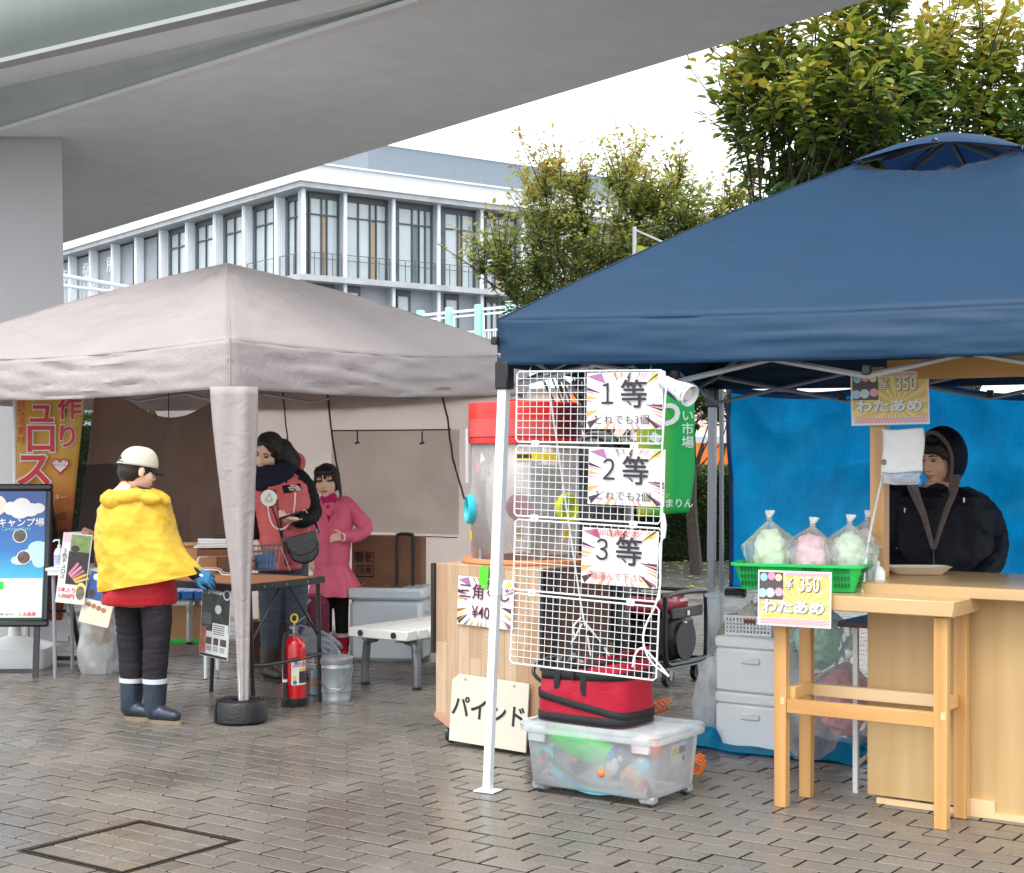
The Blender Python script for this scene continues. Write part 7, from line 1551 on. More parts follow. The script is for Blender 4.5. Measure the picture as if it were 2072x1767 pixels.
m.build('map_lines', FLAT('map_grey', S(190, 195, 205)), af, smooth=0)
def aft(s, size, mat, x, z, bold=0.01, **k):
    o = text(s, size, mat, af, x=0, z=0, y=0, bold=bold, **k); o.matrix_local = T0 @ Matrix.Translation((x, -.006, z)) @ Matrix.Rotation(R(90), 4, 'X'); return o
aft('谷キャンプ場', .062, INKW, .10, 1.03, .016); aft('Camping Field', .034, FLAT('poster_teal', S(130, 190, 220)), .10, .99, .01); aft('とみ高原', .03, INKR, .19, .42, .01); aft('お問い合わせ', .018, INK, .05, .42, 0)
# ---- churros banner, pole and water base
nb2 = thing('churros_banner', 'orange churros banner with red katakana on a pole at the left', 'banner', (P(30, 930, 10.75).x, 10.75, 0), 0)
def chur():
    m, n, l, b = newmat('churros_banner_cloth'); tc = n.new('ShaderNodeTexCoord'); s = n.new('ShaderNodeSeparateXYZ'); l.new(tc.outputs['Object'], s.inputs[0]); w = n.new('ShaderNodeTexNoise'); w.inputs['Scale'].default_value = 3; l.new(tc.outputs['Object'], w.inputs[0])
    k = n.new('ShaderNodeMath'); k.operation = 'MULTIPLY_ADD'; l.new(w.outputs[0], k.inputs[0]); k.inputs[1].default_value = .18; l.new(s.outputs[2], k.inputs[2]); mr = n.new('ShaderNodeMapRange'); mr.inputs[1].default_value = .3; mr.inputs[2].default_value = 2.3; l.new(k.outputs[0], mr.inputs[0])
    r = ramp(n, l, mr.outputs[0], [(0, S(200, 95, 35)), (.19, S(150, 80, 40)), (.24, S(105, 120, 45)), (.285, S(165, 40, 95)), (.345, S(110, 55, 35)), (.41, S(165, 95, 50)), (.475, S(215, 140, 75)), (.56, S(228, 170, 80)), (.70, S(232, 195, 95))]); r.color_ramp.interpolation = 'CONSTANT' if False else 'EASE'; l.new(r.outputs[0], b.inputs['Base Color']); b.inputs['Roughness'].default_value = .6
    td = n.new('ShaderNodeBsdfTranslucent'); l.new(r.outputs[0], td.inputs[0]); mxs = n.new('ShaderNodeMixShader'); mxs.inputs[0].default_value = .3; l.new(b.outputs[0], mxs.inputs[1]); l.new(td.outputs[0], mxs.inputs[2]); l.new(mxs.outputs[0], n['Material Output'].inputs[0]); return m
m = MB(); m.tube([(-.0, .01, .1), (0, 0, 2.0)], .014, 8); m.tube([(0, 0, 1.9), (0, 0, 2.25)], .012, 8); m.build('pole', WHITEM, nb2)
def cb2(s, t): wd = .53-.22*t; return Vector((.015+wd*s, -.012+.03*math.sin(s*5+t*2.5)*(.2+s), 2.25-1.93*t))
m = MB(); m.grid(cb2, 16, 50); m.build('cloth', chur(), nb2, smooth=60, sol=.001)
BRED = FLAT('banner_red', S(205, 38, 45)); 
def btext(s, size, mt, x, z, bold, y=-.055, **k): return text(s, size, mt, nb2, x=x, z=z, y=y, bold=bold, **k)
for (mt, ad, yy) in ((INKW, .055, -.050), (BRED, .02, -.058)):
    for (s, sz, x, z) in (('チ', .23, .20, 2.03), ('ュ', .22, .205, 1.78), ('ロ', .25, .20, 1.585), ('ス', .27, .15, 1.365), ('手', .17, .43, 2.0), ('作', .175, .40, 1.80), ('り', .175, .385, 1.60)): btext(s, sz, mt, x, z, ad, y=yy, name='lettering')
btext('自\n然\n派\n素\n材', .062, BRED, .062, 1.71, .01, lead=1.02)
m = MB(); hp = [(.42-.0+.062*16*math.sin(a)**3/17*.0+.0037*16*math.sin(a)**3, 1.37+.0037*(13*math.cos(a)-5*math.cos(2*a)-2*math.cos(3*a)-math.cos(4*a))) for a in [-k*.2094 for k in range(30)]]
m.flat([(x-.085, z+.04) for x, z in hp], -.056); m.build('heart_print', INKW, nb2, smooth=0); m = MB(); m.tube([(x-.085, -.058, z+.04) for x, z in hp], .004, 4, closed=True); m.build('heart_outline', BRED, nb2, smooth=0)
btext('おひさま', .024, BRED, .335, 1.438, 0, y=-.058); btext('のきぶん', .024, BRED, .335, 1.41, 0, y=-.058); btext('プレミアムクッキー', .042, FLAT('banner_cream', S(235, 215, 180)), .19, 1.185, .012)
for (x, z, c) in ((.30, 1.02, S(95, 55, 30)), (.30, .90, S(60, 38, 28)), (.27, .78, S(110, 25, 70)), (.26, .68, S(80, 90, 30)), (.33, 1.13, S(190, 110, 55))):
    m = MB()
    for k in range(3): m.flat([(x-.09, z+.016*k-.02), (x+.075, z+.02*k+.018), (x+.08, z+.02*k+.028), (x-.085, z+.016*k-.010)], -.052-.0003*k)
    m.build('churro_print', FLAT('banner_churro_%d' % int(z*100), c), nb2, smooth=0)
btext('CHURROS', .05, FLAT('banner_dark', S(150, 60, 20)), .25, .36, .01)
m = MB(); shell(m, [rrect(.50, .40, .06, 0), rrect(.52, .42, .07, .02), rrect(.52, .42, .07, .14), rrect(.40, .32, .12, .17), rrect(.20, .18, .085, .20), rrect(.10, .10, .045, .215)], cap1=True); m.build('water_base', WHITE, nb2, smooth=50)
m = MB(); m.lathe([(.045, .21), (.038, .30), (.018, .33)], 16); m.build('pole_socket', WHITE, nb2)
# ------------------------------------------------------------------ people
def skin(name, c):
    m, n, l, b = newmat(name); t = noise_node(n, l, 30, 3); r = ramp(n, l, t.outputs[0], [(.3, sc(c, .94)), (.7, sc(c, 1.05))]); l.new(r.outputs[0], b.inputs['Base Color']); b.inputs['Roughness'].default_value = .5
    b.inputs['Subsurface Weight'].default_value = .12; b.inputs['Subsurface Radius'].default_value = (.012, .005, .003); return m
SKIN = skin('skin_light', S(232, 190, 164)); SKIN2 = skin('skin_child', S(236, 196, 170)); SKIN3 = skin('skin_older', S(220, 174, 146))
HAIR = M('black_hair', (.010, .008, .007, 1), .38, var=.4, vs=40, stretch=(30, 30, 2), bump=.5, bs=60, spec=.5); EYEM = FLAT('eye_dark', (.015, .01, .008, 1), .2); LIP = FLAT('lip', S(185, 105, 100)); BROWM = FLAT('eyebrow', (.02, .015, .012, 1), .7); EYEW = FLAT('eye_white', (.55, .52, .50, 1), .3)
def headT(c, H, yaw, pitch, roll=0): return Matrix.Translation(c) @ Matrix.Rotation(R(yaw), 4, 'Z') @ Matrix.Rotation(R(pitch), 4, 'X') @ Matrix.Rotation(R(roll), 4, 'Y') @ Matrix.Scale(H, 4)
def head(mb, T, child=False):
    o = mb.T; mb.T = T; w = 1.05 if child else 1.0
    mb.ell((0, .05, .13), .335*w, .41, .37, n=20, k=14); mb.ell((0, -.11, -.16), .275*w, .27, .32, n=18, k=12); mb.ell((0, -.25, -.40), .12, .095, .085)
    for s in (-1, 1):
        mb.ell((s*.165*w, -.20, -.13), .13, .13, .15); mb.ell((s*.345*w, .04, -.07), .035, .085, .135); mb.ell((s*.045, -.385, -.165), .045, .045, .038); mb.ell((s*.14, -.30, .10), .11, .06, .05)
    mb.tube([(0, -.335, .05), (0, -.385, -.06), (0, -.425, -.145)], [.038, .045, .052], 10, roundcap=True)
    mb.ell((0, -.355, -.285), .105, .055, .045); mb.ell((0, -.345, -.33), .085, .05, .03)
    mb.tube([(0, .06, -.25), (0, .12, -.75)], [.20, .215], 16); mb.T = o
def face(T, parent, browz=.105, smile=0, open_=.030):
    for s in (-1, 1):
        m = MB(); m.T = T; m.ell((s*.142, -.350, .010), .054, .022, open_*.85, rot=(0, 0, s*.18)); e = m.build('eye', EYEM, parent); 
        m = MB(); m.T = T; m.tube([(s*.085, -.365, .042), (s*.145, -.372, .052), (s*.21, -.335, .035)], [.006, .009, .004], 6, roundcap=True); m.build('lash', BROWM, parent)
        m = MB(); m.T = T; m.tube([(s*.07, -.372, browz), (s*.15, -.365, browz+.025), (s*.235, -.315, browz)], [.013, .016, .006], 6, roundcap=True); m.build('eyebrow', BROWM, parent)
    m = MB(); m.T = T; m.tube([(-.10, -.352, -.285+smile), (-.04, -.402, -.29), (.04, -.402, -.29), (.10, -.352, -.285+smile)], [.012, .030, .030, .012], 8, roundcap=True); m.build('lips', LIP, parent)
    m = MB(); m.T = T; m.tube([(-.085, -.372, -.285+smile), (0, -.430, -.292), (.085, -.372, -.285+smile)], .007, 5); m.build('mouth_line', FLAT('mouth_line', S(95, 45, 45)), parent)
def person(label, u, zc):
    r = P(u, 930, zc).xy.to_3d(); t = thing('person', label, 'person', r)
    def L(uu, vv, dy=0.0): return P(uu, vv, zc+dy)-r
    return t, L, zc/FOC
def rings(L, k, rows, cy=0.0, hem=None, n=64, m_=40, wr=None, seed=0, fold=0.0, folds=9):
    """closed garment surface from screen widths: rows (v, uL, uR, ry[, dy])"""
    vs_ = [r[0] for r in rows]
    def at(t):
        f = t*(len(rows)-1); i = min(int(f), len(rows)-2); g = f-i; g = g*g*(3-2*g) if False else g; a, b = rows[i], rows[i+1]; return [a[j]*(1-g)+b[j]*g for j in range(4)]+[(a[4] if len(a) > 4 else 0)*(1-g)+(b[4] if len(b) > 4 else 0)*g]
    def f(s, t):
        v, ul, ur, ry, dy = at(t); a = s*2*math.pi; ca, sa = math.cos(a), math.sin(a); rx = (ur-ul)/2; u = (ul+ur)/2+rx*math.copysign(abs(ca)**.86, ca)
        if hem: v += hem*(ca+1)/2*max(0, (t-.55)/.45)**1.3
        p = L(u, v, 0); p.y += cy+dy+ry*sa
        nrm = Vector((ca/max(rx*k, .01), sa/ry, 0)).normalized(); d = 0
        if wr: d += wr(Vector((p.x+seed, p.y, p.z)))
        if fold: d += fold*t*t*math.sin(a*folds+3*noise.noise(Vector((ca, sa, t*2+seed))))
        return p+nrm*d
    q = MB(); q.grid(f, n, m_, closed=True); return q, f
def crease(amp, sc1=6, st=(1, 1, .7), seed=0):
    w1 = wrinkle(amp, sc1, st, seed); w2 = wrinkle(amp*.5, sc1*2.3, st, seed+5)
    return lambda p: w1(p)+w2(p)+amp*.8*noise.noise(p*sc1*.5+Vector((seed, 0, 0)))
# ---- child in the yellow cape, seen from behind
bo_, L, k = person('child in yellow rain cape, beige cap and navy rubber boots, seen from behind', 288, 8.50)
T = headT(L(280, 950), .232, 124, 12)
m = MB(); head(m, T, True)
m.loft([(*L(285, 1225), .15, .12), (*L(280, 1100), .17, .13), (*L(275, 1020), .17, .12), (*L(278, 992), .07, .07)], 20)
for (a, b, c, dy) in ((264, 264, 266, .06), (316, 314, 312, -.04)): m.tube([L(a, 1215, dy), L(b, 1290, dy), L(c, 1430, dy)], [.07, .055, .04], 10, roundcap=True)
m.tube([L(316, 1035, -.04), L(343, 1105, -.03), L(392, 1161, -.02)], [.042, .036, .026], 10, roundcap=True); m.tube([L(225, 1035, .05), L(222, 1100, .1), L(240, 1170, .15)], [.05, .042, .03], 10, roundcap=True)
blob(m, 'body', SKIN2, bo_, .006, 3); face(T, bo_)
m = MB(); m.T = T; m.ell((0, .07, .10), .372, .44, .40, n=20, k=12); m.ell((0, .22, -.10), .315, .27, .28); m.ell((-.27, .05, -.0), .10, .18, .17); m.ell((.27, .05, -.0), .10, .18, .17)
blob(m, 'hair', HAIR, bo_, .006, 2, lambda p: .004*noise.noise(Vector((p.x*70, p.y*70, p.z*14))))
CAPM = fabric('cap_canvas', S(222, 212, 192, .9), .02, .8, crumple=.1, cs=14); NAVY = M('navy_cloth', S(38, 40, 58), .7); 
def capf(s, t): a = s*6.2832; z = math.sin(t*1.5708); r_ = max(0, math.cos(t*1.5707))**.75; return Vector((.402*r_*math.cos(a), .03+.475*r_*math.sin(a), .07+.47*z+.012*math.cos(a*6)*r_*(1-r_)-.03*math.sin(a)*r_))
m = MB(); m.T = T; m.grid(capf, 48, 14, closed=True); cp = m.build('cap', CAPM, bo_, smooth=60, sol=.004)
m = MB(); m.T = T; m.ell((0, .03, .545), .035, .035, .02); m.build('cap_button', NAVY, cp)
m = MB(); m.T = T; m.grid(lambda s, t: Vector(((.36-.05*t)*math.sin((s-.5)*2.5), -.34-.02-.30*t*math.cos((s-.5)*2.2)+(.36-.36*math.cos((s-.5)*2.5))*.9, .085-.10*t*t+.05*math.cos((s-.5)*2.5)-.05)), 20, 8); m.build('cap_brim', NAVY, bo_, smooth=60, sol=.005)
m = MB(); m.T = T; m.grid(lambda s, t: Vector(((.17*math.cos(s*math.pi))*(.3+.7*t) if False else .17*(1-2*s), .508-.03*(1-2*s)**2*2-.0, .07+.15*t*math.sin(math.pi*s)**.6)), 14, 4); m.build('cap_opening', HAIR, cp, smooth=60)
for (z, mt) in ((.065, INKW), (.032, NAVY), (.095, NAVY)): m = MB(); m.T = T; m.tube([(.20*math.sin(a), .06+.462*math.cos(a*.47), z) for a in [(-1+2*i/10)*1.0 for i in range(11)]], .017, 5); m.build('cap_strap', mt, cp)
YEL = fabric('yellow_vinyl', S(250, 210, 72, .97), .25, .32, crumple=.22, cs=4, var=.06, weave=90)
rows = [(988, 258, 304, .075), (995, 240, 324, .105), (1008, 216, 338, .135), (1030, 202, 346, .155), (1075, 197, 354, .17), (1110, 198, 366, .175), (1140, 202, 380, .178), (1170, 205, 396, .18), (1196, 208, 404, .18)]
q, capef = rings(L, k, rows, 0, hem=-38, wr=lambda p: crease(.008, 7, (1, 1, .9), 3)(p)+crease(.0022, 17, (1, .8, 1.3), 7)(p), fold=.014, folds=6, m_=90, n=140); q.build('cape', YEL, bo_, smooth=60, sol=.002)
m = MB(); m.tube([capef(i/60, 1.0) for i in range(60)], .004, 5, closed=True); m.build('cape_hem', YEL, bo_)
m = MB(); m.ell(L(228, 1013, -.105), .072, .062, .050, rot=(0, .45, .3)); m.ell(L(262, 1006, -.135), .085, .040, .036, rot=(0, -.25, 0)); m.ell(L(300, 1008, -.13), .075, .034, .026, rot=(0, .1, 0)); m.ell(L(334, 1010, -.06), .022, .045, .036, rot=(0, -.6, 0))
m.tube(spline([L(222, 998, .02), L(226, 1000, -.07), L(256, 998, -.13), L(296, 1003, -.13), L(326, 1008, -.09), L(336, 1010, -.01)]), .022, 12, flat=.8, roundcap=True)
blob(m, 'hood', YEL, bo_, .006, 16, crease(.006, 9, (1, 1, 1), 8))
OR2 = FLAT('orange_trim', S(250, 120, 60)); e0 = spline([L(240, 984, .02), L(248, 974, -.05), L(264, 980, -.115), L(290, 994, -.135), L(310, 1004, -.10), L(318, 1006, -.03)])
e1_ = spline([L(214, 1000, -.02), L(226, 1000, -.10), L(254, 1003, -.16), L(285, 1008, -.17), L(316, 1010, -.14), L(330, 1010, -.04)])
m = MB(); m.tube(e0, .0045, 6); m.build('orange_edge', OR2, bo_)
nE = len(e0)-1; m = MB(); m.grid(lambda s, t: e0[int(s*nE)].lerp(e1_[int(s*nE)], t), nE, 6); m.build('clear_visor', CLEAR('visor_film', (.82, .70, .40, 1), .08, .2, 14), bo_, smooth=60)
COL_ = M('collar_dark', (.02, .018, .018, 1), .8); m = MB(); m.tube([L(283+26*math.cos(a), 990+5*math.cos(a), .075*math.sin(a)) for a in [i*.4189 for i in range(15)]], .016, 8, closed=True); m.build('collar', COL_, bo_)
q, _ = rings(L, k, [(1140, 222, 345, .14), (1180, 212, 354, .15), (1205, 208, 357, .155), (1221, 209, 356, .15), (1223, 214, 350, .14), (1215, 225, 340, .12)], 0, wr=crease(.005, 9, (1, 1, 1), 4)); q.build('red_coat', fabric('red_coat_cloth', S(190, 28, 42, .85), .03, .6, crumple=.3, cs=8), bo_, smooth=60)
TRM = fabric('charcoal_trousers', S(46, 42, 48), .0, .8, crumple=.4, cs=12); m = MB()
for pts, rr in (((L(262, 1205, .06), L(262, 1250, .06), L(263, 1300, .05), L(266, 1345, .05), L(268, 1385, .05)), (.082, .080, .068, .066, .060)), ((L(315, 1205, -.04), L(317, 1250, -.04), L(316, 1300, -.05), L(314, 1345, -.05), L(313, 1385, -.05)), (.084, .082, .070, .068, .062))): m.tube(spline(list(pts), 4), np.interp(np.linspace(0, 4, 17), range(5), rr), 16, roundcap=True)
m.ell(L(288, 1210, .01), .13, .10, .07); blob(m, 'trousers', TRM, bo_, .007, 3, lambda p: .0045*(1-2*abs(noise.noise(Vector((p.x*6, p.y*6, p.z*26)))))+.004*noise.noise(p*9))
BOOT = M('navy_rubber', S(44, 54, 68), .35, var=.25, vs=9); SOLE = M('tan_sole', S(140, 124, 100), .6, var=.15, vs=12); BANDM = FLAT('boot_band', S(200, 205, 212)); MUD = M('boot_toe', S(95, 88, 78), .6, var=.4, vs=14)
def welly(par, a, top, hl, toe, rt, rb, mat, band, solem, th=.03, toemat=None):
    m = MB(); m.tube([top, top.lerp(hl, .5), hl+Vector((0, 0, .045))], [rt, rt*.93, rb], 16); m.tube([hl+Vector((0, 0, .046)), hl.lerp(toe, .45)+Vector((0, 0, .044)), toe+Vector((0, 0, .036))], [rb*.95, rb*.78, rb*.58], 14, flat=.85, roundcap=True); bt2 = blob(m, 'boot', mat, par, .006, 3, wrinkle(.0025, 16))
    m = MB(); d = (toe-hl); d.z = 0; m.T = Matrix.Translation((hl.x, hl.y, 0)) @ Matrix.Rotation(math.atan2(d.y, d.x), 4, 'Z'); Ln = d.length
    for (z0, sc_) in ((0, 1.0),):
        pts = []
        for i in range(24):
            a_ = i/24*6.2832; x = Ln*.5+(Ln*.5+rb*.78)*math.cos(a_); y = rb*(.72+.09*math.cos(a_)-.12*math.cos(2*a_))*math.sin(a_); pts.append((x, y))
        n_ = 24; m.add([(x, y, 0.0) for x, y in pts]+[(x*1.0, y*1.04, th) for x, y in pts], [tuple(range(n_-1, -1, -1)), tuple(range(n_, 2*n_))]+[(i, (i+1) % n_, n_+(i+1) % n_, n_+i) for i in range(n_)])
    m.build('sole', solem, bt2, smooth=30); m = MB(); d = (hl-top).normalized(); m.tube([top-d*.003, top+d*.022], rt+.003, 20); m.build('boot_band', band, bt2); return bt2
def g0_(p): p = p.copy(); p.z = 0.012; return p
welly(bo_, 0, L(267, 1372, .05), g0_(L(265, 1450, .05)), g0_(L(306, 1450, -.01)), .066, .056, BOOT, BANDM, SOLE, .022); welly(bo_, 0, L(314, 1374, -.06), g0_(L(313, 1450, -.06)), g0_(L(354, 1450, -.12)), .066, .056, BOOT, BANDM, SOLE, .022)
SLV = M('navy_sleeve', S(30, 38, 56), .7); m = MB(); m.tube([L(376, 1146, -.03), L(396, 1164, -.02)], [.036, .033], 12, roundcap=True); m.build('sleeve', SLV, bo_)
GLB = M('blue_glove', S(45, 120, 165), .6, var=.15, bump=.4, bs=120); m = MB(); hand(m, L(394, 1163, -.02), (.72, .15, -.22), (.25, -.75, .65), .155, .75, .22, -1, .5, 1.15); blob(m, 'glove', GLB, bo_, .0045, 2); m = MB(); m.box(L(407, 1164, -.06), (.02, .004, .012), rot=(0, .4, 0)); m.build('glove_mark', INKW, bo_, smooth=0)
# ---- woman in the coral jacket
wo, L, k = person('woman in coral and black jacket looking down at a phone behind the camp table', 562, 10.05)
T = headT(L(541, 916), .240, -20, 20, 12)
m = MB(); head(m, T)
m.loft([(*L(566, 1150), .17, .12), (*L(564, 1060), .16, .12), (*L(562, 1000), .18, .115), (*L(558, 965), .09, .08), (*L(545, 945), .06, .06)], 20)
m.tube([L(548, 1140, .0), L(549, 1240, .02), L(545, 1350, .02)], [.09, .065, .045], 12, roundcap=True); m.tube([L(596, 1140, .02), L(598, 1240, .02), L(600, 1330, .08)], [.09, .065, .045], 12, roundcap=True)
m.tube([L(604, 978), L(628, 1033, .0), L(606, 1052, -.20)], [.042, .036, .026], 10, roundcap=True); m.tube([L(520, 975), L(512, 1035, -.02), L(515, 1095, -.12)], [.045, .04, .028], 10, roundcap=True)
hand(m, L(604, 1053, -.20), (-.85, -.45, .08), (.1, -.35, -.9), .165, 1.0, .08, 1, .9); hand(m, L(515, 1095, -.12), (.2, -.5, -.7), (-.4, -.7, .3), .16, .8, .1, -1, .5)
blob(m, 'body', SKIN, wo, .005, 3); face(T, wo, smile=.018, open_=.016)
m = MB(); m.T = T; m.ell((0, .10, .15), .385, .44, .41, n=22, k=14); m.ell((0, .30, -.12), .36, .26, .45); m.ell((.34, .13, -.15), .10, .22, .42); m.ell((-.35, .13, -.15), .09, .2, .42)
m.tube([(-.04, -.27, .40), (.14, -.275, .37), (.29, -.14, .22), (.35, .02, .0)], [.06, .065, .07, .08], 10, roundcap=True); m.tube([(-.04, -.27, .40), (-.18, -.25, .35), (-.31, -.10, .18), (-.35, .02, .0)], [.06, .06, .07, .08], 10, roundcap=True)
m.T = Matrix(); m.tube([L(572, 905, .06), L(590, 935, .07), L(602, 965, .07)], [.06, .07, .05], 12, roundcap=True)
blob(m, 'hair', HAIR, wo, .006, 2, lambda p: .005*noise.noise(Vector((p.x*60, p.y*60, p.z*9))))
CORAL = fabric('coral_shell', S(216, 104, 102, .85), .03, .55, crumple=.35, cs=7); BLKC = fabric('black_shell', S(19, 18, 21), .0, .6, crumple=.4, cs=8)
q, jf = rings(L, k, [(952, 535, 590, .08), (964, 522, 606, .11), (978, 512, 620, .135), (1000, 510, 628, .15), (1040, 514, 628, .155), (1080, 516, 622, .15), (1110, 515, 616, .15), (1148, 514, 612, .155), (1152, 520, 606, .14)], 0, wr=lambda p: crease(.010, 7, (1, 1, .8), 6)(p)+crease(.004, 17, (1, 1, .6), 3)(p), m_=70, n=110); q.build('jacket', CORAL, wo, smooth=60)
m = MB(); m.tube(spline([L(602, 968, .0), L(616, 986, .0), L(629, 1015, .01), L(633, 1036, -.01), L(622, 1050, -.10), L(602, 1054, -.19)], 5), np.interp(np.linspace(0, 5, 26), range(6), (.062, .066, .060, .058, .052, .040)), 16, roundcap=True); blob(m, 'sleeve', BLKC, wo, .007, 3, crease(.005, 12, (1, 1, 1), 2))
m = MB(); m.tube(spline([L(524, 966, .0), L(515, 990, .0), L(511, 1030, -.02), L(513, 1088, -.1)], 5), np.interp(np.linspace(0, 3, 16), range(4), (.066, .07, .062, .045)), 16, roundcap=True); blob(m, 'sleeve', BLKC, wo, .007, 3, crease(.005, 12, (1, 1, 1), 3))
m = MB(); m.tube(spline([L(600, 958, .06), L(608, 938, .08), L(600, 926, .10), L(588, 922, .13)], 5), [.04]*16, 12, flat=.6, roundcap=True); blob(m, 'hood', CORAL, wo, .007, 3, crease(.006, 12)); m = MB(); m.ell(L(594, 945, .05), .035, .03, .045); m.build('hood_lining', BLKC, wo)
SCARF = fabric('navy_scarf', S(34, 36, 50), .0, .9, crumple=.6, cs=12); m = MB()
m.tube([L(555+32*math.cos(a), 962-6*math.cos(a)+5*math.sin(a), .10*math.sin(a)) for a in [i*.3927 for i in range(17)]], .050, 12, closed=True); m.tube([L(550+38*math.cos(a), 973-6*math.cos(a), .115*math.sin(a)) for a in [i*.3927 for i in range(17)]], .048, 12, closed=True); m.ell(L(532, 980, -.12), .055, .04, .04); blob(m, 'scarf', SCARF, wo, .007, 2, crease(.010, 9, (1, 1, 2.5), 1))
def onj(u, v, off=.006):
    best = min(((jf(s/80, t/44)) for s in range(40, 80) for t in range(0, 44)), key=lambda p: (p-L(u, v, p.y)).length); p = L(u, v, best.y); p.y = best.y-off; return p
def jpatch(pts, mat, name, off=.006, parent=wo):
    c = [onj(*p, off) for p in pts]; m = MB(); n_ = len(c); m.add(c+[p+Vector((0, .012, 0)) for p in c], [tuple(range(n_)), tuple(range(2*n_-1, n_-1, -1))]+[((i+1) % n_, i, n_+i, n_+(i+1) % n_) for i in range(n_)]); return m.build(name, mat, parent, smooth=0)
jpatch([(571, 983), (608, 978), (610, 993), (575, 999)], BLKC, 'black_panel', .012); jpatch([(578, 962), (608, 958), (609, 972), (578, 978)], BLKC, 'shoulder_panel', .012)
jpatch([(516, 994), (560, 986), (562, 1000), (519, 1009)], CORAL, 'pocket_flap', .012); jpatch([(574, 1000), (612, 994), (613, 1000), (575, 1006)], CORAL, 'pocket_flap', .012)
lg_ = [onj(595, 988, .022), onj(604, 987, .022)]
m = MB()
for j in range(3): c = onj(598.5, 993, .024); r0 = .012+.010*j; m.tube([c+Vector((r0*math.sin(a), 0, r0*1.0*math.cos(a))) for a in [i*.2618 for i in range(7)]], .0032, 4)
m.build('logo_arcs', INKW, wo, smooth=0)
for i, s in enumerate(('THE', 'NORTH', 'FACE')): c = onj(591, 983+4.2*i, .02); text(s, .013, INKW, wo, x=c.x, z=c.z, y=c.y, bold=.03)
m = MB(); m.tube([onj(u, v, .012) for (u, v) in ((556, 990), (563, 1030), (571, 1075), (576, 1112), (578, 1140))], .006, 5); m.build('zip', BLACK, wo)
for (u, v) in ((584, 1070), (584, 1117), (580, 1143), (587, 1141), (531, 996), (551, 992)): m = MB(); c = onj(u, v, .014); m.tube([c, c+Vector((0, .006, 0))], .009, 10); m.build('snap', M('snap_red', S(110, 30, 38), .3), wo)
bc_ = onj(545, 1008, .022); m = MB(); m.tube([bc_, bc_+Vector((0, .006, 0))], .053, 30); bg_ = m.build('badge', FLAT('badge_white', S(232, 230, 222)), wo); m = MB(); m.tube([bc_+Vector((x, -.002, z)) for x, z in ((-.022, -.012), (.024, -.014), (.004, .030))], .0035, 4, closed=True); m.build('badge_triangle', GREYM, bg_); m = MB(); m.box(bc_+Vector((0, -.002, -.025)), (.05, .002, .004)); m.build('badge_line', GREYM, bg_, smooth=0)
ch = [onj(u, v, .018) for (u, v) in ((543, 1024), (545, 1040), (549, 1055), (556, 1066), (567, 1071), (578, 1068), (585, 1060))]+[onj(u, v, .018) for (u, v) in ((592, 1050), (596, 1030), (598, 1010), (598, 998))]
m = MB()
for i, p in enumerate(spline(ch, 6)): m.ell(p, .0062, .005, .0062, n=6, k=4)
stuff(m.build('bead_chain', FLAT('bead_white', S(235, 215, 210)), wo))
ph = thing('phone', 'open phone case held in the hand of the woman in coral', 'phone', L(588, 1043, -.25)+wo.location, 0, rot=(R(-12), R(-17), R(15))); m = MB(); m.box((0, 0, 0), (.16, .085, .010), bev=.004); m.build('case', M('phone_case', S(75, 58, 62), .4), ph); m = MB(); m.box((-.04, -.006, .0065), (.075, .070, .003)); m.build('screen', M('phone_screen', (.75, .76, .76, 1), .1), ph, smooth=0); m = MB(); m.tube(spline([Vector(q_) for q_ in ((.07, .0, .006), (.095, -.01, .004), (.105, -.01, -.02))]), .002, 4); m.build('strap', WHITE, ph)
JEAN = fabric('dark_jeans', S(66, 74, 86), .0, .8, crumple=.4, cs=14); m = MB(); m.tube(spline([L(553, 1135, .0), L(549, 1190, .0), L(548, 1250, .0), L(546, 1310, .02)], 4), np.interp(np.linspace(0, 3, 13), range(4), (.098, .086, .072, .058)), 16, roundcap=True); m.tube(spline([L(594, 1135, .02), L(597, 1190, .03), L(597, 1250, .03), L(596, 1330, .08)], 4), np.interp(np.linspace(0, 3, 13), range(4), (.098, .086, .074, .058)), 16, roundcap=True); m.ell(L(573, 1140, .01), .17, .12, .08); blob(m, 'jeans', JEAN, wo, .008, 3, lambda p: .004*(1-2*abs(noise.noise(Vector((p.x*6, p.y*6, p.z*22))))))
LEA = M('brown_boot_leather', S(62, 54, 46), .5, var=.25, vs=20); SOL2 = M('boot_sole', S(45, 38, 32), .7)
welly(wo, 0, L(545, 1312, .02), g0_(L(540, 1370, .03)), g0_(L(566, 1370, -.10)), .060, .050, LEA, LEA, SOL2, .025); welly(wo, 0, L(596, 1318, .08), g0_(L(598, 1370, .10)), g0_(L(615, 1370, -.02)), .060, .050, LEA, LEA, SOL2, .025)
sbg = thing('shoulder_bag', 'black leather crossbody bag at the hip of the woman in coral', 'bag', L(614, 1108, -.20)+wo.location, R(-12), rot=(0, R(-14), R(8))); LTH = M('black_leather', S(17, 21, 27), .22, var=.25, vs=10, bump=.15, coat=.2)
def D_(w, h, zt): return [(-w, zt), (-w, zt-h*.45), (-w*.82, zt-h*.78), (-w*.4, zt-h*.97), (0, zt-h), (w*.4, zt-h*.97), (w*.82, zt-h*.78), (w, zt-h*.45), (w, zt)]
m = MB(); m.prism(D_(.105, .19, .085), -.03, .04); o = m.build('body', LTH, sbg, smooth=30); bv = o.modifiers.new('b', 'BEVEL'); bv.width = .012; bv.segments = 3
m = MB(); m.prism(D_(.10, .135, .088), -.045, -.032); o = m.build('flap', LTH, sbg, smooth=30); bv = o.modifiers.new('b', 'BEVEL'); bv.width = .006; bv.segments = 2
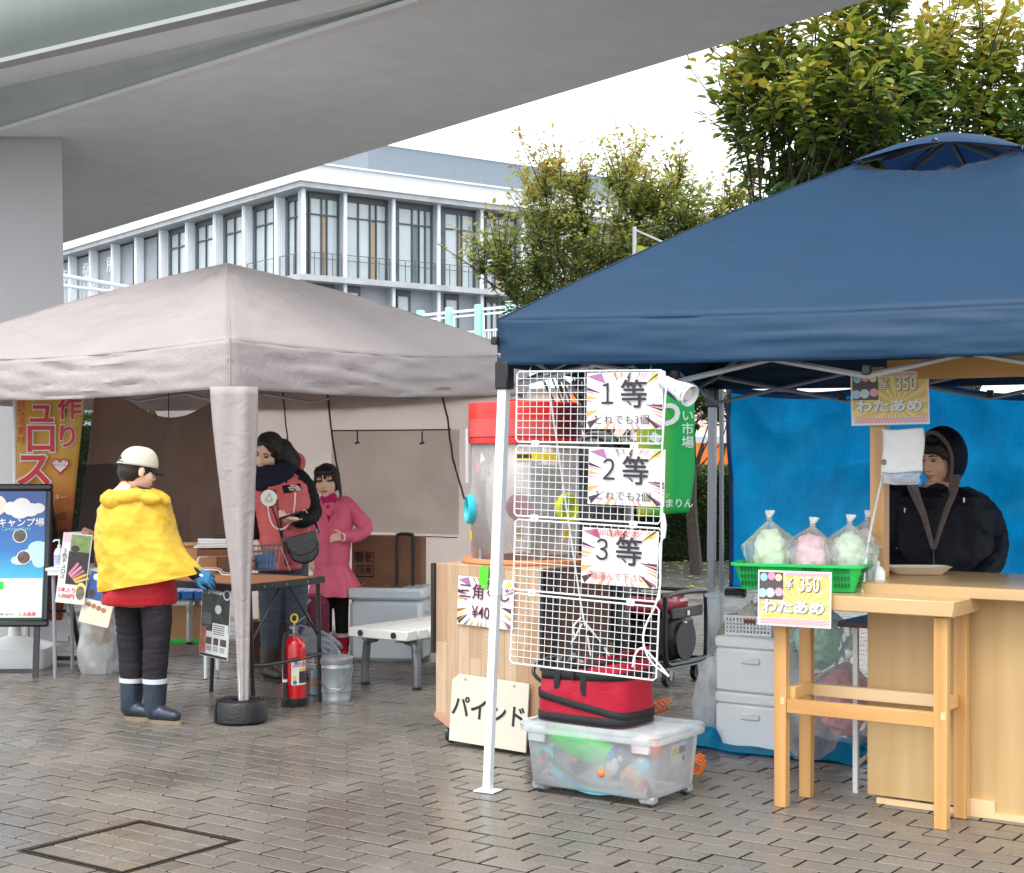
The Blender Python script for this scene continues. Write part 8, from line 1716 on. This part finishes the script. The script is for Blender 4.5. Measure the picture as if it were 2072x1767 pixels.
m = MB(); m.tube([Vector((x, -.042, z)) for x, z in D_(.094, .125, .082)], .003, 5); m.build('flap_seam', BLACK, sbg)
for x in (-.10, .10): m = MB(); m.tube([(x+.014*math.cos(a), 0, .085+.014*math.sin(a)) for a in [i*.628 for i in range(10)]], .003, 5, closed=True); m.build('ring', STEEL, sbg)
iv = sbg.rotation_euler.to_matrix().to_4x4(); iv = (Matrix.Translation(sbg.location) @ iv).inverted()
m = MB(); m.T = iv @ Matrix.Translation(wo.location); m.tube(spline([onj(549, 1022, .012), onj(563, 1060, .016), onj(574, 1095, .02), L(583, 1088, -.20)], 5), .009, 6, flat=.35); m.tube([L(645, 1078, -.16), L(638, 1058, -.05), L(630, 1035, .05)], .008, 6, flat=.35); m.build('strap', LTH, sbg)
# ---- girl in the pink raincoat
gi, L, k = person('girl in pink raincoat and red rubber boots facing us beside the woman in coral', 668, 11.15)
T = headT(L(661, 974), .236, -6, 2, -3)
m = MB(); head(m, T, True)
m.loft([(*L(670, 1190), .12, .10), (*L(670, 1100), .125, .10), (*L(668, 1030), .14, .09), (*L(664, 1008), .05, .05)], 18)
m.tube([L(658, 1180, .02), L(657, 1250, .02), L(660, 1325, .02)], [.06, .045, .03], 10, roundcap=True); m.tube([L(690, 1180), L(691, 1250), L(692, 1325)], [.06, .045, .03], 10, roundcap=True)
m.tube([L(708, 1024, .0), L(738, 1068, .0), L(697, 1086, -.13)], [.04, .035, .025], 10, roundcap=True); m.tube([L(634, 1024, .02), L(626, 1080, .03), L(630, 1130, .0)], [.04, .035, .025], 10, roundcap=True)
hand(m, L(695, 1086, -.135), (-.95, -.10, -.10), (.1, -.9, .45), .135, .5, .1, -1, -.6); hand(m, L(630, 1130, 0), (0, -.1, -1), (-.8, -.5, 0), .13, .6, .1, 1)
blob(m, 'body', SKIN2, gi, .005, 3); face(T, gi, browz=.115, open_=.028)
m = MB(); m.T = T; m.ell((0, .08, .13), .40, .44, .43, n=22, k=14); m.ell((0, .25, -.1), .36, .25, .30); m.ell((.34, .02, -.05), .075, .2, .26); m.ell((-.34, .02, -.05), .075, .2, .26)
for i in range(9): x = -.28+.07*i; m.tube([(x*.8, -.20, .42), (x, -.345+.25*abs(x)**1.5, .30), (x*1.05, -.365+.35*abs(x)**1.5, .225+.02*math.sin(i*2.1))], [.055, .048, .02], 8, roundcap=True)
blob(m, 'hair', HAIR, gi, .0055, 1, lambda p: .004*noise.noise(Vector((p.x*75, p.y*75, p.z*9))))
m = MB(); m.T = T; m.tube([(.36, .0, -.2), (.40, -.02, -.42), (.37, -.02, -.6)], [.03, .018, .006], 6); m.build('loose_hair', HAIR, gi)
PINK = fabric('pink_vinyl', S(244, 116, 146, .95), .2, .4, crumple=.3, cs=7); MAG = fabric('magenta_knit', S(205, 30, 112, .85), .02, .85, crumple=.4, cs=20)
m = MB(); m.tube([L(664, 1004, .0), L(666, 1016, -.02), L(667, 1036, -.05)], [.060, .066, .075], 16); m.build('polo_neck', MAG, gi)
q, gf = rings(L, k, [(1012, 648, 690, .07), (1018, 634, 706, .10), (1030, 630, 714, .12), (1060, 632, 712, .125), (1095, 635, 708, .125), (1130, 637, 706, .125), (1149, 640, 704, .122)], 0, wr=crease(.006, 8, (1, 1, .8), 9), n=70); q.build('raincoat', PINK, gi, smooth=60)
q, _ = rings(L, k, [(1146, 638, 706, .126), (1152, 637, 708, .132), (1175, 633, 720, .155), (1205, 628, 736, .18)], 0, fold=.022, folds=9, seed=3, n=90, wr=crease(.004, 9)); q.build('coat_frill', PINK, gi, smooth=60, sol=.002)
q, gf2 = rings(L, k, [(1144, 638, 706, .128), (1149, 636, 708, .134), (1153, 637, 707, .13)], 0, n=90, fold=.006, folds=30); q.build('waist_gather', PINK, gi, smooth=60)
m = MB(); m.tube(spline([L(700, 1020, .0), L(718, 1040, .0), L(738, 1066, .0), L(728, 1082, -.06), L(700, 1086, -.125)], 5), np.interp(np.linspace(0, 4, 21), range(5), (.050, .052, .052, .046, .038)), 16, roundcap=True); blob(m, 'sleeve', PINK, gi, .007, 3, crease(.006, 12, (1, 1, 1), 5))
m = MB(); m.tube(spline([L(640, 1022, .02), L(628, 1050, .03), L(626, 1090, .03), L(630, 1125, .0)], 5), np.interp(np.linspace(0, 3, 16), range(4), (.048, .048, .046, .040)), 16, roundcap=True); blob(m, 'sleeve', PINK, gi, .007, 3, crease(.006, 12, (1, 1, 1), 6))
m = MB(); m.tube([L(701, 1086, -.122), L(692, 1087, -.145)], [.036, .034], 14); m.build('cuff_lining', FLAT('cuff_white', S(240, 215, 222)), gi)
def ong(u, v, off=.006):
    p = L(u, v, -.13); best = min((gf(s/70, t/40) for s in range(35, 70) for t in range(40)), key=lambda q_: (q_.x-p.x)**2+(q_.z-p.z)**2); p = L(u, v, best.y); p.y = best.y-off; return p
m = MB(); a, b, c, d = ong(656, 1020), ong(688, 1016), ong(672, 1045), ong(664, 1056); m.add([L(652, 1012, -.085), L(682, 1012, -.085), ong(673, 1036, .012), ong(663, 1060, .012)], [(3, 2, 1, 0)]); m.build('neck_opening', MAG, gi, smooth=0, sol=.004)
for pts in (((650, 1014), (657, 1040), (664, 1062)), ((690, 1012), (684, 1034), (664, 1062))): m = MB(); m.tube(spline([ong(u, v, .012) for u, v in pts]), .012, 8, flat=.4); m.build('lapel', PINK, gi)
m = MB(); m.tube([ong(664, 1062, .008), ong(667, 1100, .008), ong(668, 1144, .008)], .005, 5); m.build('placket', PINK, gi); m = MB(); m.tube([ong(661, 1096, .008), ong(700, 1090, .008)], .006, 5); m.build('pocket_edge', PINK, gi)
m = MB(); m.tube(spline([L(693, 1012, .0), L(705, 1014, .03), L(708, 1020, .06), L(690, 1012, .10)], 5), .028, 10, roundcap=True); blob(m, 'hood', PINK, gi, .007, 2, crease(.006, 14))
m = MB(); m.tube([L(659, 1180, .02), L(658, 1240, .02), L(660, 1300, .02)], [.066, .052, .045], 12, roundcap=True); m.tube([L(689, 1180), L(691, 1240), L(692, 1300)], [.066, .052, .045], 12, roundcap=True); blob(m, 'leggings', M('black_leggings', S(20, 19, 21), .8), gi, .008, 2)
RBT = M('red_rubber', S(205, 45, 62), .3, var=.1); welly(gi, 0, L(660, 1278, .02), g0_(L(660, 1330, .03)), g0_(L(657, 1330, -.09)), .058, .048, RBT, FLAT('boot_trim', S(235, 225, 225)), RBT, .02); welly(gi, 0, L(692, 1280, .0), g0_(L(692, 1330, .03)), g0_(L(695, 1330, -.09)), .058, .048, RBT, FLAT('boot_trim2', S(235, 225, 225)), RBT, .02)
# ---- vendor in the hooded coat
ma, L, k = person('vendor in dark hooded coat with brown lining looking down behind the counter', 1905, 7.45)
T = headT(L(1900, 926), .236, -56, 14, 2)
m = MB(); head(m, T)
m.loft([(*L(1908, 1290), .17, .12), (*L(1908, 1170), .18, .13), (*L(1906, 1040), .20, .125), (*L(1900, 1000), .10, .09), (*L(1894, 975), .06, .06)], 20)
m.tube([L(1880, 1280), L(1878, 1450), L(1878, 1530)], [.09, .06, .045], 12, roundcap=True); m.tube([L(1945, 1280), L(1948, 1450), L(1948, 1530)], [.09, .06, .045], 12, roundcap=True)
m.tube([L(1955, 1030), L(1998, 1092, .0), L(1985, 1168, -.18)], [.045, .036, .028], 10, roundcap=True); m.tube([L(1815, 1015), L(1800, 1090, .0), L(1815, 1160, -.18)], [.05, .042, .03], 10, roundcap=True)
hand(m, L(1985, 1168, -.18), (-.8, -.5, -.1), (0, -.3, .9), .17, .6, .1, -1); hand(m, L(1815, 1160, -.18), (.6, -.6, -.3), (0, -.3, .9), .17, .6, .1, 1)
blob(m, 'body', SKIN3, ma, .005, 3); face(T, ma, open_=.015)
m = MB(); m.T = T; m.ell((0, .09, .16), .37, .42, .40, n=20, k=12); m.tube([(-.22, -.26, .30), (0, -.33, .27), (.22, -.26, .26), (.33, -.08, .04)], [.10, .12, .12, .10], 10, roundcap=True); m.ell((.33, .08, .0), .08, .2, .24)
blob(m, 'hair', HAIR, ma, .006, 1, lambda p: .007*noise.noise(p*55))
COAT = fabric('black_navy_coat', S(17, 19, 29), .0, .55, crumple=.5, cs=6); FUR = M('brown_fleece', S(98, 84, 80), .95, var=.25, vs=60, bump=.8, bs=90, sheen=.4)
bmax = 2.0
def hoodf(s, t, g=1.0): a = s*6.2832; b = .02+t*bmax; z = math.sin(a); return Vector((.46*g*math.sin(b)*math.cos(a), .12+.50*g*math.cos(b)-.10*max(0, -z)*t*0, .04+(.57 if z > 0 else .66)*g*math.sin(b)*z+.02*noise.noise(Vector((math.cos(a)*2, z*2, t*3)))))
m = MB(); m.T = T; m.grid(hoodf, 40, 16, closed=True); m.build('hood', COAT, ma, smooth=60, sol=.012)
m = MB(); m.T = T; m.tube([hoodf(i/40, 1.0, .99) for i in range(40)], .042, 8, closed=True); m.build('hood_trim', FUR, ma)
q, cf = rings(L, k, [(986, 1862, 1942, .10), (994, 1838, 1966, .135), (1004, 1806, 1990, .155), (1030, 1797, 2006, .17), (1090, 1800, 2012, .18), (1150, 1798, 2012, .185), (1230, 1800, 2010, .19), (1232, 1806, 2004, .18)], 0, wr=lambda p: crease(.012, 6, (1, 1, .9), 4)(p)+crease(.005, 15, (1, 1, .6), 9)(p), n=110, m_=70); q.build('coat', COAT, ma, smooth=60)
for pts, rr, sd in (((L(1958, 1012), L(1990, 1040), L(2006, 1088), L(2004, 1130, -.06), L(1982, 1166, -.17)), (.060, .070, .072, .068, .052), 3), ((L(1818, 1002), L(1803, 1040), L(1799, 1090), L(1802, 1130, -.06), L(1812, 1160, -.17)), (.070, .072, .070, .066, .05), 4)):
    m = MB(); m.tube(spline(list(pts), 5), np.interp(np.linspace(0, 4, 21), range(5), rr), 16, roundcap=True); blob(m, 'sleeve', COAT, ma, .007, 3, crease(.007, 11, (1, 1, 1), sd))
def onc(u, v, off=.01):
    p = L(u, v, -.17); best = min((cf(s/80, t/40) for s in range(40, 80) for t in range(40)), key=lambda q_: (q_.x-p.x)**2+(q_.z-p.z)**2); q_ = L(u, v, best.y); q_.y = best.y-off; return q_
INN = M('dark_inner', S(20, 18, 20), .8); m = MB(); m.add([onc(1852, 1000), onc(1922, 998), onc(1908, 1030), onc(1890, 1090), onc(1868, 1035)], [(4, 3, 2, 1, 0)]); m.build('inner_shirt', INN, ma, smooth=0, sol=.01); m = MB(); m.tube([L(1900, 998, -.03), L(1894, 1012, -.07)], [.062, .075], 12); m.build('shirt_collar', INN, ma)
for pts in (((1842, 978), (1852, 1005), (1868, 1045), (1886, 1110)), ((1932, 962), (1926, 995), (1912, 1035), (1888, 1110))):
    m = MB(); sp = spline([onc(u, v, .016) for u, v in pts], 5); m.tube(sp, np.linspace(.030, .010, len(sp)), 8, flat=.5); m.build('lapel', FUR, ma)
m = MB(); m.tube([onc(u, v, .012) for u, v in ((1887, 1105), (1888, 1135), (1889, 1165))], .005, 5); m.build('zip', M('zip_dark', S(60, 60, 66), .3, metal=.5), ma)
for (u, v) in ((1830, 1033), (1949, 1012)): m = MB(); c = onc(u, v, .012); m.box(c, (.010, .006, .024), bev=.003); m.build('cord_toggle', WHITE, ma)
m = MB(); m.tube([L(1882, 1225), L(1879, 1400), L(1878, 1530)], [.10, .08, .07], 14, roundcap=True); m.tube([L(1944, 1225), L(1947, 1400), L(1948, 1530)], [.10, .08, .07], 14, roundcap=True); blob(m, 'trousers', TRM, ma, .010, 2)
for u in (1878, 1948): m = MB(); p = L(u, 1530); m.tube([(p.x, .05, .05), (p.x-.03, -.17, .045)], [.05, .045], 12, flat=.9, roundcap=True); m.build('shoe', BLACK, ma)
